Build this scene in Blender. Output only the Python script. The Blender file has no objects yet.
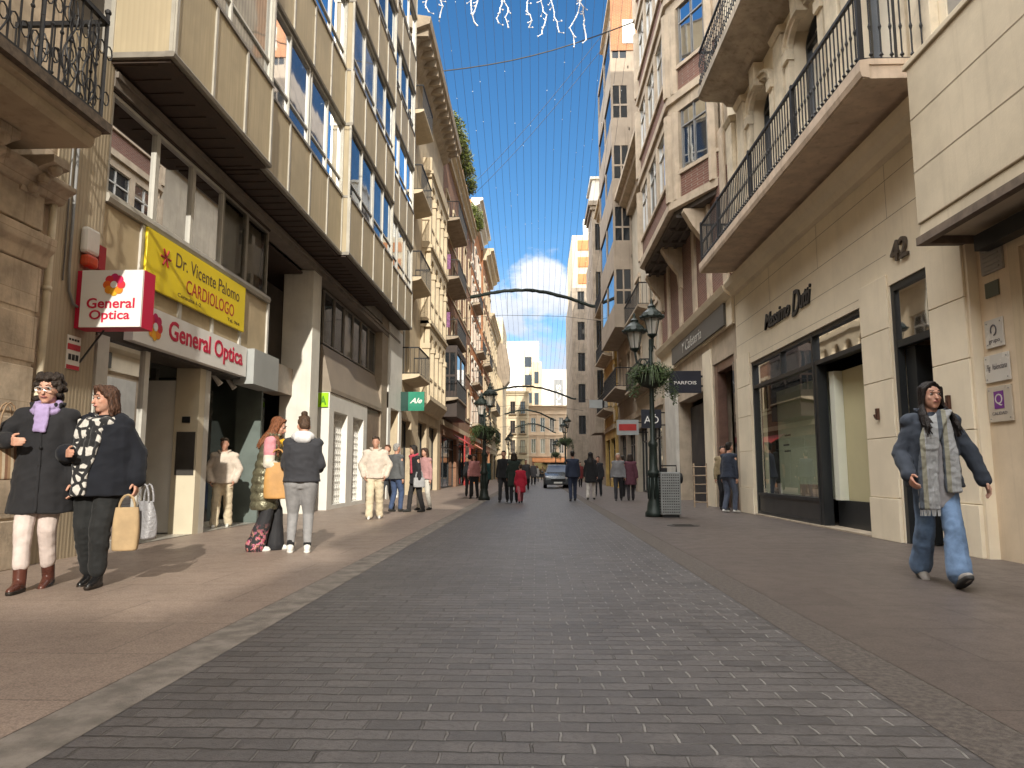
import bpy, math, random
from mathutils import Vector, Matrix, Euler, noise
R = math.radians
random.seed(7)
S = bpy.context.scene
COL = S.collection

# ------------------------------------------------------------------ materials
def _nt(name):
    m = bpy.data.materials.new(name); m.use_nodes = True
    nt = m.node_tree
    return m, nt, nt.nodes['Principled BSDF']

def N(nt, typ, **kw):
    n = nt.nodes.new(typ)
    for k, v in kw.items():
        if k.startswith('i_'): n.inputs[k[2:].replace('_', ' ')].default_value = v
        else: setattr(n, k, v)
    return n

def math_n(nt, op, a, b=None, c=None, clamp=False):
    n = nt.nodes.new('ShaderNodeMath'); n.operation = op; n.use_clamp = clamp
    for i, v in enumerate((a, b, c)):
        if v is None: continue
        if isinstance(v, (int, float)): n.inputs[i].default_value = v
        else: nt.links.new(v, n.inputs[i])
    return n.outputs[0]

def mixc(nt, f, a, b, mode='MIX'):
    n = nt.nodes.new('ShaderNodeMix'); n.data_type = 'RGBA'; n.blend_type = mode
    for sock, v in ((n.inputs[0], f), (n.inputs[6], a), (n.inputs[7], b)):
        if isinstance(v, (int, float)): sock.default_value = v
        elif isinstance(v, (tuple, list)): sock.default_value = (*v[:3], 1)
        else: nt.links.new(v, sock)
    return n.outputs[2]

def pos(nt, obj=False, scale=(1, 1, 1), rot=(0, 0, 0)):
    if obj: s = nt.nodes.new('ShaderNodeTexCoord').outputs['Object']
    else: s = nt.nodes.new('ShaderNodeNewGeometry').outputs['Position']
    mp = nt.nodes.new('ShaderNodeMapping'); nt.links.new(s, mp.inputs[0])
    mp.inputs['Scale'].default_value = scale; mp.inputs['Rotation'].default_value = rot
    return mp.outputs[0]

def ntex(nt, vec, scale, detail=4, rough=.6):
    n = nt.nodes.new('ShaderNodeTexNoise'); nt.links.new(vec, n.inputs['Vector'])
    n.inputs['Scale'].default_value = scale; n.inputs['Detail'].default_value = detail
    n.inputs['Roughness'].default_value = rough
    return n.outputs['Fac']

def ramp(nt, f, p0, p1):
    n = nt.nodes.new('ShaderNodeMapRange'); n.interpolation_type = 'SMOOTHSTEP'
    nt.links.new(f, n.inputs[0]); n.inputs[1].default_value = p0; n.inputs[2].default_value = p1
    return n.outputs[0]

def bump(nt, bsdf, h, strength=.3, dist=.01):
    b = nt.nodes.new('ShaderNodeBump'); b.inputs['Strength'].default_value = strength
    b.inputs['Distance'].default_value = dist
    nt.links.new(h, b.inputs['Height']); nt.links.new(b.outputs[0], bsdf.inputs['Normal'])

MATS = {}
def M(name, col, rough=.7, var=.18, scale=3., bmp=.25, fine=40., metal=0., streak=0., obj=False, spec=.4, dirt=(.35, .3, .25), bdist=.006, blocks=None):
    """surface with large blotches, fine grain, rain streaks and bump"""
    if name in MATS: return MATS[name]
    m, nt, b = _nt(name); MATS[name] = m
    p = pos(nt, obj)
    big = ntex(nt, p, scale, 5); fin = ntex(nt, p, fine, 3)
    c = mixc(nt, ramp(nt, big, .3, .7), tuple(x * (1 - var) for x in col), tuple(min(1, x * (1 + var * .8)) for x in col))
    c = mixc(nt, math_n(nt, 'MULTIPLY', fin, var * .6), c, tuple(x * .45 for x in col))
    if blocks:
        sp0 = nt.nodes.new('ShaderNodeSeparateXYZ'); nt.links.new(p, sp0.inputs[0]); cb = nt.nodes.new('ShaderNodeCombineXYZ')
        nt.links.new(math_n(nt, 'ADD', sp0.outputs[0], sp0.outputs[1]), cb.inputs[0]); nt.links.new(sp0.outputs[2], cb.inputs[1])
        bk = nt.nodes.new('ShaderNodeTexBrick'); nt.links.new(cb.outputs[0], bk.inputs[0]); bk.inputs['Scale'].default_value = 1; bk.inputs['Brick Width'].default_value = blocks[0]; bk.inputs['Row Height'].default_value = blocks[1]
        bk.inputs['Mortar Size'].default_value = .004; bk.inputs['Color1'].default_value = (1.04, 1.035, 1.02, 1); bk.inputs['Color2'].default_value = (.9, .89, .88, 1); bk.inputs['Mortar'].default_value = (.72, .69, .65, 1)
        c = mixc(nt, 1., c, bk.outputs[0], 'MULTIPLY')
    if streak > 0:
        sp = pos(nt, obj, (7, 7, .35)); st = ntex(nt, sp, 1.0, 4, .65)
        c = mixc(nt, math_n(nt, 'MULTIPLY', ramp(nt, st, .5, .75), streak), c, tuple(x * d for x, d in zip(col, dirt)))
    nt.links.new(c, b.inputs['Base Color'])
    b.inputs['Roughness'].default_value = rough; b.inputs['Metallic'].default_value = metal
    b.inputs['Specular IOR Level'].default_value = spec
    rr = math_n(nt, 'ADD', math_n(nt, 'MULTIPLY', big, .25), rough - .12, clamp=True)
    nt.links.new(rr, b.inputs['Roughness'])
    if bmp: bump(nt, b, math_n(nt, 'ADD', fin, math_n(nt, 'MULTIPLY', big, .6)), bmp, bdist)
    return m

def M_ribs(name, col, axis='y', freq=28., var=.12, ribs=.35):
    """vertical fine-ribbed cladding panel"""
    m, nt, b = _nt(name); MATS[name] = m
    p = pos(nt)
    sep = nt.nodes.new('ShaderNodeSeparateXYZ'); nt.links.new(p, sep.inputs[0])
    a = math_n(nt, 'ADD', sep.outputs[0], sep.outputs[1])
    s = math_n(nt, 'SINE', math_n(nt, 'MULTIPLY', a, freq * 6.283)); p2 = p
    st = ntex(nt, pos(nt, False, (9, 9, .5)), 1.5, 4)
    big = ntex(nt, p, .9, 3)
    c = mixc(nt, ramp(nt, st, .3, .72), tuple(x * (1 - var) for x in col), tuple(x * (1 + var) for x in col))
    c = mixc(nt, ramp(nt, big, .35, .7), c, tuple(x * .82 for x in col))
    c = mixc(nt, math_n(nt, 'MULTIPLY', ramp(nt, s, -.2, -1.), ribs), c, tuple(x * .5 for x in col))
    nt.links.new(c, b.inputs['Base Color']); b.inputs['Roughness'].default_value = .55
    bump(nt, b, s, ribs * .6, .006)
    return m

def M_brickwall(name, c1, c2, mortar, scale=1.0, bw=.26, rh=.075):
    m, nt, b = _nt(name); MATS[name] = m
    p = pos(nt)
    sep = nt.nodes.new('ShaderNodeSeparateXYZ'); nt.links.new(p, sep.inputs[0])
    cmb = nt.nodes.new('ShaderNodeCombineXYZ')
    nt.links.new(math_n(nt, 'ADD', sep.outputs[0], sep.outputs[1]), cmb.inputs[0]); nt.links.new(sep.outputs[2], cmb.inputs[1])
    br = nt.nodes.new('ShaderNodeTexBrick'); nt.links.new(cmb.outputs[0], br.inputs[0])
    br.inputs['Scale'].default_value = scale; br.inputs['Brick Width'].default_value = bw; br.inputs['Row Height'].default_value = rh
    br.inputs['Mortar Size'].default_value = .008
    br.inputs['Color1'].default_value = (*c1, 1); br.inputs['Color2'].default_value = (*c2, 1); br.inputs['Mortar'].default_value = (*mortar, 1)
    big = ntex(nt, p, .7, 4)
    c = mixc(nt, ramp(nt, big, .35, .7), br.outputs[0], mixc(nt, .35, br.outputs[0], (.1, .07, .05)))
    nt.links.new(c, b.inputs['Base Color']); b.inputs['Roughness'].default_value = .85
    bump(nt, b, math_n(nt, 'SUBTRACT', 1., br.outputs['Fac']), .5, .006)
    return m

def M_glass_dark(name, tint=(.02, .025, .03), curtain=(.4, .38, .33), amount=.5, rough=.03):
    """window seen from outside: dim room, some curtains behind, sky reflected"""
    m, nt, b = _nt(name); MATS[name] = m
    oi = nt.nodes.new('ShaderNodeObjectInfo')
    tc = pos(nt)
    sep = nt.nodes.new('ShaderNodeSeparateXYZ'); nt.links.new(tc, sep.inputs[0])
    w = math_n(nt, 'SINE', math_n(nt, 'MULTIPLY', math_n(nt, 'ADD', sep.outputs[0], sep.outputs[1]), 55.))
    w = math_n(nt, 'ADD', math_n(nt, 'MULTIPLY', w, .25), .7)
    big = ntex(nt, tc, .45, 2)
    k = ramp(nt, math_n(nt, 'ADD', math_n(nt, 'MULTIPLY', oi.outputs['Random'], .55), math_n(nt, 'MULTIPLY', big, .6)), .92 - amount * .6, 1.0 - amount * .5)
    cur = mixc(nt, w, tuple(x * .35 for x in curtain), curtain)
    c = mixc(nt, math_n(nt, 'MULTIPLY', k, .75), tint, cur)
    nt.links.new(c, b.inputs['Base Color']); b.inputs['Roughness'].default_value = .9; b.inputs['Specular IOR Level'].default_value = 0
    g = nt.nodes.new('ShaderNodeBsdfGlossy'); g.inputs['Roughness'].default_value = rough
    g.inputs['Color'].default_value = (.92, .95, 1, 1)
    wav = ntex(nt, tc, 1.1, 2); bp = nt.nodes.new('ShaderNodeBump'); bp.inputs['Strength'].default_value = .035; bp.inputs['Distance'].default_value = .05
    nt.links.new(wav, bp.inputs['Height']); nt.links.new(bp.outputs[0], g.inputs['Normal'])
    fr = nt.nodes.new('ShaderNodeFresnel'); fr.inputs['IOR'].default_value = 1.6
    mx = nt.nodes.new('ShaderNodeMixShader')
    nt.links.new(math_n(nt, 'ADD', math_n(nt, 'MULTIPLY', fr.outputs[0], .95), .03, clamp=True), mx.inputs[0])
    nt.links.new(b.outputs[0], mx.inputs[1]); nt.links.new(g.outputs[0], mx.inputs[2])
    nt.links.new(mx.outputs[0], nt.nodes['Material Output'].inputs[0])
    return m

def M_clear(name, tint=(.93, .96, .95), ior=1.5, k=1.):
    m, nt, b = _nt(name); MATS[name] = m
    nt.nodes.remove(b)
    t = nt.nodes.new('ShaderNodeBsdfTransparent'); t.inputs[0].default_value = (*tint, 1)
    g = nt.nodes.new('ShaderNodeBsdfGlossy'); g.inputs['Roughness'].default_value = .01
    fr = nt.nodes.new('ShaderNodeFresnel'); fr.inputs['IOR'].default_value = ior
    mx = nt.nodes.new('ShaderNodeMixShader'); nt.links.new(math_n(nt, 'MULTIPLY', fr.outputs[0], k), mx.inputs[0])
    nt.links.new(t.outputs[0], mx.inputs[1]); nt.links.new(g.outputs[0], mx.inputs[2])
    nt.links.new(mx.outputs[0], nt.nodes['Material Output'].inputs[0])
    return m

def M_cloth(name, col, rough=.85, var=.10, scale=12., fine=320., sheen=.25, metal=0., bmp=.35):
    if name in MATS: return MATS[name]
    m, nt, b = _nt(name); MATS[name] = m
    p = pos(nt, True)
    a = ntex(nt, p, scale, 4); f = ntex(nt, p, fine, 2)
    c = mixc(nt, ramp(nt, a, .3, .7), tuple(x * (1 - var) for x in col), tuple(min(1, x * (1 + var)) for x in col))
    nt.links.new(c, b.inputs['Base Color']); b.inputs['Roughness'].default_value = rough
    b.inputs['Metallic'].default_value = metal
    b.inputs['Sheen Weight'].default_value = sheen * .25; b.inputs['Specular IOR Level'].default_value = .3
    bump(nt, b, math_n(nt, 'ADD', math_n(nt, 'MULTIPLY', f, .5), math_n(nt, 'MULTIPLY', a, .5)), bmp * .7, .008)
    return m

def M_skin(name, col):
    if name in MATS: return MATS[name]
    m, nt, b = _nt(name); MATS[name] = m
    p = pos(nt, True); a = ntex(nt, p, 14, 4)
    c = mixc(nt, ramp(nt, a, .35, .7), col, (col[0] * .95, col[1] * .78, col[2] * .72))
    nt.links.new(c, b.inputs['Base Color']); b.inputs['Roughness'].default_value = .55
    b.inputs['Subsurface Weight'].default_value = .08; b.inputs['Subsurface Radius'].default_value = (.02, .008, .004)
    bump(nt, b, ntex(nt, p, 180, 2), .15, .002)
    return m

def M_hair(name, col):
    if name in MATS: return MATS[name]
    m, nt, b = _nt(name); MATS[name] = m
    p = pos(nt, True, (1, 1, .22)); a = ntex(nt, p, 110, 4)
    c = mixc(nt, ramp(nt, a, .35, .65), tuple(x * .5 for x in col), tuple(min(1, x * 1.6) for x in col))
    nt.links.new(c, b.inputs['Base Color']); b.inputs['Roughness'].default_value = .5; b.inputs['Specular IOR Level'].default_value = .25
    bump(nt, b, a, .8, .012)
    return m

# ------------------------------------------------------------------ mesh building
class Fr:
    """facade frame: u along the street (or across it), d outward from the wall, z up"""
    def __init__(s, kind, c): s.k = kind; s.c = c
    def P(s, u, d, z):
        if s.k == 'L': return (s.c + d, u, z)
        if s.k == 'R': return (s.c - d, u, z)
        if s.k == 'F': return (u, s.c - d, z)      # faces the camera end (-Y)
        if s.k == 'B': return (u, s.c + d, z)

def top_offset(parent):
    v = Vector((0, 0, 0))
    while parent is not None:
        v += Vector(parent.location); parent = parent.parent
    return v

class MB:
    def __init__(s): s.v = []; s.f = []
    def add(s, vs, fs):
        o = len(s.v); s.v += [tuple(v) for v in vs]; s.f += [tuple(i + o for i in f) for f in fs]
    def box(s, fr, u0, u1, d0, d1, z0, z1):
        P = fr.P
        vs = [P(u, d, z) for z in (z0, z1) for d in (d0, d1) for u in (u0, u1)]
        s.add(vs, [(0, 1, 3, 2), (4, 6, 7, 5), (0, 4, 5, 1), (2, 3, 7, 6), (0, 2, 6, 4), (1, 5, 7, 3)])
    def wbox(s, x0, x1, y0, y1, z0, z1):
        s.box(Fr('B', 0), x0, x1, y0, y1, z0, z1)
    def quad(s, a, b, c, d): s.add([a, b, c, d], [(0, 1, 2, 3)])
    def prism(s, fr, poly, d0, d1):
        n = len(poly)
        vs = [fr.P(u, d0, z) for u, z in poly] + [fr.P(u, d1, z) for u, z in poly]
        s.add(vs, [tuple(range(n)), tuple(range(2 * n - 1, n - 1, -1))] + [(i, (i + 1) % n, n + (i + 1) % n, n + i) for i in range(n)])
    def profile(s, fr, u0, u1, prof):
        """extrude a (d,z) profile along u"""
        n = len(prof)
        vs = [fr.P(u0, d, z) for d, z in prof] + [fr.P(u1, d, z) for d, z in prof]
        s.add(vs, [tuple(range(n)), tuple(range(2 * n - 1, n - 1, -1))] + [(i, (i + 1) % n, n + (i + 1) % n, n + i) for i in range(n)])
    def lathe(s, c, prof, n=12):
        cx, cy, cz = c; o = len(s.v)
        for r, z in prof:
            for i in range(n):
                a = 2 * math.pi * i / n
                s.v.append((cx + r * math.cos(a), cy + r * math.sin(a), cz + z))
        for j in range(len(prof) - 1):
            for i in range(n):
                s.f.append((o + j * n + i, o + j * n + (i + 1) % n, o + (j + 1) * n + (i + 1) % n, o + (j + 1) * n + i))
        s.f.append(tuple(o + i for i in range(n))[::-1]); e = o + (len(prof) - 1) * n
        s.f.append(tuple(e + i for i in range(n)))
    def tube(s, pts, r, n=6, cap=True):
        pts = [Vector(p) for p in pts]; o = len(s.v); k = len(pts)
        rr = r if isinstance(r, (list, tuple)) else [r] * k
        prev = None
        for i, p in enumerate(pts):
            t = (pts[min(i + 1, k - 1)] - pts[max(i - 1, 0)])
            t = t.normalized() if t.length > 1e-9 else Vector((0, 0, 1))
            if prev is None:
                prev = t.orthogonal().normalized()
            a = prev - t * prev.dot(t)
            a = a.normalized() if a.length > 1e-6 else t.orthogonal().normalized()
            prev = a; b = t.cross(a)
            for j in range(n):
                w = 2 * math.pi * j / n
                s.v.append(tuple(p + (a * math.cos(w) + b * math.sin(w)) * rr[i]))
        for i in range(k - 1):
            for j in range(n):
                s.f.append((o + i * n + j, o + i * n + (j + 1) % n, o + (i + 1) * n + (j + 1) % n, o + (i + 1) * n + j))
        if cap:
            s.f.append(tuple(o + j for j in range(n))[::-1]); e = o + (k - 1) * n
            s.f.append(tuple(e + j for j in range(n)))
    def ball(s, c, r, n=8, m=6):
        rx, ry, rz = r if isinstance(r, (tuple, list)) else (r, r, r)
        o = len(s.v); c = Vector(c)
        s.v.append((c.x, c.y, c.z - rz))
        for i in range(1, m):
            ph = math.pi * i / m
            for j in range(n):
                a = 2 * math.pi * j / n
                s.v.append((c.x + rx * math.sin(ph) * math.cos(a), c.y + ry * math.sin(ph) * math.sin(a), c.z - rz * math.cos(ph)))
        s.v.append((c.x, c.y, c.z + rz)); e = len(s.v) - 1
        for j in range(n):
            s.f.append((o, o + 1 + (j + 1) % n, o + 1 + j))
            s.f.append((e, e - n + j, e - n + (j + 1) % n))
        for i in range(m - 2):
            for j in range(n):
                a = o + 1 + i * n
                s.f.append((a + j, a + (j + 1) % n, a + n + (j + 1) % n, a + n + j))
    def build(s, name, mat, parent=None, bevel=0, smooth=False):
        off = top_offset(parent)
        me = bpy.data.meshes.new(name)
        me.from_pydata([(x - off.x, y - off.y, z - off.z) for x, y, z in s.v], [], s.f)
        me.materials.append(mat); me.update()
        if smooth:
            for p in me.polygons: p.use_smooth = True
        o = bpy.data.objects.new(name, me); COL.objects.link(o); o.parent = parent
        if bevel:
            bm = o.modifiers.new('b', 'BEVEL'); bm.width = bevel; bm.segments = 2; bm.limit_method = 'ANGLE'
        fixn(me)
        return o

def fixn(me):
    import bmesh
    b = bmesh.new(); b.from_mesh(me); bmesh.ops.recalc_face_normals(b, faces=b.faces); b.to_mesh(me); b.free()

def tag(o, label=None, cat=None, group=None, kind=None):
    if label: o['label'] = label
    if cat: o['category'] = cat
    if group: o['group'] = group
    if kind: o['kind'] = kind
    return o

def thing(name, label, cat, loc=(0, 0, 0), rz=0, group=None):
    o = bpy.data.objects.new(name, None); COL.objects.link(o)
    o.location = loc; o.rotation_euler = (0, 0, rz); o.empty_display_size = .1
    return tag(o, label, cat, group)

def copy_tree(o, parent=None):
    c = o.copy(); COL.objects.link(c)
    if parent is not None: c.parent = parent
    for ch in list(o.children): copy_tree(ch, c)
    return c

def lettering(txt, org, right, up, width, height, mat, parent, name='lettering', depth=.01, shear=0., bold=0., center=False, spacing=1.0):
    cu = bpy.data.curves.new('t', 'FONT'); cu.body = txt; cu.size = 1; cu.shear = shear; cu.offset = bold
    cu.extrude = .5; cu.resolution_u = 3; cu.space_character = spacing
    to = bpy.data.objects.new('t', cu); COL.objects.link(to)
    dg = bpy.context.evaluated_depsgraph_get()
    me = bpy.data.meshes.new_from_object(to.evaluated_get(dg))
    bpy.data.objects.remove(to); bpy.data.curves.remove(cu)
    xs = [v.co.x for v in me.vertices]; ys = [v.co.y for v in me.vertices]
    x0, x1, y0, y1 = min(xs), max(xs), min(ys), max(ys)
    rv, uv = Vector(right).normalized(), Vector(up).normalized(); nv = rv.cross(uv)
    off = top_offset(parent); og = Vector(org) - off
    if center: og = og - rv * width / 2 - uv * height / 2
    for v in me.vertices:
        v.co = og + rv * ((v.co.x - x0) / (x1 - x0) * width) + uv * ((v.co.y - y0) / (y1 - y0) * height) + nv * ((v.co.z + .5) * depth)
    me.materials.clear(); me.materials.append(mat)
    o = bpy.data.objects.new(name, me); COL.objects.link(o); o.parent = parent
    return o

# ------------------------------------------------------------------ facade elements
def holes_wall(mb, fr, u0, u1, z0, z1, holes, depth=.22, d=0.):
    """wall skin with real openings and their reveals; holes = (u0,u1,z0,z1)"""
    us = sorted({u0, u1, *[h[0] for h in holes], *[h[1] for h in holes]}); us = [u for u in us if u0 <= u <= u1]
    zs = sorted({z0, z1, *[h[2] for h in holes], *[h[3] for h in holes]}); zs = [z for z in zs if z0 <= z <= z1]
    for i in range(len(us) - 1):
        for j in range(len(zs) - 1):
            cu, cz = (us[i] + us[i + 1]) / 2, (zs[j] + zs[j + 1]) / 2
            if any(h[0] < cu < h[1] and h[2] < cz < h[3] for h in holes): continue
            mb.quad(fr.P(us[i], d, zs[j]), fr.P(us[i + 1], d, zs[j]), fr.P(us[i + 1], d, zs[j + 1]), fr.P(us[i], d, zs[j + 1]))
    for a, b, c, e in holes:
        for q in (((a, c), (a, e)), ((b, c), (b, e)), ((a, c), (b, c)), ((a, e), (b, e))):
            (p, r), (s, t) = q
            mb.quad(fr.P(p, d, r), fr.P(s, d, t), fr.P(s, d - depth, t), fr.P(p, d - depth, r))

def window(bld, fr, u0, u1, z0, z1, d=-.16, fm='frame_white', gm='glass', nu=2, nz=1, fw=.05, transom=None, name='window', sill=None, pitch=None):
    f = MB(); dd = .06
    f.box(fr, u0, u0 + fw, d, d + dd, z0, z1); f.box(fr, u1 - fw, u1, d, d + dd, z0, z1)
    f.box(fr, u0 + fw, u1 - fw, d, d + dd, z0, z0 + fw); f.box(fr, u0 + fw, u1 - fw, d, d + dd, z1 - fw, z1)
    for i in range(1, nu):
        u = u0 + (u1 - u0) * i / nu
        f.box(fr, u - fw * .5, u + fw * .5, d + .003, d + dd + .004, z0 + fw, z1 - fw)
    zz = [z0 + (z1 - z0) * j / nz for j in range(1, nz)] + ([transom] if transom else [])
    for z in zz: f.box(fr, u0 + fw, u1 - fw, d + .001, d + dd - .004, z - fw * .4, z + fw * .4)
    o = f.build(name, MATS[fm], bld)
    g = MB(); g.quad(fr.P(u0 + .01, d + .02, z0 + .01), fr.P(u1 - .01, d + .02, z0 + .01), fr.P(u1 - .01, d + .02, z1 - .01), fr.P(u0 + .01, d + .02, z1 - .01))
    g.build('pane', MATS[gm], o)
    if sill:
        s = MB(); s.box(fr, u0 - .06, u1 + .06, .002, .1, z0 - .09, z0 - .002); s.build('sill', MATS[sill], o)
    return o

def railing(mb, fr, u0, u1, d, z0, z1, step=.12, r=.011, ends=True, dwall=0., deco=0):
    def bars(pts):
        for p in pts:
            (u, dd) = p
            if deco == 1:
                h = z1 - z0
                mb.tube([fr.P(u, dd, z0 + h * k) for k in (0, .08, .1, .14, .45, .5, .55, .9, 1)], [r, r, r * 2.6, r, r, r * 2.0, r, r, r], 6, False)
            else:
                mb.tube([fr.P(u, dd, z0), fr.P(u, dd, z1)], r, 4, False)
            if deco == 2:
                for zc, rr in ((z0 + (z1 - z0) * .25, .05), (z0 + (z1 - z0) * .72, .05)):
                    mb.tube([fr.P(u + step * .5 + rr * math.cos(a), dd, zc + rr * 1.5 * math.sin(a)) for a in [k * math.pi / 4 for k in range(9)]], r * .8, 4, False)
                mb.ball(fr.P(u, dd, (z0 + z1) / 2), .022, 6, 4)
    n = max(1, int((u1 - u0) / step))
    pts = [(u0 + (u1 - u0) * i / n, d) for i in range(n + 1)]
    bars(pts)
    if ends:
        m = max(1, int(abs(d - dwall) / step))
        for u in (u0, u1): bars([(u, dwall + (d - dwall) * i / m) for i in range(m)])
    for z, t in ((z0 + .04, .014), (z1, .024)):
        mb.box(fr, u0 - .01, u1 + .01, d - t, d + t, z - t, z + t)
        if ends:
            for u in (u0, u1): mb.box(fr, u - t, u + t, dwall, d - t, z - t, z + t)

def balcony(bld, fr, u0, u1, z, depth=.7, rail_h=1.0, slab='stone_balcony', iron='iron', step=.12, deco=0, thick=.16, rails=True, name='balcony'):
    s = MB()
    s.profile(fr, u0, u1, [(.002, z - thick - .1), (depth * .75, z - thick), (depth * .93, z - thick * .7), (depth, z - thick * .5), (depth, z), (.002, z)])
    o = s.build(name, MATS[slab], bld)
    if rails:
        r = MB(); railing(r, fr, u0 + .04, u1 - .04, depth - .06, z, z + rail_h, step, deco=deco, dwall=.01); r.build('railing', MATS[iron], o)
    return o

def cornice(mb, fr, u0, u1, z, h=.4, dep=.35):
    mb.profile(fr, u0, u1, [(.002, z), (dep * .3, z), (dep * .35, z + h * .35), (dep * .7, z + h * .5), (dep * .75, z + h * .75), (dep, z + h * .8), (dep, z + h), (.002, z + h)])

def shell(mb, fr, u0, u1, z0, z1, deep=11.):
    """the rest of a building volume behind its front skin"""
    P = fr.P
    for u in (u0, u1): mb.quad(P(u, 0, z0), P(u, -deep, z0), P(u, -deep, z1), P(u, 0, z1))
    mb.quad(P(u0, -deep, z0), P(u1, -deep, z0), P(u1, -deep, z1), P(u0, -deep, z1))
    mb.quad(P(u0, 0, z1), P(u1, 0, z1), P(u1, -deep, z1), P(u0, -deep, z1))

# base materials
M('plaster_cream', (.60, .49, .34), .8, .12, 1.2, .2, streak=.25)
M('stone_old', (.54, .45, .35), .85, .32, 2.4, .6, 30, streak=.6, blocks=(1.3, .58))
M('stone_balcony', (.40, .33, .25), .8, .2, 2.5, .3, streak=.3)
M('iron', (.018, .018, .02), .5, .2, 8, .15, metal=.3)
M('frame_white', (.72, .71, .67), .4, .06, 5, .05)
M('frame_dark', (.02, .022, .024), .4, .1, 5, .05)
M('frame_brown', (.10, .055, .035), .5, .2, 6, .1)
M('frame_grey', (.22, .22, .22), .4, .1, 5, .05)
M('concrete', (.33, .31, .28), .85, .15, 2, .3, streak=.3)
M('dark_room', (.015, .014, .013), .9, .3, 1, 0)
M('white_paint', (.78, .77, .73), .55, .06, 2, .1, streak=.1)
M_glass_dark('glass', amount=.55)
M_glass_dark('glass_black', amount=.0)
M_glass_dark('glass_light', curtain=(.55, .53, .48), amount=.85)
M_clear('shop_glass')
# ------------------------------------------------------------------ people
def _ico(c, r, rot=None, n=12, m=8):
    b = MB(); b.ball((0, 0, 0), r, n, m)
    mat = (rot.to_matrix() if rot else Matrix.Identity(3))
    return [tuple(mat @ Vector(v) + Vector(c)) for v in b.v], b.f

def blob(name, parts, vox, mat, parent, smooth=6, fold=None, flat=None):
    """fuse capsules, ellipsoids and lofts into ONE continuous surface"""
    b = MB()
    for p in parts:
        if p[0] == 'e':
            b.add(*_ico(p[1], p[2], p[3] if len(p) > 3 else None, 14, 10))
        elif p[0] == 'c':
            p0, r0, p1, r1 = Vector(p[1]), p[2], Vector(p[3]), p[4]
            ax = p1 - p0; L = ax.length; k = 9
            pts, rs = [], []
            for i in range(5):
                a = math.pi / 2 * (1 - i / 4); pts.append(p0 - ax.normalized() * r0 * math.sin(a)); rs.append(max(r0 * math.cos(a), r0 * .03))
            for i in range(5):
                a = math.pi / 2 * (i / 4); pts.append(p1 + ax.normalized() * r1 * math.sin(a)); rs.append(max(r1 * math.cos(a), r1 * .03))
            b.tube(pts, rs, 12)
        elif p[0] == 'l':                      # horizontal elliptical rings (centre, rx, ry)
            n = 20; o = len(b.v)
            for c, rx, ry in p[1]:
                for j in range(n):
                    a = 2 * math.pi * j / n
                    b.v.append((c[0] + rx * math.cos(a), c[1] + ry * math.sin(a), c[2]))
            for i in range(len(p[1]) - 1):
                for j in range(n):
                    b.f.append((o + i * n + j, o + i * n + (j + 1) % n, o + (i + 1) * n + (j + 1) % n, o + (i + 1) * n + j))
            b.f.append(tuple(o + j for j in range(n))[::-1]); e = o + (len(p[1]) - 1) * n
            b.f.append(tuple(e + j for j in range(n)))
        elif p[0] == 'b':                      # box from centre, half sizes, euler
            c, h, rot = Vector(p[1]), p[2], p[3] if len(p) > 3 else Euler((0, 0, 0))
            m = rot.to_matrix()
            vs = [c + m @ Vector((sx * h[0], sy * h[1], sz * h[2])) for sz in (-1, 1) for sy in (-1, 1) for sx in (-1, 1)]
            b.add(vs, [(0, 1, 3, 2), (4, 6, 7, 5), (0, 4, 5, 1), (2, 3, 7, 6), (0, 2, 6, 4), (1, 5, 7, 3)])
    me = bpy.data.meshes.new(name); me.from_pydata(b.v, [], b.f); me.update(); fixn(me)
    o = bpy.data.objects.new(name, me); COL.objects.link(o)
    r = o.modifiers.new('r', 'REMESH'); r.mode = 'VOXEL'; r.voxel_size = vox; r.use_smooth_shade = True
    if smooth:
        s = o.modifiers.new('s', 'SMOOTH'); s.factor = .5; s.iterations = smooth
    dg = bpy.context.evaluated_depsgraph_get(); dg.update()
    me2 = bpy.data.meshes.new_from_object(o.evaluated_get(dg)); me2.name = name
    o.modifiers.clear(); o.data = me2; bpy.data.meshes.remove(me)
    if flat is not None:
        for v in me2.vertices: v.co.z = max(v.co.z, flat)
    if fold:
        amp, sx, sz = fold
        co = [v.co.copy() for v in me2.vertices]; nr = [v.normal.copy() for v in me2.vertices]
        for v, c, n_ in zip(me2.vertices, co, nr):
            k = noise.noise(Vector((c.x * sx, c.y * sx, c.z * sz))) + .5 * noise.noise(Vector((c.x * sx * 2.3 + 5, c.y * sx * 2.3, c.z * sz * 2.3)))
            if sx < 15: k += .55 * (.35 - abs(noise.noise(Vector((c.x * sx * 1.3 + c.z * 6, c.y * sx * 1.3 - c.z * 3, c.z * sz * 1.1 + 9)))) * 1.6)
            v.co = c + n_ * (k * amp)
    for pl in me2.polygons: pl.use_smooth = True
    me2.materials.clear(); me2.materials.append(mat); o.parent = parent
    return o

def ik(a, t, l1, l2, pole):
    a, t = Vector(a), Vector(t); d = t - a; L = min(d.length, (l1 + l2) * .999)
    d = d.normalized(); t = a + d * L
    x = (l1 * l1 - l2 * l2 + L * L) / (2 * L); h = math.sqrt(max(0, l1 * l1 - x * x))
    pv = Vector(pole); pv = (pv - d * pv.dot(d)).normalized()
    return a + d * x + pv * h, t

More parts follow.
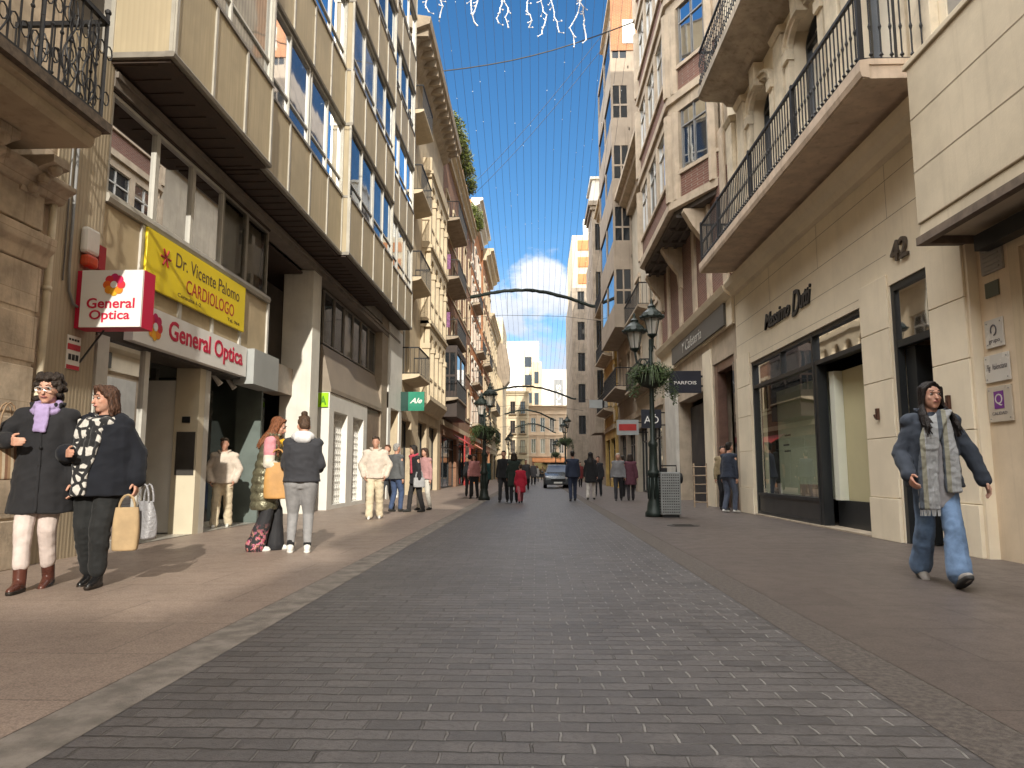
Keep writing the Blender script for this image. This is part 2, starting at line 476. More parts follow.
class Person:
    """one figure: body mesh (skin) with hair and clothes as its children; local +y is where it faces"""
    def __init__(s, label, loc, face, H=1.7, female=True, stride=0., hands=None, lean=0., turn=0., nod=0., skin=(.56, .34, .25),
                 vox=.007, group=None, foot_dx=.0, wide=1.0, stance=.10, poles=None, curl=.5, feetpos=None):
        s.k = k = H / 1.7; s.vox = vox; s.wide = wide; s.near = vox < .011
        s.root = thing('person', label, 'person', (loc[0], loc[1], 0), R(face), group)
        hip = .90 * k
        s.lean = lean
        def L(z, y=0, x=0):                  # torso point, leaned forward about the hips
            dz = z * k - hip
            return Vector((x * k, y * k + math.sin(lean) * dz, hip + math.cos(lean) * dz)) if dz > 0 else Vector((x * k, y * k, z * k))
        s.L = L
        sw = (.165 if female else .19) * k
        s.sh = [L(1.385) + Vector((-sw, 0, 0)), L(1.385) + Vector((sw, 0, 0))]
        s.hipj = [Vector((-.088 * k, 0, hip)), Vector((.088 * k, 0, hip))]
        fp = feetpos or [(-stance * k, -stride * .5, .085 * k, 0.), (stance * k, stride * .5, .085 * k, 0.)]
        drop = 0
        for i in range(2):
            t = Vector(fp[i][:3]); reach = (t - s.hipj[i]).length - .83 * k
            drop = max(drop, reach)
        s.fp = fp; s.drop = drop
        s.hipj = [h - Vector((0, 0, drop)) for h in s.hipj]
        s.legs = []
        for i in range(2):
            kn, an = ik(s.hipj[i], fp[i][:3], .42 * k, .412 * k, (0, 1, .05))
            s.legs.append((s.hipj[i], kn, an))
        D = Vector((0, 0, -drop)); s.sh = [p + D for p in s.sh]; s.D = D
        hands = hands or [(-.24, .03, .80), (.24, .03, .80)]
        poles = poles or [(-.5, -1, -.2), (.5, -1, -.2)]
        s.arms = []
        for i in range(2):
            w = Vector(hands[i]) * k + D
            el, wr = ik(s.sh[i], w, .285 * k, .25 * k, poles[i])
            s.arms.append((s.sh[i], el, wr))
        s.neck0 = L(1.42) + D; s.head = L(1.595, .03) + D
        s.hr = Euler((nod, 0, turn))
        s.body(skin, curl)
    def HP(s, x, y, z):                      # head space -> local (head centre origin, +y face)
        return s.head + s.hr.to_matrix() @ (Vector((x, y, z)) * s.k)
    def T(s, z, y=0, x=0): return s.L(z, y, x) + s.D
    def body(s, skin, curl):
        k = s.k; P = []; T = s.T; w = s.wide
        P.append(('l', [(T(.86), .12 * k * w, .09 * k), (T(.95), .155 * k * w, .10 * k), (T(1.1), .125 * k * w, .085 * k), (T(1.28), .15 * k * w, .095 * k), (T(1.4), .13 * k, .07 * k), (T(1.45), .06 * k, .055 * k)]))
        P.append(('c', s.neck0, .056 * k, s.HP(0, -.02, -.06), .052 * k))
        E = s.hr
        P += [('e', s.HP(0, -.015, .025), (.074 * k, .092 * k, .092 * k), E), ('e', s.HP(0, .018, -.03), (.062 * k, .07 * k, .085 * k), E),
              ('e', s.HP(0, .052, -.088), (.03 * k, .026 * k, .024 * k), E)]
        if s.near:
            P += [('c', s.HP(0, .083, .01), .009 * k, s.HP(0, .106, -.028), .0135 * k), ('e', s.HP(0, .08, .028), (.045 * k, .014 * k, .010 * k), E),
                  ('e', s.HP(.035, .06, -.02), (.02 * k, .018 * k, .018 * k), E), ('e', s.HP(-.035, .06, -.02), (.02 * k, .018 * k, .018 * k), E),
                  ('e', s.HP(0, .084, -.055), (.02 * k, .012 * k, .010 * k), E)]
        for sx in (-1, 1): P.append(('e', s.HP(.074 * sx, -.005, -.005), (.012 * k, .02 * k, .032 * k), E))
        for li, (h, kn, an) in enumerate(s.legs):
            P += [('c', h, .078 * k, kn, .05 * k), ('c', kn, .05 * k, an, .034 * k)]
            pm = Euler((s.fp[li][3], 0, 0)).to_matrix()
            P.append(('c', an, .03 * k, an + pm @ Vector((0, .075 * k, -.055 * k)), .018 * k))
        for i, (sh, el, wr) in enumerate(s.arms):
            P += [('c', sh, .05 * k, el, .038 * k), ('c', el, .038 * k, wr, .026 * k)]
            P += s.hand(i, el, wr, curl)
        o = blob('body', P, s.vox, M_skin('skin_%d' % round(skin[0] * 100), skin), s.root, 3)
        s.bodyo = o
        if s.near:
            for sx in (-1, 1):
                e = MB(); c = s.HP(.031 * sx, .0745, .012); e.ball(c, (.0135 * k, .0115 * k, .0085 * k), 8, 6); eo = e.build('eye', M('eye_white', (.42, .38, .35), .3, 0, 3, 0, obj=True), None, smooth=True); eo.parent = s.root
                i2 = MB(); i2.ball(s.HP(.031 * sx, .0805, .012), .0078 * k, 8, 6); io = i2.build('iris', M('eye_dark', (.03, .018, .012), .2, 0, 3, 0, obj=True), None, smooth=True); io.parent = eo
                b = MB(); b.tube([s.HP(.014 * sx, .09, .036), s.HP(.032 * sx, .088, .042), s.HP(.05 * sx, .076, .036)], [.003 * k, .0045 * k, .002 * k], 6)
                bo = b.build('eyebrow', M('brow_dark', (.035, .022, .016), .8, .1, 30, 0, obj=True), None); bo.parent = s.root
            m = MB(); m.tube([s.HP(-.023, .083, -.055), s.HP(-.009, .094, -.052), s.HP(.009, .094, -.052), s.HP(.023, .083, -.055)], [.003 * k, .0075 * k, .0075 * k, .003 * k], 6)
            mo = m.build('mouth', M('lips', (.42, .16, .14), .5, .1, 30, 0, obj=True), None); mo.parent = s.root
    def hand(s, i, el, wr, curl):
        k = s.k; f = (wr - el).normalized(); sx = -1 if i == 0 else 1
        n = Vector((-sx, 0, 0)); n = n - f * n.dot(f)
        if n.length < .2: n = Vector((0, 1, 0)) - f * f.y
        n.normalize(); side = n.cross(f) * (-sx)
        if side.y < 0 and abs(side.y) > .3: side = -side
        P = [('c', wr, .024 * k, wr + f * .03 * k, .026 * k)]
        for j, o in enumerate((.026, .009, -.009, -.026)):
            b0 = wr + f * .02 * k + side * o * .7 * k; b1 = wr + f * .085 * k + side * o * k
            P.append(('c', b0, .0135 * k, b1, .0125 * k))
            ln = (.068, .076, .07, .055)[j] * k
            d1 = (f * math.cos(curl * .8) + n * math.sin(curl * .8)); m1 = b1 + d1 * ln * .55
            d2 = (f * math.cos(curl * 1.9) + n * math.sin(curl * 1.9))
            P += [('c', b1, .0098 * k, m1, .009 * k), ('c', m1, .009 * k, m1 + d2 * ln * .5, .0075 * k)]
        t0 = wr + f * .025 * k + side * .024 * k; t1 = t0 + (f * .55 + side * .6 + n * .35).normalized() * .042 * k
        P += [('c', t0, .0135 * k, t1, .0115 * k), ('c', t1, .0115 * k, t1 + (f * .85 + side * .2 + n * .4).normalized() * .032 * k, .009 * k)]
        return P
    # ---- clothes
    def trousers(s, mat, r=(.098, .068, .055), name='trousers', cut=0., seat=1.0, fold=(.006, 9, 16), hem=.02, flare=None):
        k = s.k; w = s.wide; T = s.T; P = []
        P.append(('l', [(T(.80), .14 * k * w, .105 * k * seat), (T(.90), .172 * k * w, .122 * k * seat), (T(1.0), .15 * k * w, .105 * k), (T(1.04), .14 * k * w, .1 * k)]))
        P.append(('e', T(.87, -.055, -.075), (.085 * k * w, .08 * k * seat, .085 * k))); P.append(('e', T(.87, -.055, .075), (.085 * k * w, .08 * k * seat, .085 * k)))
        for h, kn, an in s.legs:
            a2 = an + (kn - an).normalized() * hem * k
            P.append(('c', h + Vector((0, 0, -.03 * k)), r[0] * k * w, kn, r[1] * k))
            if flare:
                mid = kn.lerp(a2, .5); P += [('c', kn, r[1] * k, mid, r[2] * k), ('c', mid, r[2] * k, a2, flare * k)]
            else: P.append(('c', kn, r[1] * k, a2, r[2] * k))
        o = blob(name, P, s.vox * 1.3, mat, s.root, 4, fold); return o
    def shoes(s, mat, sole=None, boot=0., L=.25, name='shoe', fat=1.):
        k = s.k
        for i, (h, kn, an) in enumerate(s.legs):
            pitch = s.fp[i][3] if len(s.fp[i]) > 3 else 0.
            e = Euler((pitch, 0, 0)); m = e.to_matrix()
            A = an
            Q = lambda x, y, z: A + m @ (Vector((x, y, z)) * k)
            P = [('c', Q(0, -.035, -.04), .036 * k * fat, Q(0, .06, -.045), .038 * k * fat), ('c', Q(0, .06, -.045), .038 * k * fat, Q(.004 * (1 if i else -1), .145, -.057), .029 * k * fat),
                 ('c', Q(0, -.01, -.01), .042 * k * fat, Q(0, .05, -.035), .036 * k * fat)]
            if boot: P.append(('c', Q(0, -.005, -.02), .046 * k, A + (kn - A).normalized() * boot * k, .05 * k))
            o = blob(name, P, s.vox, mat, s.root, 3)
            if sole is not None:
                S_ = [('c', Q(0, -.04, -.068), .037 * k * fat, Q(0, .06, -.068), .041 * k * fat), ('c', Q(0, .06, -.068), .041 * k * fat, Q(0, .15, -.066), .032 * k * fat)]
                so = blob('sole', S_, s.vox, sole, s.root, 1)
                inv = m.inverted()
                for v in so.data.vertices:
                    q = inv @ (v.co - A); q.z = max(-.086 * k, min(-.056 * k, q.z)); v.co = A + m @ q
                so.parent = o
    def coat(s, mat, hem=.6, chest=(.185, .125), waist=(.175, .125), hip=(.20, .145), hemr=(.22, .17), sl=(.072, .062, .052), name='coat', fold=(.008, 7, 9), collar=.0,
             sleeve=True, top=1.455, dz=0, cuff=.0, smooth=6, shoulder=.0, hem_tilt=0.):
        k = s.k; T = s.T; w = s.wide
        rings = []
        for z, (rx, ry) in ((top, (.075, .07)), (1.43, (.115, .08)), (1.36, (chest[0] * .98, chest[1] * .9)), (1.25, chest), (1.08, waist), (.94, hip)):
            if z > hem: rings.append((T(z), rx * k * w, ry * k * w))
        if hem < .94: rings.append((T(hem), hemr[0] * k * w, hemr[1] * k * w))
        else: rings.append((T(hem), hip[0] * k * w, hip[1] * k * w))
        P = [('l', rings[::-1])]
        if sleeve:
            for sh, el, wr in s.arms:
                inn = sh + Vector((-sh.x * .25, 0, -.01 * k))
                w2 = wr + (wr - el).normalized() * cuff * k
                P += [('c', inn, (sl[0] + .006) * k, el, sl[1] * k), ('c', el, sl[1] * k, w2, sl[2] * k), ('e', sh, ((.078 + shoulder) * k, .075 * k, .065 * k))]
        o = blob(name, P, s.vox * 1.3, mat, s.root, smooth, fold)
        if collar:
            C = []
            for i in range(13):
                a = math.pi * (-.32 + 1.64 * i / 12) + 0
                a = math.pi / 2 + math.pi * .24 + (2 * math.pi - math.pi * .48) * i / 12
                p0 = T(1.435, 0) + Vector((.088 * k * math.cos(a), .078 * k * math.sin(a) + .012 * k, -.01 * k * math.sin(a)))
                C.append(('c', p0, .022 * k, p0 + Vector((.03 * k * math.cos(a), .02 * k * math.sin(a), collar * k)), .014 * k))
            blob('collar', C, s.vox, mat, s.root, 4).parent = o
        return o
    def scarf(s, mat, thick=.04, tails=(), rad=(.10, .095), z=1.46, fold=(.008, 18, 18), rows=2, name='scarf'):
        k = s.k; T = s.T; P = []
        for rr in range(rows):
            pts = []
            for i in range(17):
                a = 2 * math.pi * i / 16
                pts.append(T(z + .045 * rr) + Vector((rad[0] * k * (1 - .1 * rr) * math.cos(a), (rad[1] * math.sin(a) + .02) * k, -(.03 * math.sin(a)) * k)))
            for i in range(16): P.append(('c', pts[i], thick * k, pts[i + 1], thick * k))
        for t in tails:                        # list of (x,y,z,r) chains
            for a, b in zip(t[:-1], t[1:]):
                pa, pb = T(a[2], a[1], a[0]), T(b[2], b[1], b[0])
                n = 5
                for j in (-2, -1, 0, 1, 2):
                    P.append(('c', pa + Vector((j * a[3] * .42 * k, 0, 0)), .019 * k, pb + Vector((j * b[3] * .42 * k, 0, 0)), .019 * k))
        return blob(name, P, s.vox * 1.05, mat, s.root, 3, fold)
    def hair(s, col, style='short', seed=1, name='hair'):
        k = s.k; rnd = random.Random(seed); P = []; E = s.hr; H = s.HP
        m = M_hair('hair_%d_%d_%d' % tuple(round(c * 200) for c in col), col)
        if style in ('short', 'bun', 'cap'):
            P += [('e', H(0, -.036, .05), (.081 * k, .088 * k, .08 * k), E), ('e', H(0, -.062, -.005), (.074 * k, .05 * k, .075 * k), E), ('e', H(0, .022, .105), (.055 * k, .045 * k, .02 * k), E)]
            for i in range(24): P.append(('e', H(rnd.uniform(-.06, .06), rnd.uniform(-.08, .05), rnd.uniform(.09, .125)), (.02 * k, .02 * k, .014 * k)))
            if style == 'bun': P.append(('e', H(0, -.09, .14), (.045 * k, .045 * k, .04 * k), E))
            f = (.004, 40, 40)
        elif style == 'curly':
            P += [('e', H(0, -.03, .045), (.088 * k, .096 * k, .09 * k), E)]
            for i in range(90):
                a = rnd.uniform(0, 2 * math.pi); z = rnd.uniform(-.085, .135)
                rr = .097 * math.sqrt(max(.15, 1 - (z / .16) ** 2)) * rnd.uniform(.9, 1.1)
                x, y = rr * math.cos(a), rr * math.sin(a) * 1.02 - .022
                if y > .045 and z < .078: continue
                if y > .0 and z < .03 and abs(x) < .075: continue
                P.append(('e', H(x, y, z), (rnd.uniform(.018, .03) * k,) * 3))
            f = (.006, 60, 60)
        elif style == 'bob':
            P += [('e', H(0, -.03, .045), (.088 * k, .098 * k, .09 * k), E)]
            for i in range(70):
                a = math.pi * rnd.uniform(.93, 2.07)
                x, y = .085 * math.cos(a), .09 * math.sin(a) - .008
                z0, z1 = rnd.uniform(.02, .08), rnd.uniform(-.15, -.08)
                P.append(('c', H(x, y, z0), .018 * k, H(x * 1.25 + rnd.uniform(-.012, .012), y * 1.15 + rnd.uniform(-.01, .01), z1), .015 * k))
            for sx in (-1, 1): P.append(('c', H(.03 * sx, .06, .105), .025 * k, H(.078 * sx, .03, .03), .02 * k))
            f = (.006, 45, 20)
        elif style == 'long':
            P += [('e', H(0, -.028, .045), (.083 * k, .094 * k, .089 * k), E)]
            for i in range(150):
                a = math.pi * rnd.uniform(.88, 2.12)
                x, y = .082 * math.cos(a), .087 * math.sin(a) - .006
                z1 = rnd.uniform(-.36, -.24); fz = rnd.uniform(.075, .125) if y > -.03 else -.03
                P += [('c', H(x, y, rnd.uniform(.03, .08)), .014 * k, H(x * 1.06, y * 1.03, -.08), .013 * k), ('c', H(x * 1.06, y * 1.03, -.08), .013 * k, H(x * 1.5, y * 1.15 + fz * .8, -.17), .012 * k), ('c', H(x * 1.5, y * 1.15 + fz * .8, -.17), .012 * k, H(x * 1.6 + rnd.uniform(-.025, .025), y * 1.25 + fz * 1.5, z1), .006 * k)]
            for sx in (-1, 1):
                P.append(('c', H(.008 * sx, .055, .112), .014 * k, H(.066 * sx, .038, .06), .013 * k)); P.append(('c', H(.066 * sx, .038, .06), .013 * k, H(.082 * sx, .022, -.08), .014 * k))
            f = (.004, 60, 12)
        return blob(name, P, s.vox, m, s.root, 2, f)

CL = lambda n, c, **k: M_cloth('cloth_' + n, c, **k)
def simple_person(label, loc, face, H, coat, legs, hair, shoe=(.03, .03, .03), hem=.85, stride=.3, female=True, vox=.02, style='short', wide=1.05, hands=None, lean=0, group=None, scarf=None, turn=0, skin=(.5, .31, .23), legr=(.10, .072, .06), poles=None):
    p = Person(label, loc, face, H, female, stride, hands, lean, turn, skin=skin, vox=vox, group=group, wide=wide, poles=poles)
    nm = lambda c: '%d_%d_%d' % tuple(round(x * 255) for x in c)
    p.trousers(CL(nm(legs), legs), r=legr); p.shoes(CL(nm(shoe), shoe, sheen=0))
    p.coat(CL(nm(coat), coat), hem=hem, hip=(.19, .14)); p.hair(hair, style)
    if scarf: p.scarf(CL(nm(scarf), scarf), rows=1, tails=[[(-.04, .13, 1.42, .03), (-.05, .16, 1.0, .04)]])
    return p
# ------------------------------------------------------------------ camera, sky, sun
SUN = Vector((.42, -2.0, 1.0))              # towards the sun: low winter sun behind the viewer, a little to the right
def setup_world():
    cam = bpy.data.cameras.new('camera'); cam.sensor_width = 36; cam.lens = 36 * 710 / 1024; cam.clip_end = 3000; cam.clip_start = .05
    co = bpy.data.objects.new('camera', cam); COL.objects.link(co)
    co.location = (0, 0, 1.0); co.rotation_euler = (R(90 + 7.065), 0, R(1.921)); S.camera = co
    w = bpy.data.worlds.new('World'); S.world = w; w.use_nodes = True; nt = w.node_tree
    bg = nt.nodes['Background']
    sky = nt.nodes.new('ShaderNodeTexSky'); sky.sky_type = 'NISHITA'; sky.sun_disc = False
    sky.sun_elevation = math.asin(SUN.normalized().z); sky.sun_rotation = R(168.1); sky.air_density = 1.0; sky.dust_density = .25; sky.ozone_density = 2.0
    hs = nt.nodes.new('ShaderNodeHueSaturation'); hs.inputs['Saturation'].default_value = 1.30; hs.inputs['Value'].default_value = 1.12; nt.links.new(sky.outputs[0], hs.inputs['Color'])
    # clouds: projected on a far vertical sheet of air (direction x/y, z/y), one tall heap low over the end of the street
    tc = nt.nodes.new('ShaderNodeTexCoord'); sep = nt.nodes.new('ShaderNodeSeparateXYZ'); nt.links.new(tc.outputs['Generated'], sep.inputs[0])
    yy = math_n(nt, 'MAXIMUM', math_n(nt, 'ABSOLUTE', sep.outputs[1]), .08)
    u = math_n(nt, 'DIVIDE', sep.outputs[0], yy); v = math_n(nt, 'DIVIDE', sep.outputs[2], yy)
    cmb = nt.nodes.new('ShaderNodeCombineXYZ'); nt.links.new(u, cmb.inputs[0]); nt.links.new(math_n(nt, 'MULTIPLY', v, 1.35), cmb.inputs[1]); nt.links.new(sep.outputs[1], cmb.inputs[2])
    n1 = ntex(nt, cmb.outputs[0], 17, 8, .55); n2 = ntex(nt, cmb.outputs[0], 8, 6, .6)
    def heap(uc, vc, ru, rv):
        a = math_n(nt, 'DIVIDE', math_n(nt, 'SUBTRACT', u, uc), ru); b = math_n(nt, 'DIVIDE', math_n(nt, 'SUBTRACT', v, vc), rv)
        return math_n(nt, 'SUBTRACT', 1., math_n(nt, 'SQRT', math_n(nt, 'ADD', math_n(nt, 'MULTIPLY', a, a), math_n(nt, 'MULTIPLY', b, b))))
    h1 = math_n(nt, 'MAXIMUM', heap(.010, .255, .066, .075), heap(-.052, .225, .062, .06))
    h1 = math_n(nt, 'MAXIMUM', h1, math_n(nt, 'MULTIPLY', heap(-.02, .15, .16, .06), .6))
    h1 = math_n(nt, 'MAXIMUM', h1, heap(-.55, .3, .2, .09)); h1 = math_n(nt, 'MAXIMUM', h1, heap(.5, .22, .22, .08))
    front = math_n(nt, 'GREATER_THAN', sep.outputs[1], 0)
    dens = ramp(nt, math_n(nt, 'ADD', math_n(nt, 'MULTIPLY', h1, .75), math_n(nt, 'MULTIPLY', math_n(nt, 'SUBTRACT', n1, .5), 1.25)), .08, .42)
    haze = math_n(nt, 'MULTIPLY', ramp(nt, v, .42, .0), ramp(nt, n2, .42, .75))
    den = math_n(nt, 'MAXIMUM', math_n(nt, 'MULTIPLY', dens, front), math_n(nt, 'MULTIPLY', haze, .55))
    n3 = ntex(nt, cmb.outputs[0], 30, 5, .6)
    shade = ramp(nt, math_n(nt, 'ADD', math_n(nt, 'MULTIPLY', math_n(nt, 'SUBTRACT', v, .22), 6.), math_n(nt, 'MULTIPLY', n3, .9)), .1, .85)
    cc = mixc(nt, shade, (4.9, 5.4, 6.4), (7.4, 7.5, 7.7))
    f = mixc(nt, math_n(nt, 'MULTIPLY', den, .93), hs.outputs[0], cc)
    # added cloud fill, unseen overhead and behind, brighter leftward to lift the shaded walls
    n4 = ntex(nt, tc.outputs['Generated'], 2.6, 6, .6)
    fill_deck = math_n(nt, 'MAXIMUM', ramp(nt, sep.outputs[2], .60, .74), math_n(nt, 'MULTIPLY', ramp(nt, sep.outputs[1], -.1, -.45), ramp(nt, sep.outputs[2], .05, .3)))
    fill_deck = math_n(nt, 'MULTIPLY', fill_deck, ramp(nt, n4, .22, .42))
    f = mixc(nt, fill_deck, f, mixc(nt, ramp(nt, sep.outputs[0], .04, -.2), tuple(c * .62 for c in FILL_CLOUD), tuple(c * 2.5 for c in FILL_CLOUD)))
    nt.links.new(f, bg.inputs[0]); bg.inputs[1].default_value = SKY_STRENGTH
    sl = bpy.data.lights.new('sun', 'SUN'); sl.energy = SUN_STRENGTH; sl.angle = R(.53); sl.color = (1, .93, .80)
    so = bpy.data.objects.new('sun', sl); COL.objects.link(so); so.location = (10, -40, 40)
    so.rotation_euler = SUN.to_track_quat('Z', 'Y').to_euler()
    S.view_settings.view_transform = 'Standard'; S.view_settings.look = 'None'; S.view_settings.exposure = 0
    S.cycles.max_bounces = 8; S.cycles.diffuse_bounces = 5; S.cycles.transparent_max_bounces = 12
    S.cycles.caustics_reflective = False; S.cycles.caustics_refractive = False
    S.cycles.sample_clamp_indirect = 6
SKY_STRENGTH = .15
FILL_CLOUD = (20.0, 19.6, 18.9)  # colour of the added fill cloud above and behind the view
SUN_STRENGTH = 5.0

# ------------------------------------------------------------------ ground
def M_setts():
    m, nt, b = _nt('setts'); MATS['setts'] = m
    p = pos(nt)
    wob = nt.nodes.new('ShaderNodeTexNoise'); nt.links.new(p, wob.inputs['Vector']); wob.inputs['Scale'].default_value = 9; wob.inputs['Detail'].default_value = 2
    vm = nt.nodes.new('ShaderNodeVectorMath'); vm.operation = 'MULTIPLY_ADD'; nt.links.new(wob.outputs['Color'], vm.inputs[0]); vm.inputs[1].default_value = (.034, .026, 0); nt.links.new(p, vm.inputs[2])
    br = nt.nodes.new('ShaderNodeTexBrick'); nt.links.new(vm.outputs[0], br.inputs[0])
    br.inputs['Scale'].default_value = 1; br.inputs['Brick Width'].default_value = .22; br.inputs['Row Height'].default_value = .108
    br.inputs['Mortar Size'].default_value = .007; br.inputs['Mortar Smooth'].default_value = .35; br.inputs['Bias'].default_value = -.2
    br.inputs['Color1'].default_value = (.15, .14, .14, 1); br.inputs['Color2'].default_value = (.068, .066, .070, 1); br.inputs['Mortar'].default_value = (.1, .1, .1, 1)
    big = ntex(nt, p, .55, 5); mid = ntex(nt, p, 5, 4); fin = ntex(nt, p, 130, 3); hole = ntex(nt, p, 3.1, 3)
    c = mixc(nt, ramp(nt, big, .3, .7), br.outputs[0], mixc(nt, .4, br.outputs[0], (.06, .052, .05)))
    c = mixc(nt, math_n(nt, 'MULTIPLY', ramp(nt, mid, .45, .75), .55), c, (.19, .175, .17))
    vo = nt.nodes.new('ShaderNodeTexNoise'); nt.links.new(p, vo.inputs['Vector']); vo.inputs['Scale'].default_value = 38; vo.inputs['Detail'].default_value = 3
    c = mixc(nt, math_n(nt, 'MULTIPLY', ramp(nt, vo.outputs['Fac'], .45, .7), .55), c, (.055, .05, .05))
    # pale grit in the cross joints, dark dirt in the long joints
    sep = nt.nodes.new('ShaderNodeSeparateXYZ'); nt.links.new(vm.outputs[0], sep.inputs[0])
    fy = math_n(nt, 'FRACT', math_n(nt, 'DIVIDE', sep.outputs[1], .108)); dy = math_n(nt, 'ABSOLUTE', math_n(nt, 'SUBTRACT', fy, .5))
    cross = math_n(nt, 'LESS_THAN', dy, .43)
    right = ramp(nt, sep.outputs[0], -1.2, .9)
    pale = mixc(nt, math_n(nt, 'MULTIPLY', ramp(nt, hole, .33, .58), math_n(nt, 'ADD', math_n(nt, 'MULTIPLY', right, .55), .35)), (.07, .065, .062), (.36, .35, .335))
    longj = mixc(nt, math_n(nt, 'MULTIPLY', right, ramp(nt, hole, .42, .7)), (.04, .036, .034), (.17, .163, .157))
    jc = mixc(nt, cross, longj, pale)
    c = mixc(nt, br.outputs['Fac'], c, jc)
    c = mixc(nt, math_n(nt, 'MULTIPLY', fin, .5), c, (.04, .036, .035))
    nt.links.new(c, b.inputs['Base Color'])
    nt.links.new(math_n(nt, 'ADD', math_n(nt, 'MULTIPLY', mid, .28), .33), b.inputs['Roughness']); b.inputs['Specular IOR Level'].default_value = .5
    h = math_n(nt, 'ADD', math_n(nt, 'MULTIPLY', math_n(nt, 'SUBTRACT', 1., br.outputs['Fac']), 1.), math_n(nt, 'ADD', math_n(nt, 'MULTIPLY', fin, .25), math_n(nt, 'MULTIPLY', mid, .35)))
    bump(nt, b, h, 1.0, .014)
    return m

def M_slabs(name, col, bw, rh, joint=.004):
    m, nt, b = _nt(name); MATS[name] = m
    p = pos(nt)
    br = nt.nodes.new('ShaderNodeTexBrick'); nt.links.new(p, br.inputs[0])
    br.inputs['Scale'].default_value = 1; br.inputs['Brick Width'].default_value = bw; br.inputs['Row Height'].default_value = rh
    br.inputs['Mortar Size'].default_value = joint
    br.inputs['Color1'].default_value = (*[x * 1.14 for x in col], 1); br.inputs['Color2'].default_value = (*[x * .80 for x in col], 1); br.inputs['Mortar'].default_value = (*[x * .28 for x in col], 1)
    big = ntex(nt, p, .8, 5); mid = ntex(nt, p, 4.5, 5, .7); fin = ntex(nt, p, 110, 3)
    vo = nt.nodes.new('ShaderNodeTexVoronoi'); nt.links.new(p, vo.inputs['Vector']); vo.inputs['Scale'].default_value = 90
    c = mixc(nt, ramp(nt, big, .3, .7), br.outputs[0], mixc(nt, .35, br.outputs[0], tuple(x * .45 for x in col)))
    c = mixc(nt, math_n(nt, 'MULTIPLY', ramp(nt, mid, .45, .75), .6), c, tuple(x * .5 for x in col))
    st = ntex(nt, p, 1.7, 6, .75)
    c = mixc(nt, math_n(nt, 'MULTIPLY', ramp(nt, st, .56, .68), .5), c, tuple(x * .38 for x in col))
    gm = nt.nodes.new('ShaderNodeTexVoronoi'); nt.links.new(p, gm.inputs['Vector']); gm.inputs['Scale'].default_value = 2.3
    c = mixc(nt, math_n(nt, 'MULTIPLY', math_n(nt, 'LESS_THAN', gm.outputs['Distance'], .045), .55), c, tuple(x * .35 for x in col))
    spk = ramp(nt, fin, .35, .65)
    c = mixc(nt, .42, c, mixc(nt, spk, tuple(x * .35 for x in col), tuple(min(1, x * 1.6) for x in col)))
    gum = math_n(nt, 'LESS_THAN', vo.outputs['Distance'], .0)
    nt.links.new(c, b.inputs['Base Color'])
    nt.links.new(math_n(nt, 'ADD', math_n(nt, 'MULTIPLY', mid, .3), .36), b.inputs['Roughness']); b.inputs['Specular IOR Level'].default_value = .45
    bump(nt, b, math_n(nt, 'ADD', math_n(nt, 'SUBTRACT', 1., br.outputs['Fac']), math_n(nt, 'MULTIPLY', fin, .5)), .3, .004)
    return m

def sheet(name, x0, x1, y0, y1, z, mat):
    b = MB(); b.quad((x0, y0, z), (x1, y0, z), (x1, y1, z), (x0, y1, z)); o = b.build(name, mat); return tag(o, kind='structure')

def build_ground():
    M_setts(); M_slabs('granite_pink_lit', (.31, .24, .198), 1.2, .8, .008); M_slabs('granite_pink_shaded', (.105, .084, .074), 1.2, .8, .008); M('granite_rough', (.115, .098, .087), .85, .4, 30, .8, 120, bdist=.01)  # same pink granite twice: sunlit tone on the left, shade baked into the right
    sheet('ground', -400, 400, -300, 600, -.03, M('far_ground', (.2, .17, .14), .9, .3, .5, 0))
    sheet('road', -1.74, 1.56, -70, 140, 0., MATS['setts'])
    sheet('pavement_left', -9.4, -2.02, -70, 140, .004, MATS['granite_pink_lit'])
    sheet('pavement_right', 1.86, 8.6, -70, 140, .004, MATS['granite_pink_shaded'])
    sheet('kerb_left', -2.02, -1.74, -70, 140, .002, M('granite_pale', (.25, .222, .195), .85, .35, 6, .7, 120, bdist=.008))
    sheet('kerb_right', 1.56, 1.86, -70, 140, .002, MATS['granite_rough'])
    for i, (x, y, r) in enumerate(((2.75, 13.6, .3), (-2.6, 27.5, .33))):
        b = MB(); b.lathe((x, y, .004), [(r, 0), (r, .006), (r - .02, .008)], 24)
        for k in range(5): b.wbox(x - r * .6, x + r * .6, y - r * .55 + k * r * .27, y - r * .55 + k * r * .27 + .03, .011, .016)
        tag(b.build('manhole_cover', M('cast_iron', (.07, .065, .06), .5, .3, 14, .4, 80, metal=.6)), ('round iron manhole cover in the shaded pavement near the lamp and litter bin', 'round iron manhole cover in the sunlit pavement')[i], 'manhole cover')
# ------------------------------------------------------------------ left side, near
XL = -5.5
def quadz(fr, u0, u1, d, z0, z1):
    b = MB(); b.quad(fr.P(u0, d, z0), fr.P(u1, d, z0), fr.P(u1, d, z1), fr.P(u0, d, z1)); return b

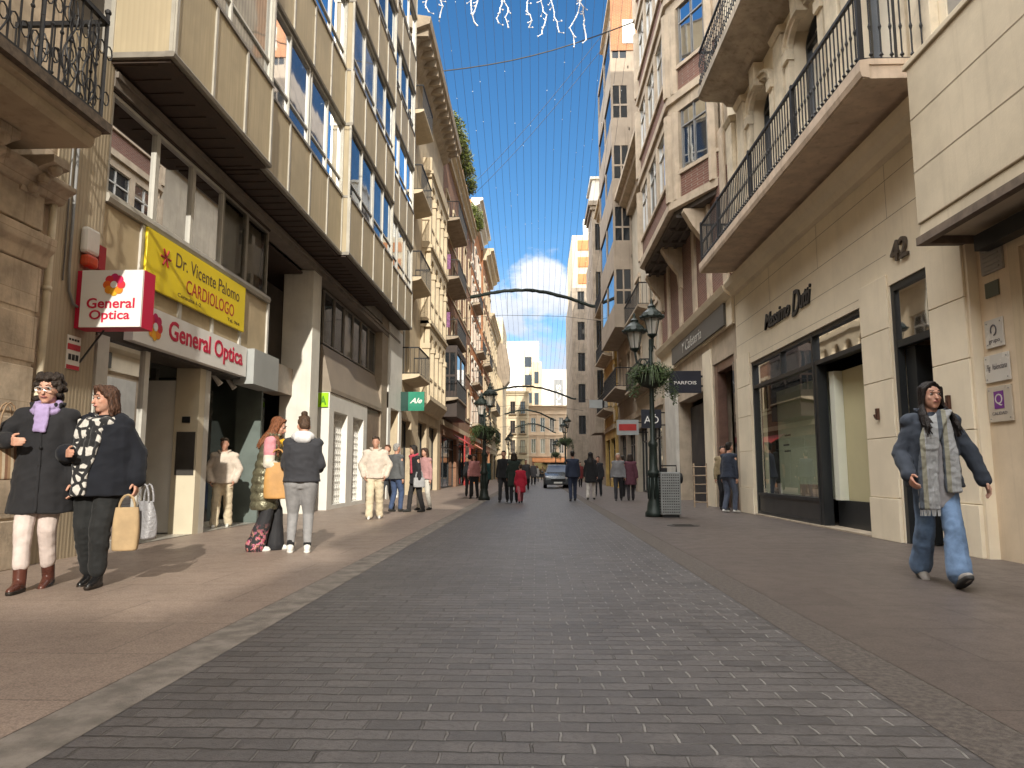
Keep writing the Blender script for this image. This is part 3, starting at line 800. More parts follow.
def build_L1():
    fr = Fr('L', XL)
    B = thing('stone_building', 'weathered old stone house with ornate iron balcony beside the opticians', 'building', (XL, 4, 0))
    st = MATS['stone_old']
    w = MB(); H = 15.5
    holes = [(1.2, 2.6, 0, 2.9), (5.0, 6.2, 4.55, 7.1), (2.2, 3.4, 4.55, 7.1), (5.0, 6.2, 8.3, 10.6), (2.2, 3.4, 8.3, 10.6), (5., 6.2, 11.6, 13.8), (2.2, 3.4, 11.6, 13.8)]
    holes_wall(w, fr, -6, 7.62, 0, H, holes, .3); shell(w, fr, -6, 7.62, 0, H)
    w.build('wall', st, B)
    # end pier of rough render beside the shop front
    p = MB(); p.box(fr, 7.62, 8.53, -.5, .02, 0, 6.3); p.build('pier', M_ribs('ribbed_render', (.42, .35, .25), freq=16, var=.2), B)
    # pilaster: plinth, shaft, capital blocks
    q = MB()
    q.box(fr, 5.6, 7.45, .002, .10, 0, .5); q.box(fr, 5.75, 7.4, .002, .06, .5, 3.2)
    for k in range(5): q.box(fr, 5.72, 7.43, .002, .072, .52 + k * .55, .52 + k * .55 + .5)
    q.profile(fr, 5.6, 7.5, [(.002, 3.22), (.08, 3.24), (.10, 3.36), (.16, 3.42), (.18, 3.56), (.002, 3.6)])
    q.box(fr, 5.8, 7.35, .002, .10, 3.62, 4.0)
    q.profile(fr, 5.5, 7.6, [(.002, 3.98), (.14, 4.0), (.2, 4.1), (.28, 4.14), (.28, 4.2), (.002, 4.24)])
    q.box(fr, -5.9, 1.0, .002, .08, 0, .55); q.box(fr, 2.9, 5.4, .002, .06, 0, .5)
    q.build('pilaster', st, B, bevel=.012)
    for k, u in enumerate((6.95, 6.2)):
        cv = MB()     # carved bracket under the balcony
        cv.profile(fr, u, u + .26, [(.002, 3.9), (.12, 3.95), (.16, 4.1), (.32, 4.2), (.45, 4.24), (.45, 4.32), (.002, 4.32)])
        for j in range(3): cv.ball(fr.P(u + .13, .14 + j * .12, 4.02 + j * .09), .07, 8, 6)
        cv.build('bracket', st, B)
    o = MB()
    o.profile(fr, -6, 6.85, [(.002, 4.33), (.9, 4.33), (.94, 4.38), (.94, 4.44), (1.0, 4.46), (1.02, 4.56), (.002, 4.56)])
    bo = o.build('balcony', M('balcony_plaster', (.44, .36, .26), .8, .15, 2, .25, streak=.35), B)
    rim = MB(); rim.box(fr, -6, 6.9, .95, 1.08, 4.5, 4.6); rim.box(fr, 6.82, 6.92, .01, .95, 4.5, 4.6); rim.build('edge_rail', M('rusty_edge', (.10, .075, .055), .7, .4, 12, .4), bo)
    r = MB(); railing(r, fr, 3.0, 6.82, 1.0, 4.62, 5.7, .13, .010, deco=2, dwall=.02)
    for u in (6.82, 5.9, 4.9):
        r.tube([fr.P(u, 1.0, 4.6), fr.P(u, 1.0, 5.8)], .02, 6); r.ball(fr.P(u, 1.0, 5.82), .035)
    # lyre scrolls in the corner panels
    for u0 in (6.3, 6.6, 5.4, 4.4):
        for sg in (-1, 1):
            r.tube([fr.P(u0 + sg * (.02 + .09 * math.sin(t * 1.9)) , 1.0, 4.7 + t * .3) for t in [k * .2 for k in range(16)]], .009, 5, False)
    for d in (.3, .65):
        for sg in (-1, 1):
            r.tube([fr.P(6.82, d + sg * (.02 + .09 * math.sin(t * 1.9)), 4.7 + t * .3) for t in [k * .2 for k in range(16)]], .009, 5, False)
    r.build('railing', MATS['iron'], bo)
    for i, (a, b, z0, z1) in enumerate([h for h in holes if h[2] > 3]):
        window(B, fr, a, b, z0, z1, -.25, 'frame_white', 'glass', 2, 1, .07, transom=z1 - .5, name='balcony_door')
        s = MB(); s.box(fr, a - .18, a - .005, .003, .05, z0, z1 + .1); s.box(fr, b + .005, b + .18, .003, .05, z0, z1 + .1); s.box(fr, a - .22, b + .22, .003, .09, z1 + .102, z1 + .3)
        s.build('door_surround', M('ochre_render', (.5, .3, .17), .8, .12, 2, .2, streak=.2) if i == 0 else st, B)
    d = MB(); d.box(fr, 1.25, 2.55, -.28, -.2, 0, 2.88)
    for k in range(6): d.box(fr, 1.3, 2.5, -.199, -.17, .1 + k * .46, .45 + k * .46)
    d.build('street_door', M('wood_dark', (.09, .05, .03), .5, .3, 8, .3), B)
    c = MB(); cornice(c, fr, -6, 7.62, H - .45, .5, .45); c.build('cornice', st, B)
    dp = MB(); dp.tube([fr.P(7.53, .07, .05), fr.P(7.53, .07, 3.1), fr.P(7.53, .07, 4.3)], .04, 10)
    for z in (.6, 1.8, 3.0): dp.tube([fr.P(7.53, .07, z), fr.P(7.53, .07, z + .05)], .05, 10)
    dp.build('downpipe', M('cream_pipe', (.62, .55, .42), .5, .15, 5, .1), B, smooth=True)
    cd = MB(); cd.tube([fr.P(7.9, .05, 4.9), fr.P(7.9, .05, 3.35), fr.P(7.93, .05, 3.1), fr.P(8.02, .05, 2.97), fr.P(8.35, .05, 2.9)], .017, 8)
    cd.tube([fr.P(7.82, .04, 5.6), fr.P(7.82, .04, 3.2)], .01, 6)
    cd.build('cable_conduit', MATS['frame_grey'], B, smooth=True)
    # alarm box
    A = thing('alarm_box', 'small white and red alarm box on the pier above the shop sign', 'alarm box', fr.P(8.2, .02, 3.5))
    a = MB(); a.box(fr, 8.08, 8.34, .022, .13, 3.62, 3.95); a.build('casing', MATS['white_paint'], A, bevel=.04)
    a = MB(); a.box(fr, 8.1, 8.32, .022, .14, 3.46, 3.615); a.build('siren_lens', M('alarm_red', (.55, .08, .03), .35, .1, 5, 0), A, bevel=.04)
    a = MB(); a.box(fr, 8.36, 8.5, .022, .1, 3.5, 3.8); a.build('junction_box', M('red_box', (.4, .03, .04), .5, .1, 5, .1), A)
    NT = thing('wall_notice', 'small red and white notice sheet stuck on the pier beside the shop', 'notice', fr.P(8.1, .03, 2.2))
    a = MB(); a.box(fr, 8.0, 8.24, .022, .032, 2.2, 2.6); a.build('sheet', MATS['white_paint'], NT)
    a = MB(); a.box(fr, 8.005, 8.235, .033, .036, 2.43, 2.5); a.box(fr, 8.005, 8.235, .033, .036, 2.2, 2.25); a.build('red_band', M('notice_red', (.5, .04, .06), .6, .1, 5, 0), NT)
    a = MB()
    for k in range(3): a.box(fr, 8.03 + k * .065, 8.08 + k * .065, .033, .036, 2.31, 2.38)
    for k in range(4): a.box(fr, 8.02 + k * .05, 8.055 + k * .05, .033, .036, 2.54, 2.565)
    a.build('print', MATS['frame_dark'], NT)

def flower(org, right, up, r, parent, name='emblem'):
    """ring of eight petals running pink - red - orange - yellow"""
    rv, uv = Vector(right), Vector(up); nv = rv.cross(uv); og = Vector(org); e = thing(name, None, None, (0, 0, 0)); e.parent = parent
    e.location = og - top_offset(parent)
    cols = [(.55, .02, .14), (.62, .03, .05), (.72, .13, .02), (.8, .3, .02), (.85, .45, .03), (.8, .25, .02), (.6, .03, .05), (.55, .02, .1)]
    for k in range(8):
        a = math.pi / 2 + k * math.pi / 4
        c = og + (rv * math.cos(a) + uv * math.sin(a)) * r * .62
        b = MB(); n = 12
        o = [c + (rv * math.cos(2 * math.pi * j / n) + uv * math.sin(2 * math.pi * j / n)) * r * .36 + nv * (.002 + .0008 * k) for j in range(n)]
        b.add(o, [tuple(range(n))]); b.build('petal', M('petal_%d' % k, cols[k], .5, .03, 3, 0), e)
    b = MB(); n = 16; b.add([og + (rv * math.cos(2 * math.pi * j / n) + uv * math.sin(2 * math.pi * j / n)) * r * .3 + nv * .012 for j in range(n)], [tuple(range(n))])
    b.build('centre', MATS['sign_white'], e)
    return e

def bay(B, u0, u1, dx, z0, floors, npan, fh=3.36, win_pairs=2, last=False, first_end=True):
    """projecting stack of ribbed panels and ribbon windows"""
    fr = Fr('L', XL + dx); fe = Fr('F', u0); fb = Fr('B', u1)
    ztop = z0 + floors * fh + 1.3
    mul = MB()
    for k in range(floors + 1):
        z = z0 + k * fh; pan = MB(); sl = MB()
        for i in range(npan):
            a = u0 + (u1 - u0) * i / npan; b = u0 + (u1 - u0) * (i + 1) / npan
            pan.box(fr, a + .02, b - .02, -.08, -.002, z + .06, z + 1.45)
        pan.box(fe, XL + .002, XL + dx - .05, -.08, -.003, z + .06, z + 1.45); pan.box(fb, XL + .002, XL + dx - .05, -.08, -.003, z + .06, z + 1.45)
        for i in range(npan + 1):
            a = min(max(u0 + (u1 - u0) * i / npan, u0 + .03), u1 - .03)
            mul.box(fr, a - .03, a + .03, -.05, .025, z + .05, z + 1.5)
        sl.profile(fr, u0 - .02, u1 + .02, [(-.1, z - .02), (.02, z - .02), (.035, z + .03), (.02, z + .058), (-.1, z + .058)])
        sl.box(fr, u0, u1, -.06, .03, z + 1.452, z + 1.51)
        sl.box(fe, XL + .002, XL + dx, -.06, .012, z - .018, z + .056); sl.box(fe, XL + .002, XL + dx, -.06, .012, z + 1.453, z + 1.508)
        pan.build('cladding', MATS['panel_ribs'], B); sl.build('ledge', MATS['alu_dark'], B)
    for u in (u0, u1):
        f2 = fe if u == u0 else fb
        mul.box(f2, XL + .002, XL + .06, -.05, .014, z0, ztop); mul.box(f2, XL + dx - .05, XL + dx, -.05, .016, z0, ztop)
    mul.build('mullion', MATS['alu'], B)
    for k in range(floors):
        z = z0 + k * fh + 1.51
        for i in range(win_pairs):
            a = u0 + (u1 - u0) * i / win_pairs; b = u0 + (u1 - u0) * (i + 1) / win_pairs
            o = window(B, fr, a + .04, b - .04, z, z + fh - 1.51 - .02, -.1, 'frame_alu', 'glass_l2', 2, 1, .055, transom=z + .42)
        e = MB(); e.box(fe, XL + .01, XL + dx - .05, -.06, -.004, z, z + fh - 1.51 - .02); e.build('end_cladding', MATS['panel_ribs'], B)
        e = MB(); e.box(fb, XL + .01, XL + dx - .05, -.06, -.004, z, z + fh - 1.51 - .02); e.build('end_cladding', MATS['panel_ribs'], B)

def build_L2():
    fr = Fr('L', XL)
    M_ribs('panel_ribs', (.45, .375, .25), freq=14, var=.12, ribs=.10)
    M('alu', (.44, .42, .37), .35, .1, 4, .05, metal=.2); M('alu_dark', (.26, .24, .21), .4, .15, 4, .05, metal=.2); M('frame_alu', (.56, .55, .51), .35, .08, 4, .05)
    M_glass_dark('glass_l2', (.03, .035, .04), (.42, .40, .34), .4)
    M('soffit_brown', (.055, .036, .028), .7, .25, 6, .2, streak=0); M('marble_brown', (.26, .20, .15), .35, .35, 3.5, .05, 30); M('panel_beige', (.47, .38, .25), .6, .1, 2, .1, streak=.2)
    M('sign_white', (.8, .79, .77), .4, .03, 2, 0); M('sign_red', (.55, .015, .06), .4, .03, 2, 0); M('sign_yellow', (.80, .62, .02), .4, .04, 2, 0)
    M('mint_board', (.55, .66, .60), .5, .05, 2, 0); M('shop_floor', (.4, .38, .34), .3, .1, 3, .05); M('terrazzo_grey', (.36, .35, .33), .5, .2, 6, .1, 60)
    B = thing('panel_clad_block', 'modern block with beige ribbed panels and projecting window bays over the opticians', 'building', (XL, 18, 0))
    # upper storeys
    bay(B, 8.40, 11.75, .85, 6.32, 4, 3, win_pairs=1)
    bay(B, 11.752, 16.8, .72, 6.32, 4, 4)
    bay(B, 16.802, 22.1, .90, 6.32, 4, 4)
    bay(B, 22.102, 28.0, .50, 6.72, 4, 4)
    w = MB(); w.box(fr, 8.54, 28, -9, -.02, 6.34, 21.4); w.build('core', MATS['concrete'], B)
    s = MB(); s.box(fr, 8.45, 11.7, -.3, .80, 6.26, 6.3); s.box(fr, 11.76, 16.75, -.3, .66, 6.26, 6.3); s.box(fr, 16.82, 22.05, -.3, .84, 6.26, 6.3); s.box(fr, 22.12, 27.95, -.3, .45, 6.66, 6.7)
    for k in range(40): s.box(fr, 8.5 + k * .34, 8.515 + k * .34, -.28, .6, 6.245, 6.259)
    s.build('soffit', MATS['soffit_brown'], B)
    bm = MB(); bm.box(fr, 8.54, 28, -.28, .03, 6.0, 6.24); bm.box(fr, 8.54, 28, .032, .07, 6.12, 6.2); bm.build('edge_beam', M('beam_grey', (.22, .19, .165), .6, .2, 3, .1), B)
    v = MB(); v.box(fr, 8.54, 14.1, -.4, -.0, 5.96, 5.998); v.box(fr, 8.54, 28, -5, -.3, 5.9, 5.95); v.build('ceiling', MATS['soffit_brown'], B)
    # first-floor ribbon of windows with vertical blinds
    us = [8.58, 9.75, 10.85, 11.95, 13.0, 14.08]
    for a, b in zip(us[:-1], us[1:]):
        f = MB(); fw = .05
        f.box(fr, a, a + fw, -.1, -.02, 4.56, 5.95); f.box(fr, b - fw, b - .002, -.1, -.02, 4.56, 5.95); f.box(fr, a + fw, b - fw, -.1, -.02, 4.56, 4.62); f.box(fr, a + fw, b - fw, -.1, -.02, 5.9, 5.95)
        o = f.build('ribbon_window', MATS['frame_alu'] if a < 11 else MATS['alu_dark'], B)
        quadz(fr, a + fw, b - fw, -.06, 4.6, 5.92).build('pane', MATS['shop_glass'], o)
        bl = MB(); n = 9; rnd = random.Random(int(a * 10))
        for i in range(n):
            u = a + .1 + (b - a - .2) * i / (n - 1); t = rnd.uniform(.3, .6) if a < 10.8 else rnd.uniform(.5, .9)
            if a < 9 and i < 4: continue
            bl.quad(fr.P(u - .045, -.2 - .03 * t, 4.6), fr.P(u + .045, -.2 + .04 * t, 4.6), fr.P(u + .045, -.2 + .04 * t, 5.92), fr.P(u - .045, -.2 - .03 * t, 5.92))
        bl.build('vertical_blind', M('blind_cream', (.62, .57, .42), .8, .08, 2, 0) if a < 10.8 else M('blind_brown', (.22, .18, .13), .8, .1, 2, 0), o)
    rm = MB(); rm.box(fr, 8.56, 14.1, -2.6, -2.5, 4.5, 5.95); rm.box(fr, 8.56, 14.1, -2.5, -.1, 4.42, 4.5); rm.box(fr, 14.05, 14.12, -2.6, -.12, 3.3, 5.95); rm.build('office_room', M('room_brown', (.16, .13, .10), .9, .2, 1, 0), B)
    sl = MB(); sl.profile(fr, 8.54, 14.1, [(-.1, 4.44), (.05, 4.44), (.07, 4.5), (.05, 4.56), (-.1, 4.56)]); sl.build('window_ledge', MATS['alu'], B)
    # beige spandrel panels with pale mullions
    pb = MB(); ml = MB()
    cs = [8.54, 9.42, 10.55, 11.65, 12.78, 14.1]
    for a, b in zip(cs[:-1], cs[1:]):
        pb.box(fr, a + .03, b - .03, -.1, -.005, 3.0, 4.43)
    for a in cs[1:]: ml.box(fr, a - .04, a + .04, -.08, .03, 3.02, 4.435)
    pb.build('spandrel_panel', MATS['panel_beige'], B); ml.build('mullion', MATS['frame_alu'], B)
    # ---- opticians' shop front
    F = MB()
    F.box(fr, 8.56, 8.8, -.3, .04, 0, 2.72); F.box(fr, 11.62, 11.8, -.5, -.02, 0, 2.7); F.box(fr, 9.72, 9.84, -.25, .0, 0, 2.7)
    F.box(fr, 8.8, 9.72, -.1, .0, 0, .12); F.box(fr, 11.8, 14.05, -.58, -.5, 0, .1)
    F.build('shop_frame', MATS['frame_alu'], B)
    hd = MB(); hd.box(fr, 8.54, 12.9, -.5, .03, 2.702, 2.99); hd.build('header', M('header_dark', (.05, .04, .035), .5, .1, 3, .05), B)
    for a, b in ((8.8, 9.72), (11.8, 14.05)):
        dw = -.04 if a < 11 else -.52
        o = quadz(fr, a, b, dw, .1, 2.7).build('shop_window', MATS['shop_glass'], B)
        if a > 11:
            d = MB()
            for k in range(9): d.box(fr, 12.3 + k * .13, 12.37 + k * .13, dw + .004, dw + .006, .98, 1.02)
            d.build('safety_dots', MATS['white_paint'], o)
    ib = MB(); ib.box(fr, 9.25, 9.7, -.5, -.12, .15, 1.75); ib.build('display_board', MATS['mint_board'], B)
    it = MB(); it.box(fr, 8.6, 14.05, -4.6, -4.5, 0, 2.95); it.box(fr, 8.56, 8.62, -4.5, -.35, 0, 2.95)
    it.build('shop_interior', M('interior_dark', (.36, .37, .35), .8, .2, 2, 0), B)
    rw = MB(); rw.box(fr, 14.06, 14.14, -4.5, -.02, 0, 2.95); rw.build('partition', M('interior_green', (.13, .16, .15), .5, .2, 2, 0), B)
    il = MB(); il.box(fr, 8.6, 14.05, -4.5, -.1, 2.9, 2.98); il.build('shop_ceiling', M('ceil_pale', (.5, .5, .46), .8, .05, 2, 0), B)
    fl = MB(); fl.quad(fr.P(8.6, -4.5, .012), fr.P(14.05, -4.5, .012), fr.P(14.05, -.02, .012), fr.P(8.6, -.02, .012)); fl.build('shop_floor', MATS['shop_floor'], B)
    # recessed doorway: sliding leaf, side wall with intercom
    dr = MB(); dr.box(fr, 11.44, 11.5, -1.02, -.43, .03, 2.5); do = dr.build('sliding_door', M('door_grey', (.70, .69, .66), .4, .06, 2, .03), B)
    sw = MB(); sw.box(fr, 11.42, 11.615, -.42, -.02, 0, 2.7); so = sw.build('side_wall', M('cream_panel', (.62, .56, .43), .5, .06, 2, .05), B)
    ff = Fr('F', 11.42); sp = MB(); sp.box(ff, XL - .36, XL - .05, .002, .012, .95, 1.65); sp.build('dark_plate', M('plate_dark', (.06, .055, .05), .4, .1, 3, .05), so)
    sp = MB(); sp.box(ff, XL - .28, XL - .15, .002, .02, 1.8, 1.9); sp.build('intercom', MATS['frame_dark'], so)
    sh = MB()
    for k in range(9):
        sh.box(fr, 10.9, 11.4, -1.45, -1.1, .75 + k * .17, .765 + k * .17)
    sho = sh.build('display_shelf', MATS['frame_dark'], B)
    gl = MB(); rnd = random.Random(3)
    for k in range(9):
        for j in range(3):
            u = 10.95 + j * .13
            for sg in (-1, 1): gl.ball(fr.P(u + sg * .03, -1.07, .80 + k * .17), (.01, .026, .022), 6, 5)
    gl.build('spectacle_row', M('specs', (.3, .2, .15), .3, .5, 30, 0), sho)
    tl = MB()
    for u in (12.35, 12.95): tl.tube([fr.P(u, -.25, 2.85), fr.P(u, -.25, 2.72), fr.P(u + .04, -.12, 2.55)], [.015, .03, .055], 8)
    tl.build('spotlight', MATS['white_paint'], B)
    for u, h in ((13.2, 1.3), (12.6, .9), (13.6, 1.7)):
        st = MB(); st.box(fr, u, u + .35, -2.6, -2.2, 0, h); st.build('display_unit', M('unit_grey', (.18, .19, .18), .5, .2, 2, 0), B)
    col = MB(); col.box(fr, 12.75, 12.86, -1.6, -1.5, 0, 2.9); col.build('column', MATS['alu_dark'], B)
    # grey box fascia at the far end of the shop
    gb = MB(); gb.box(fr, 12.86, 14.12, -.1, .28, 2.62, 3.28); gb.build('box_fascia', M('fascia_grey', (.36, .38, .38), .4, .08, 2, .05), B)
    # ---- portico beyond: dark back wall, marble beam, pillars
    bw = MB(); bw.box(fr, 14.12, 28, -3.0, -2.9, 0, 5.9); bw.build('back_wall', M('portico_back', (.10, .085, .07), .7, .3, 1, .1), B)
    mb = MB(); mb.box(fr, 14.13, 17.04, -.9, -.45, 2.85, 3.5); mb.box(fr, 17.71, 18.68, -.9, -.45, 2.85, 3.5); mb.build('marble_beam', MATS['marble_brown'], B)
    pw = MB(); pw.box(fr, 14.3, 18.6, -1.4, -1.34, 3.55, 5.85); po = pw.build('mezzanine_wall', M('mezz', (.17, .15, .13), .8, .2, 1, .05), B)
    for a, b in ((17.05, 17.7),):
        p = MB(); p.box(fr, a, b, -.76, -.002, 0, 6.0); p.build('pillar', M('pillar_pale', (.72, .70, .64), .6, .08, 2, .1, streak=.15), B, bevel=.015)
    g3 = quadz(fr, 14.15, 17.03, -1.1, .1, 2.8).build('shop_window', MATS['glass_black'], B)
    # white rendered portal with pierced screens
    p = MB()
    holes = [(19.15, 20.55, .12, 2.65), (21.2, 22.5, .12, 2.65)]
    holes_wall(p, fr, 18.7, 22.95, 0, 3.12, holes, .25)
    f2 = Fr('F', 18.7); p.quad((XL - 1.2, 18.7, 0), (XL, 18.7, 0), (XL, 18.7, 3.12), (XL - 1.2, 18.7, 3.12)); p.quad((XL - 1.2, 22.95, 0), (XL, 22.95, 0), (XL, 22.95, 3.12), (XL - 1.2, 22.95, 3.12))
    p.quad(fr.P(18.7, 0, 3.12), fr.P(22.95, 0, 3.12), fr.P(22.95, -1.2, 3.12), fr.P(18.7, -1.2, 3.12))
    p.build('white_portal', M('portal_white', (.74, .73, .69), .6, .06, 2, .1), B)
    for a, b, c, e in holes:
        l = MB()
        nu, nz = 7, 13
        for i in range(nu + 1): l.box(fr, a + (b - a) * i / nu - .012, a + (b - a) * i / nu + .012, -.2, -.16, c, e)
        for j in range(nz + 1): l.box(fr, a, b, -.198, -.162, c + (e - c) * j / nz - .012, c + (e - c) * j / nz + .012)
        for i in range(nu):
            for j in range(nz): 
                u = a + (b - a) * (i + .5) / nu; z = c + (e - c) * (j + .5) / nz
                l.tube([fr.P(u + .06 * math.cos(t), -.18, z + .075 * math.sin(t)) for t in [k * math.pi / 3 for k in range(7)]], .018, 4, False)
        l.build('pierced_screen', MATS['white_paint'], B)
        quadz(fr, a, b, -.24, c, e).build('screen_backing', M('screen_back', (.10, .11, .10), .7, .2, 2, 0), B)
    # sloping grey panels over the portal, then a ribbon of dark windows
    sp = MB(); sp.profile(fr, 18.7, 25.0, [(-.3, 3.13), (.03, 3.13), (.03, 3.24), (-.25, 4.42), (-.3, 4.42)])
    sp.build('sloping_panel', M('sloping_taupe', (.30, .25, .20), .5, .12, 1.5, .05), B)
    for k in range(6):
        a = 18.75 + k * 1.04; window(B, fr, a, a + 1.0, 4.46, 5.95, -.3, 'alu_dark', 'glass_l2', 1, 1, .04)
    tp = MB(); tp.box(fr, 25.0, 26.0, -.3, -.002, 0, 6.6); tp.build('pier', M('taupe_stone', (.36, .30, .23), .6, .15, 2, .1, streak=.2), B)
    wl = MB(); wl.box(fr, 22.97, 25.0, -.5, -.06, 0, 3.1); wl.build('shop_wall', MATS['marble_brown'], B)
    w2 = MB(); holes_wall(w2, fr, 26.0, 28.6, 0, 3.95, [(26.45, 28.1, 0, 3.4)], 1.1, d=.05); w2.box(fr, 26, 28.6, -.1, .045, 3.955, 6.6); w2.build('white_doorway', MATS['portal_white'], B)
    quadz(fr, 26.4, 28.1, -1.0, 0, 3.4).build('doorway_back', M('door_teal', (.12, .15, .13), .6, .2, 2, 0), B)
    # ---- signs (each can be unscrewed: things of their own)
    G = thing('shop_sign', 'projecting square white and red opticians sign with ring emblem on the pier', 'shop sign', fr.P(8.6, .5, 2.95))
    f1 = Fr('F', 8.5); x0, x1, z0, z1 = -5.22, -4.32, 3.02, 3.62
    gx0, gx1 = -5.40, -4.66; gy = 8.1; fg = Fr('F', gy); z0, z1 = 2.70, 3.39
    b = MB(); b.box(fg, gx0, gx1, .0, .03, z0, z1); b.build('face_panel', MATS['sign_white'], G)
    b = MB(); b.box(fg, XL + .024, gx1 + .002, -.24, -.001, z0 - .004, z1 + .004); b.build('box', MATS['sign_red'], G)
    b = MB(); b.tube([fg.P(XL + .022, -.15, 2.3), fg.P(gx0 + .2, -.15, z0 - .002)], .012, 6); b.build('arm', MATS['frame_dark'], G)
    fy = gy - .031
    lettering('General', (gx0 + .08, fy, 2.925), (1, 0, 0), (0, 0, 1), .58, .125, MATS['sign_red'], G, bold=.018, depth=.004)
    lettering('Optica', (gx0 + .12, fy, 2.755), (1, 0, 0), (0, 0, 1), .49, .15, MATS['sign_red'], G, bold=.018, depth=.004)
    flower((gx0 + .40, fy - .002, 3.21), (1, 0, 0), (0, 0, 1), .14, G)
    K = thing('fascia_sign', 'long white fascia sign with red opticians name above the doorway', 'shop sign', fr.P(9.2, .04, 2.75))
    b = MB(); b.box(fr, 9.1, 12.8, .035, .16, 2.74, 3.28); b.build('board', MATS['sign_white'], K)
    lettering('General Optica', fr.P(10.0, .161, 2.83), (0, 1, 0), (0, 0, 1), 2.62, .38, MATS['sign_red'], K, bold=.018, depth=.006)
    flower(fr.P(9.62, .163, 3.02), (0, 1, 0), (0, 0, 1), .2, K)
    Y = thing('yellow_sign', 'yellow cardiologist sign board fixed to the spandrel panels', 'sign', fr.P(9.5, .04, 3.6))
    b = MB(); b.box(fr, 9.45, 12.82, .034, .075, 3.58, 4.42); b.build('board', MATS['sign_yellow'], Y, bevel=.006)
    red = M('sign_dark_red', (.38, .03, .03), .5, .05, 2, 0)
    blk = M('sign_brown', (.10, .06, .03), .5, .05, 2, 0)
    lettering('Dr. Vicente Palomo', fr.P(10.25, .076, 4.08), (0, 1, 0), (0, 0, 1), 2.3, .22, blk, Y, depth=.003)
    lettering('CARDIOLOGO', fr.P(10.6, .076, 3.76), (0, 1, 0), (0, 0, 1), 1.75, .22, red, Y, depth=.003)
    lettering('Consulta 1-2', fr.P(10.35, .076, 3.65), (0, 1, 0), (0, 0, 1), .75, .06, blk, Y, depth=.003)
    lettering('Tel. 964', fr.P(12.1, .076, 3.65), (0, 1, 0), (0, 0, 1), .5, .06, blk, Y, depth=.003)
    b = MB()
    for k in range(3):
        a = k * math.pi / 3; dv = Vector((0, math.cos(a) * .14, math.sin(a) * .14)); c0 = Vector(fr.P(9.95, .079, 4.12)); b.tube([c0 - dv, c0 + dv], .016, 5)
    b.build('star', red, Y)
    Lm = thing('lime_sign', 'lime green square sign at the top of the white portal', 'sign', (XL - .4, 18.68, 2.75))
    b = MB(); b.box(Fr('F', 18.7), XL - .72, XL - .03, .004, .05, 2.72, 3.1); b.build('board', M('lime', (.38, .72, .02), .4, .03, 2, 0), Lm)
    lettering('A', (XL - .25, 18.648, 2.78), (1, 0, 0), (0, 0, 1), .18, .24, M('lime_dark', (.1, .3, .02), .5, 0, 2, 0), Lm, bold=.03)
    Gs = thing('green_sign', 'green projecting shop sign with white script by the doorway', 'shop sign', (XL, 28.4, 3.5))
    b = MB(); b.box(Fr('F', 28.4), XL + .02, XL + .35, -.08, .0, 3.45, 4.22); b.build('dark_end', M('green_dark', (.01, .05, .04), .4, .05, 2, 0), Gs)
    b = MB(); b.box(Fr('F', 28.4), XL + .352, XL + 1.0, -.08, .004, 3.45, 4.22); b.build('board', M('green_sign', (.02, .24, .15), .4, .05, 2, 0), Gs)
    lettering('Ale', (XL + .42, 28.395, 3.75), (1, 0, 0), (0, 0, 1), .5, .22, MATS['sign_white'], Gs, shear=.4, bold=.02)
# ------------------------------------------------------------------ right side
XR = 5.2
def arch_window(B, fr, u0, u1, z0, z1, d=-.3, fm='frame_dark', gm='glass'):
    """round-headed window with a moulded stone surround"""
    c = (u0 + u1) / 2; r = (u1 - u0) / 2; zs = z1 - r * .55; n = 12
    arc = [(c + r * math.cos(a), zs + r * .55 * math.sin(a)) for a in [math.pi * k / n for k in range(n + 1)]]
    f = MB()
    pts = [fr.P(u1 - .03, d + .02, z0)] + [fr.P(c + (u - c) * .96, d + .02, zs + (z - zs) * .96) for u, z in arc] + [fr.P(u0 + .03, d + .02, z0)]
    f.tube(pts, .05, 4); f.box(fr, c - .04, c + .04, d, d + .05, z0, z1 - .05); f.box(fr, u0, u1, d, d + .052, zs - .04, zs + .04); f.box(fr, u0, u1, d, d + .05, z0, z0 + .5)
    o = f.build('window', MATS[fm], B)
    g = MB(); poly = [(u1, z0)] + arc + [(u0, z0)]
    g.add([fr.P(u, d, z) for u, z in poly], [tuple(range(len(poly)))]); g.build('pane', MATS[gm], o)
    s = MB()
    for k in range(n):
        (a, b), (a2, b2) = arc[k], arc[k + 1]
        ex = lambda u, z, t: (c + (u - c) * t, zs + (z - zs) * t)
        s.prism(fr, [(a, b), (a2, b2), ex(a2, b2, 1.22), ex(a, b, 1.22)], .003, .11)
        s.prism(fr, [ex(a, b, 1.221), ex(a2, b2, 1.221), ex(a2, b2, 1.34), ex(a, b, 1.34)], .003, .17)
    for u, v in ((u0 - .24, u0 - .003), (u1 + .003, u1 + .24)):
        s.box(fr, u, v, .003, .1, z0, zs - .002)
        s.box(fr, u - .03, v + .03 if u > c else v, .003, .16, zs - .22, zs - .004)
    s.prism(fr, [(c - .14, z1 - .1), (c + .14, z1 - .1), (c + .2, z1 + .42), (c - .2, z1 + .42)], .003, .24)
    s.build('surround', MATS['stone_carved'], B, smooth=False)
    return o

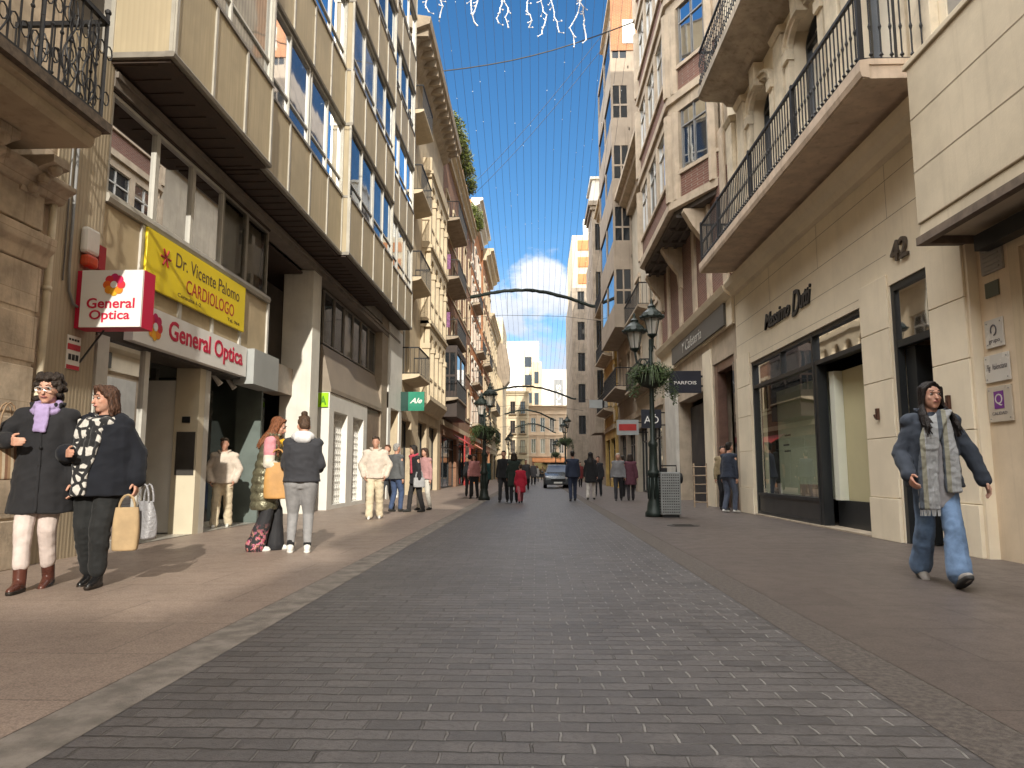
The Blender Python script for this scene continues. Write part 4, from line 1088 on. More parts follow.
def build_R0():
    fr = Fr('R', 5.32)
    B = thing('plaster_building', 'cream plaster building with wide plain balcony parapet and entrance plates', 'building', (5.32, 4, 0))
    w = MB(); H = 19.5
    holes = [(5.4, 7.72, 0, 3.45), (1.5, 4.4, 0, 3.2), (5.2, 6.8, 6.15, 8.6), (2.0, 3.6, 6.15, 8.6), (5.2, 6.8, 9.8, 12), (2.0, 3.6, 9.8, 12), (5.2, 6.8, 13.2, 15.4), (2.0, 3.6, 13.2, 15.4)]
    holes_wall(w, fr, -6, 8.5, 0, H, holes, .4); shell(w, fr, -6, 8.5, 0, H); w.build('wall', M('plaster_warm', (.72, .59, .43), .85, .10, 1.4, .25, streak=.3), B)
    d = MB(); d.box(fr, 5.42, 7.7, -.34, -.3, 0, 3.4); do = d.build('entrance_door', MATS.get('wood_dark') or M('wood_dark', (.09, .05, .03), .5, .3, 8, .3), B)
    f = MB(); f.box(fr, 7.721, 7.9, -.05, .03, 0, 3.6); f.box(fr, 5.2, 7.72, -.05, .03, 3.451, 3.6); f.build('door_surround', MATS['plaster_cream'], B)
    window(B, fr, 1.5, 4.4, .4, 3.2, -.3, 'frame_dark', 'glass', 3, 1, .06, name='shop_window')
    for h in holes[2:]: window(B, fr, *h, -.3, 'frame_grey', 'glass', 2, 1, .06, transom=h[3] - .5)
    # deep balcony with a solid stone parapet
    s = MB(); s.box(fr, -5.9, 8.55, .002, .62, 3.84, 4.0); s.box(fr, -5.9, 8.55, .50, .64, 4.002, 6.02); s.box(fr, 8.42, 8.55, .002, .498, 4.002, 6.02)
    s.box(fr, -5.95, 8.6, .46, .67, 6.022, 6.1)
    o = s.build('balcony', M('parapet_stone', (.60, .52, .39), .85, .1, 1.6, .25, streak=.18), B, bevel=.012)
    lip = MB(); lip.box(fr, -5.9, 8.57, .56, .66, 3.74, 3.838); lip.box(fr, 8.47, 8.57, .002, .559, 3.74, 3.838); lip.build('drip_edge', M('drip_brown', (.17, .13, .10), .8, .3, 5, .4), o)
    jt = MB()
    for z in (4.66, 5.34): jt.box(fr, -5.8, 8.55, .641, .643, z - .006, z + .006)
    for u in (5.9, 3.2, .5): jt.box(fr, u - .006, u + .006, .641, .643, 4.0, 6.0)
    jt.build('joint', M('joint_brown', (.3, .24, .17), .9, .1, 3, 0), o)
    jk = MB()
    for z in (3.62, 3.7): jk.tube([fr.P(8.3, .05, z), fr.P(6, .1, z + .02), fr.P(3, .06, z)], .025, 6)
    jk.tube([fr.P(7.55, .02, 3.7), fr.P(7.5, .03, 3.3), fr.P(7.6, .02, 3.05)], .008, 5)
    jk.box(fr, 6.6, 8.2, .03, .2, 3.55, 3.735); jk.build('cable_run', MATS['frame_dark'], B)
    cn = MB(); cornice(cn, fr, -6, 8.5, H - .5, .6, .5); cn.build('cornice', MATS['stone_balcony'], B)
    pl = MB(); pl.box(fr, 8.2, 8.49, .002, .1, 6.2, H - .6); pl.build('corner_pier', M('pier_grey', (.30, .28, .25), .7, .15, 2, .1, streak=.3), B)
    # plates by the door, each screwed on
    def plate(label, u0, u1, z0, z1, mat, extra):
        T = thing('wall_plate', label, 'wall plate', fr.P((u0 + u1) / 2, .004, z0), 0, 'plates beside the entrance')
        b = MB(); b.box(fr, u0, u1, .003, .022, z0, z1); b.build('plate', mat, T, bevel=.004)
        s2 = MB()
        for u in (u0 + .04, u1 - .04):
            for z in (z0 + .04, z1 - .04): s2.ball(fr.P(u, .024, z), .008, 6, 4)
        s2.build('screw', MATS['frame_grey'], T); extra(T)
    wp = M('acrylic_white', (.60, .57, .52), .25, .04, 3, 0); ink = M('ink_grey', (.12, .11, .12), .6, 0, 3, 0); pur = M('purple_ink', (.16, .03, .22), .5, .05, 3, 0)
    def e1(T):
        lettering('grupo', fr.P(8.36, .023, 2.47), (0, -1, 0), (0, 0, 1), .2, .05, ink, T, depth=.002)
        b = MB(); b.tube([fr.P(8.26 + .05 * math.cos(a), .024, 2.63 + .06 * math.sin(a)) for a in [k * math.pi / 6 - .5 for k in range(11)]], .009, 4); b.build('ring_mark', ink, T)
    def e2(T): lettering('Fig. Valenciana', fr.P(8.44, .023, 2.15), (0, -1, 0), (0, 0, 1), .36, .09, ink, T, depth=.002, shear=.35)
    def e3(T):
        b = MB(); b.box(fr, 8.18, 8.35, .0225, .026, 1.72, 1.92); b.build('purple_square', pur, T)
        lettering('Q', fr.P(8.33, .0262, 1.75), (0, -1, 0), (0, 0, 1), .13, .14, wp, T, depth=.002)
        lettering('CALIDAD', fr.P(8.40, .023, 1.65), (0, -1, 0), (0, 0, 1), .26, .035, ink, T, depth=.002)
    plate('white plate with a small dark ring mark, top one beside the entrance', 8.1, 8.42, 2.43, 2.76, wp, e1)
    plate('white plate with grey slanted script, middle one beside the entrance', 8.04, 8.48, 2.03, 2.35, wp, e2)
    plate('brass framed plate with a purple Q square, lowest beside the entrance', 8.05, 8.47, 1.57, 1.98, M('plate_brassy', (.5, .44, .36), .3, .08, 3, 0), e3)
    T = thing('wall_vent', 'grey louvred vent high beside the entrance', 'vent', fr.P(8.2, .004, 3.3))
    b = MB(); b.box(fr, 8.0, 8.38, .003, .03, 3.3, 3.6)
    for k in range(5): b.box(fr, 8.05, 8.33, .031, .045, 3.33 + k * .055, 3.352 + k * .055)
    b.build('grille', MATS['concrete'], T)
    T = thing('meter_hatch', 'small dark green hatch below the vent', 'hatch', fr.P(8.2, .004, 3.0))
    b = MB(); b.box(fr, 8.12, 8.36, .003, .02, 3.02, 3.2); b.build('hatch', M('hatch_green', (.10, .11, .08), .5, .1, 5, .1), T, bevel=.004)

def build_R1():
    fr = Fr('R', XR)
    M('stone_carved', (.64, .56, .43), .85, .18, 3, .4, 25, streak=.3)
    B = thing('boutique_building', 'cream stone building with long iron balcony above the fashion boutique, number 42', 'building', (XR, 14, 0))
    H = 20
    D42 = (9.35, 10.38, 0, 3.72); W = (11.3, 17.2, .0, 3.62)
    ups = [(9.5, 10.9, 6.5, 9.8), (14.75, 16.15, 6.5, 9.8), (12.1, 13.5, 6.5, 9.8)]
    up2 = [(9.6, 10.8, 11.0, 13.2), (12.2, 13.4, 11.0, 13.2), (14.85, 16.05, 11.0, 13.2), (9.7, 10.9, 14, 16), (12.4, 13.6, 14, 16), (15.2, 16.4, 14, 16)]
    w = MB(); holes_wall(w, fr, 8.5, 18.3, 0, H, [D42, W] + ups + up2, .35); shell(w, fr, 8.5, 18.3, 0, H, 11)
    w.build('wall', M('stone_cream', (.80, .705, .545), .8, .08, 1.1, .2, streak=.10), B)
    j = MB()                                        # joints between the cladding stones
    for z in (4.72, 5.3): j.box(fr, 8.52, 18.28, -.01, .0015, z - .005, z + .005)
    for z in (3.75, 4.2): j.box(fr, 10.4, 18.28, -.01, .0015, z - .004, z + .004)
    for u in (10.3, 12.9, 15.6): j.box(fr, u - .004, u + .004, -.01, .0016, 4.72, 5.6)
    j.build('joint', MATS.get('joint_brown') or M('joint_brown', (.3, .24, .17), .9, .1, 3, 0), B)
    # ground-floor piers with plinth blocks
    for a, b in ((8.55, 9.33), (10.4, 11.28), (17.22, 18.28)):
        p = MB(); zs = [0, .62, 1.5, 2.35, 3.1, 3.9]
        for z0, z1 in zip(zs[:-1], zs[1:]): p.box(fr, a, b, .002, .035 if z0 else .055, z0 + .005, z1 - .005)
        p.build('pier', MATS['stone_cream'], B, bevel=.006)
    for u in (9.0, 10.85):
        k = MB(); k.box(fr, u - .03, u + .03, .036, .075, 1.78, 1.95); k.tube([fr.P(u, .08, 1.8), fr.P(u, .1, 1.86)], .02, 6); k.build('door_buzzer', M('brown_metal', (.10, .05, .035), .4, .2, 8, .1, metal=.4), B)
    # entrance 42
    f = MB(); d = -.12
    f.box(fr, 9.352, 9.43, d, -.02, 0, 3.715); f.box(fr, 10.29, 10.378, d, -.02, 0, 3.715); f.box(fr, 9.431, 10.289, d, -.02, 3.62, 3.715); f.box(fr, 9.431, 10.289, d, -.025, 2.78, 2.88)
    fo = f.build('entrance_frame', MATS['frame_dark'], B); quadz(fr, 9.43, 10.29, -.06, 2.88, 3.62).build('pane', MATS['glass_black'], fo)
    hall = MB(); hall.box(fr, 9.2, 10.6, -3.2, -3.1, 0, 2.9); hall.box(fr, 9.25, 9.35, -3.1, -.36, 0, 2.9); hall.box(fr, 10.38, 10.46, -3.1, -.36, 0, 2.9); hall.box(fr, 9.3, 10.4, -3.1, -.3, 2.89, 2.99)
    hall.build('entrance_hall', M('hall_beige', (.52, .41, .29), .7, .1, 1, .05), B)
    hl = MB(); hl.box(fr, 10.02, 10.285, -.5, -.13, .02, 2.77); hl.build('open_door_leaf', MATS['frame_dark'], B)
    # boutique front: black steel frame, display window, open doorway
    f = MB(); dd = -.1; th = .07
    for u in (11.31, 13.42, 17.12): f.box(fr, u, u + th, -.22, -.03, .02, 3.61)
    f.box(fr, 13.30, 13.419, -.22, -.04, .02, 3.0)
    for z in (3.54,): f.box(fr, 11.38, 17.12, -.2, -.035, z, 3.612)
    f.box(fr, 11.381, 13.419, -.2, -.036, 2.98, 3.06); f.box(fr, 13.491, 17.119, -.2, -.036, 2.98, 3.06); f.box(fr, 15.2, 15.25, -.2, -.04, 3.061, 3.54)
    f.box(fr, 13.491, 17.119, -.2, -.036, .02, .1); f.box(fr, 13.491, 17.119, -.2, -.04, .46, .52)
    fo = f.build('shop_frame', MATS['frame_dark'], B)
    kp = MB(); kp.box(fr, 13.492, 17.118, -.18, -.06, .102, .458); kp.build('kick_panel', M('black_panel', (.03, .03, .03), .35, .15, 3, .05), B)
    M_clear('shop_glass_r', (.88, .93, .86), 1.4, .5)
    quadz(fr, 13.49, 17.12, -.1, .52, 2.98).build('shop_window', MATS['shop_glass_r'], B)
    quadz(fr, 13.49, 17.12, -.1, 3.06, 3.54).build('transom_pane', MATS['glass'], B); quadz(fr, 11.38, 13.42, -.1, 3.06, 3.54).build('transom_pane', MATS['glass_black'], B)
    dk = MB(); dk.box(fr, 11.2, 17.3, -4.1, -4, 0, 3.6); dk.box(fr, 11.24, 11.3, -4, -.36, 0, 3.6); dk.box(fr, 17.2, 17.26, -4, -.36, 0, 3.6); dk.box(fr, 11.2, 17.3, -4, -.36, 3.6, 3.68); dk.build('shop_interior', M('shop_black', (.03, .028, .025), .8, .2, 1, 0), B)
    bk = MB(); bk.box(fr, 13.6, 17.1, -.62, -.56, .5, 2.9); bk.box(fr, 13.55, 13.62, -.56, -.25, .5, 2.9)
    bk.build('display_back', M('display_olive', (.64, .66, .54), .7, .08, 1, .03), B)
    bd = MB(); bd.box(fr, 11.45, 13.15, -.42, -.36, .50, 2.82); bo = bd.build('door_screen', M('screen_olive', (.58, .53, .33), .6, .06, 1, .03), B)
    bd = MB(); bd.box(fr, 12.95, 13.15, -.355, -.2, .50, 2.82); bd.build('screen_edge', M('screen_pale', (.74, .76, .66), .6, .05, 1, .03), bo)
    bs = MB(); bs.box(fr, 11.4, 13.29, -.6, -.3, .02, .498); bs.build('threshold_box', MATS['frame_dark'], B)
    step = MB(); step.box(fr, 11.32, 17.18, -.3, .03, .005, .03); step.build('doorstep', MATS['stone_balcony'], B)
    pp = MB()
    for u, z in ((15.0, 1.75), (15.1, 1.55), (15.05, 1.42)): pp.box(fr, u, u + .35, -.108, -.104, z, z + .035)
    pp.build('window_decal', MATS['frame_dark'], B)
    px = MB(); px.box(fr, 14.2, 15.0, -.5, -.25, .52, .75); px.build('display_plinth', M('plinth_pink', (.5, .36, .3), .6, .08, 2, .05), B)
    # moulding, long balcony and its balusters
    c = MB(); c.profile(fr, 8.62, 18.28, [(.002, 5.55), (.1, 5.57), (.14, 5.68), (.24, 5.74), (.28, 5.86), (.28, 5.92), (.002, 5.98)]); c.build('moulding', MATS['stone_cream'], B)
    s = MB(); s.box(fr, 8.72, 17.75, .002, .98, 6.02, 6.2); s.profile(fr, 8.7, 17.78, [(.9, 6.02), (1.0, 6.04), (1.02, 6.12), (1.02, 6.26), (.9, 6.28), (.002, 6.28), (.002, 6.202), (.9, 6.202)])
    so = s.build('balcony', M('slab_pinkish', (.60, .48, .37), .8, .16, 2.5, .25, streak=.35), B)
    r = MB(); railing(r, fr, 8.8, 17.7, .95, 6.29, 7.28, .125, .0115, deco=1, dwall=.02)
    for u in (8.8, 11.2, 13.6, 16.0, 17.7): r.box(fr, u - .03, u + .03, .92, .98, 6.285, 7.34)
    r.build('railing', MATS['iron'], so)
    for h in ups: arch_window(B, fr, *h)
    for h in up2: window(B, fr, *h, -.3, 'frame_dark', 'glass', 2, 1, .06, transom=h[3] - .5)
    p = MB()
    for u in (8.65, 11.25, 13.85, 16.6, 17.6):
        p = MB(); p.box(fr, u, u + .5, .002, .12, 6.3, 10.0); p.profile(fr, u - .06, u + .56, [(.002, 10.0), (.14, 10.02), (.2, 10.15), (.002, 10.2)]); p.build('pilaster', MATS['stone_carved'], B, bevel=.01)
    p = MB()
    for k in range(10):
        for a, b in ((9.2, 9.25), (11.8, 11.85), (16.4, 16.58), (17.12, 17.58)): p.box(fr, a, b, -.008, .002, 6.55 + k * .33, 6.56 + k * .33)
    p.build('wall_groove', MATS['stone_carved'], B)
    s2 = MB(); s2.profile(fr, 8.9, 17.45, [(.002, 10.3), (.25, 10.33), (.35, 10.45), (.8, 10.48), (.9, 10.52), (.98, 10.58), (.98, 10.76), (.002, 10.78)]); s2o = s2.build('balcony', M('slab_grey', (.40, .34, .27), .85, .25, 2, .3, streak=.5), B)
    r = MB(); railing(r, fr, 9.0, 17.38, .92, 10.79, 11.8, .14, .011, deco=2, dwall=.02); r.build('railing', MATS['iron'], s2o)
    cn = MB(); cornice(cn, fr, 8.5, 18.3, H - .6, .8, .7); cn.build('cornice', MATS['stone_carved'], B)
    # separate letters on the wall
    black = M('letter_black', (.012, .012, .012), .4, 0, 2, 0); steel = M('letter_bronze', (.12, .10, .085), .4, .1, 4, 0, metal=.5)
    T = thing('boutique_name', 'raised black italic letters of the boutique name on the cream wall', 'shop sign', fr.P(14.6, .004, 4.25))
    lettering('Massimo', fr.P(15.95, .004, 4.17), (0, -1, 0), (0, 0, 1), 1.62, .34, black, T, shear=.38, bold=.012, depth=.035, spacing=.9)
    lettering('D', fr.P(14.22, .004, 4.1), (0, -1, 0), (0, 0, 1), .44, .5, black, T, shear=.38, bold=.012, depth=.035)
    lettering('utti', fr.P(13.8, .004, 4.17), (0, -1, 0), (0, 0, 1), .58, .36, black, T, shear=.38, bold=.012, depth=.035, spacing=.9)
    T = thing('house_number', 'raised metal house number 42 above the entrance', 'house number', fr.P(9.95, .004, 4))
    lettering('42', fr.P(10.2, .004, 4.0), (0, -1, 0), (0, 0, 1), .46, .30, steel, T, bold=.015, depth=.04)

def build_R2():
    fr = Fr('R', XR)
    M_brickwall('brick_red', (.20, .085, .06), (.15, .06, .045), (.26, .21, .17))
    M('stone_tan', (.50, .41, .31), .85, .18, 2, .3, streak=.3)
    B = thing('brick_oriel_building', 'red brick and stone building with a canted oriel bay over dark shop', 'building', (XR, 23, 0))
    H = 27; y0, y1 = 18.32, 29
    w = MB()
    gh = [(21.9, 25.9, 0, 3.5), (18.6, 20.8, 0, 4.1)]
    up = [(18.7, 19.9, 10.6, 13.4), (18.7, 19.9, 15.0, 17.4), (18.7, 19.9, 19, 21.4)]
    holes_wall(w, fr, y0, y1, 0, H, gh + up, .5); shell(w, fr, y0, y1, 0, H); w.build('wall', MATS['stone_tan'], B)
    for h in up: window(B, fr, *h, -.3, 'frame_white', 'glass', 2, 1, .06)
    # ground floor: sign band, white pier, dark shop mouth
    pb = MB(); pb.box(fr, 20.85, 21.85, .003, .06, 0, 4.6); pb.build('pier', MATS['stone_cream'], B)
    pw = MB(); pw.box(fr, 26.0, 28.0, .003, .12, 0, 4.6); pw.build('white_pier', M('pier_white', (.62, .60, .55), .6, .1, 2, .1, streak=.15), B)
    dk = MB(); dk.box(fr, 21.9, 25.9, -3, -2.9, 0, 3.5); dk.build('shop_mouth', MATS['dark_room'], B)
    sh = MB(); sh.box(fr, 22.0, 25.8, -.46, -.4, 0, 3.3); sh.build('dark_shutter', M('navy_black', (.012, .014, .022), .45, .1, 2, .03), B)
    dw = MB(); dw.box(fr, 18.62, 18.9, -.3, -.04, 0, 4.08); dw.box(fr, 20.5, 20.79, -.3, -.04, 0, 4.08); dw.box(fr, 18.9, 20.5, -.3, -.05, 3.85, 4.08); dw.build('bronze_doorcase', M('bronze', (.22, .13, .10), .35, .2, 4, .1, metal=.4), B)
    dd = MB(); dd.box(fr, 18.9, 20.5, -.9, -.84, 0, 3.85); dd.build('door', M('door_umber', (.05, .032, .026), .5, .2, 4, .1), B)
    lg = quadz(fr, 18.64, 18.88, -.03, .4, 3.9).build('side_light', MATS['glass_light'], B)
    sb = MB(); sb.profile(fr, 18.34, 28.9, [(.002, 4.85), (.08, 4.85), (.08, 5.55), (.16, 5.62), (.26, 5.7), (.32, 5.86), (.002, 5.9)]); sb.build('sign_band', MATS['stone_cream'], B)
    # brick stage with stone pilasters
    br = MB(); br.box(fr, 18.36, 28.95, .003, .05, 5.95, 9.2); br.build('brick_panel', MATS['brick_red'], B)
    for u in (18.5, 20.3, 22.2, 24.4, 26.6, 28.5):
        ps = MB(); ps.box(fr, u, u + .38, .052, .13, 5.95, 9.15); ps.build('pilaster', MATS['stone_tan'], B)
    # canted oriel
    za, zb = 9.0, H - 1.5; A, F0, F1, E = (19.3, 0.), (21.3, .98), (27.4, .98), (28.9, 0.)
    path = [A, F0, F1, E]
    fh = 3.4
    def strip(mb, z0, z1, out=0.):
        pts = [(A[0] - out, .003), (F0[0] - out * .6, F0[1] + out), (F1[0] + out * .6, F1[1] + out), (E[0] + out, .003)]
        v = [fr.P(u, d, z0) for u, d in pts] + [fr.P(u, d, z1) for u, d in pts]
        mb.add(v, [(0, 1, 5, 4), (1, 2, 6, 5), (2, 3, 7, 6), (0, 3, 2, 1), (4, 5, 6, 7)])
    st = MB(); bk = MB(); ledge = MB()
    n = 5
    for k in range(n):
        z = za + k * fh
        strip(bk, z + .25, z + 1.0, -.02); strip(ledge, z, z + .24, .09); strip(ledge, z + 1.002, z + 1.12, .05); strip(st, z + fh - .35, z + fh - .003, .0)
        # corner and middle stone posts
        for (u, d) in (F0, F1): st.lathe(fr.P(u, d - .04, z + .24), [(.2, 0), (.2, fh - .6)], 8)
        for t in (.36, .68):
            u = F0[0] + (F1[0] - F0[0]) * t; st.box(fr, u - .14, u + .14, F0[1] - .16, F0[1] + .03, z + 1.12, z + fh - .3)
        for (p, q) in ((A, F0), (F1, E)):
            for t in (.12, .86): 
                u = p[0] + (q[0] - p[0]) * t; d = p[1] + (q[1] - p[1]) * t
                st.lathe(fr.P(u, d - .05, z + .24), [(.17, 0), (.17, fh - .6)], 8)
        def pane(p, q, t0, t1, zz0, zz1):
            g = MB(); P = lambda t, zz, o=0: fr.P(p[0] + (q[0] - p[0]) * t, p[1] + (q[1] - p[1]) * t - .09 + o, zz)
            f = MB()
            for t in (t0, (t0 + t1) / 2, t1): f.tube([P(t, zz0, .02), P(t, zz1, .02)], .03, 4)
            for zz in (zz0, zz1 - .55, zz1): f.tube([P(t0, zz, .02), P(t1, zz, .02)], .03, 4)
            o = f.build('window', MATS['frame_white'] if p is F0 else MATS['frame_grey'], B)
            g.quad(P(t0, zz0), P(t1, zz0), P(t1, zz1), P(t0, zz1)); g.build('pane', MATS['glass'], o)
        for t0, t1 in ((.03, .34), (.38, .66), (.70, .97)): pane(F0, F1, t0, t1, z + 1.12, z + fh - .35)
        pane(A, F0, .25, .76, z + 1.12, z + fh - .35); pane(F1, E, .2, .75, z + 1.12, z + fh - .35)
    strip(ledge, za + n * fh, za + n * fh + .3, .2)
    st.build('stone_post', MATS['stone_tan'], B); bk.build('brick_apron', MATS['brick_red'], B); ledge.build('stone_ledge', MATS['stone_tan'], B)
    sf = MB(); strip(sf, za - .16, za - .003, -.1); so = sf.build('oriel_soffit', M('soffit_dark', (.10, .085, .075), .9, .2, 3, .2), B)
    cf = MB()
    for i in range(6):
        u = 21.2 + i * 1.22; cf.box(fr, u - .05, u + .05, .05, .86, za - .26, za - .161)
    for d in (.3, .62): cf.box(fr, 20.9, 27.9, d - .05, d + .05, za - .24, za - .163)
    cf.build('coffer_rib', MATS['soffit_dark'], so)
    for u in (20.6, 24.3, 27.9):
        cs = MB(); cs.profile(fr, u, u + .34, [(.002, 7.3), (.15, 7.4), (.2, 7.9), (.5, 8.3), (.75, 8.75), (.75, 8.83), (.002, 8.83)]); cs.build('console', MATS['stone_tan'], B)
    ru = MB(); ru.tube([fr.P(18.45, .1, 5.95), fr.P(18.45, .1, H - 1)], .05, 8); ru.tube([fr.P(18.6, .12, 10.1), fr.P(18.45, .12, 9.9), fr.P(18.45, .12, 9.0)], .03, 6); ru.build('downpipe', MATS['stone_tan'], B)
    cn = MB(); cornice(cn, fr, y0, y1, H - .7, .8, .9); cn.build('cornice', MATS['stone_tan'], B)
    T = thing('band_sign', 'long dark grey fascia sign with pale script over the dark shop', 'shop sign', fr.P(23, .1, 4.9))
    b = MB(); b.box(fr, 18.9, 26.2, .085, .15, 4.92, 5.52); b.build('board', M('sign_slate', (.10, .095, .085), .5, .15, 2, .05), T)
    lettering('Y Cafeteria', fr.P(24.3, .151, 5.05), (0, -1, 0), (0, 0, 1), 2.8, .34, M('letter_pale', (.5, .48, .44), .5, .05, 2, 0), T, shear=.25)
    T = thing('blade_sign', 'black square blade sign with white capitals by the dark shop', 'shop sign', (XR - .1, 22, 3.7))
    fb = Fr('F', 21.88); b = MB(); b.box(fb, 4.12, 5.1, -.1, 0, 3.42, 4.1); b.build('board', M('sign_navy', (.014, .016, .028), .4, .05, 2, 0), T)
    b = MB(); b.box(fb, 5.1, XR, -.08, -.03, 3.6, 3.66); b.box(fb, 5.1, XR, -.08, -.03, 3.9, 3.96); b.build('arm', MATS['iron'], T)
    lettering('PARFOIS', (4.27, 21.876, 3.68), (1, 0, 0), (0, 0, 1), .68, .1, MATS['sign_white'], T, depth=.003)
# ------------------------------------------------------------------ the rest of the street
def row(name, label, side, X, y0, y1, H, mat, nwin=3, fh=3.4, z_first=4.6, shop='dark', balc=(), wm='frame_brown', gm='glass', trim='stone_tan', wsz=(1.1, 2.0), corn=.6, deep=11., surround=True, bd=.7, shutters=False, quoins=False, iron='iron', parapet=0, bays=()):
    fr = Fr(side, X)
    B = thing(name, label, 'building', (X, (y0 + y1) / 2, 0))
    W = y1 - y0; hs = []; nf = int((H - z_first - .8) // fh)
    for k in range(nf):
        for i in range(nwin):
            c = y0 + W * (i + .5) / nwin; hs.append((c - wsz[0] / 2, c + wsz[0] / 2, z_first + k * fh + .35, z_first + k * fh + .35 + wsz[1]))
    sh = [(y0 + .5, y0 + W * .46, 0.0, 3.2), (y0 + W * .54, y1 - .5, 0.0, 3.2)] if shop else []
    w = MB(); holes_wall(w, fr, y0, y1, 0, H, hs + sh, .3); shell(w, fr, y0, y1, 0, H, deep); w.build('wall', mat, B)
    tr = MB(); cornice(tr, fr, y0, y1, H - corn, corn + .15, corn); tr.box(fr, y0, y1, .002, .1, 3.75, 4.05)
    for k in range(nf): tr.box(fr, y0, y1, .002, .06, z_first + k * fh - .05, z_first + k * fh + .12)
    if quoins:
        for u in (y0 + .02, y1 - .52):
            for k in range(int(H - 5)): tr.box(fr, u, u + .5, .002, .08, 4.2 + k, 4.85 + k)
    if parapet: tr.box(fr, y0, y1, -.3, -.01, H, H + parapet)
    tr.build('cornice', MATS[trim], B)
    for h in hs:
        window(B, fr, *h, -.2, wm, gm, 2, 1, .07, transom=h[3] - .45)
    if surround:
        s = MB()
        for a, b, c, e in hs:
            s.box(fr, a - .16, a - .003, .003, .07, c, e); s.box(fr, b + .003, b + .16, .003, .07, c, e); s.box(fr, a - .2, b + .2, .003, .12, e + .003, e + .22); s.box(fr, a - .2, b + .2, .003, .1, c - .14, c - .003)
        s.build('window_surround', MATS[trim], B)
    if shutters:
        s = MB()
        for a, b, c, e in hs: s.box(fr, a + .02, b - .02, -.1, -.06, c + (e - c) * .35, e - .02)
        s.build('roller_blind', MATS[shutters], B)
    for a, b, c, e in sh:
        window(B, fr, a, b, c + .02, e, -.28, 'frame_dark', 'glass_black', 3, 1, .08, transom=2.5, name='shop_window')
    for (k, a, b) in balc:
        balcony(B, fr, y0 + W * a, y0 + W * b, z_first + k * fh + .3, bd, 1.0, step=.16, slab='stone_balcony', iron=iron)
    for (a, b, dep, z0, z1, m, g) in bays:           # enclosed projecting bay
        u0, u1 = y0 + W * a, y0 + W * b; q = MB(); gl = MB()
        nfb = max(1, round((z1 - z0) / fh))
        for k in range(nfb):
            zz = z0 + k * (z1 - z0) / nfb; hh = (z1 - z0) / nfb
            q.box(fr, u0, u1, .002, dep, zz, zz + hh * .36); q.box(fr, u0, u1, .002, dep, zz + hh * .9, zz + hh - .002)
            for u in (u0, (u0 + u1) / 2 - .06, u1 - .12): q.box(fr, u, u + .12, dep - .12, dep - .004, zz + hh * .36, zz + hh * .9)
            q.box(fr, u0, u0 + .12, .002, .12, zz + hh * .36, zz + hh * .9)
            q.box(fr, u0 + .015, u0 + .06, dep * .5 - .04, dep * .5 + .04, zz + hh * .36, zz + hh * .9); q.box(fr, u0 + .012, u0 + .06, .12, dep - .12, zz + hh * .56, zz + hh * .59)
            gl.box(fr, u0 + .03, u1 - .03, .002, dep - .06, zz + hh * .361, zz + hh * .899)
        o = q.build('enclosed_bay', MATS[m], B); gl.build('bay_glazing', MATS[g], o)
    return B

def leaf_cluster(name, centers, n, size, mat, parent=None, seed=1, droop=0.):
    rnd = random.Random(seed); b = MB()
    for _ in range(n):
        c, r = rnd.choice(centers); d = Vector((rnd.gauss(0, 1), rnd.gauss(0, 1), rnd.gauss(0, 1))); d = d.normalized() * (rnd.random() ** .45)
        p = Vector(c) + Vector((d.x * r[0], d.y * r[1], d.z * r[2] - droop * abs(d.x)))
        a = Vector((rnd.gauss(0, 1), rnd.gauss(0, 1), rnd.gauss(0, .6))).normalized(); t = a.orthogonal().normalized(); s = size * rnd.uniform(.6, 1.5)
        b.quad(p - a * s, p - t * s * .4, p + a * s, p + t * s * .4)
    return b.build(name, mat, parent)

def M_leaf(name, c):
    m, nt, b = _nt(name); MATS[name] = m
    p = pos(nt, True); n = ntex(nt, p, 6, 3); g = nt.nodes.new('ShaderNodeNewGeometry')
    k = math_n(nt, 'ADD', math_n(nt, 'MULTIPLY', n, .5), math_n(nt, 'MULTIPLY', g.outputs['Random Per Island'], .6))
    col = mixc(nt, k, tuple(x * .4 for x in c), tuple(min(1, x * 1.6) for x in c))
    nt.links.new(col, b.inputs['Base Color']); b.inputs['Roughness'].default_value = .6
    b.inputs['Subsurface Weight'].default_value = .0
    return m

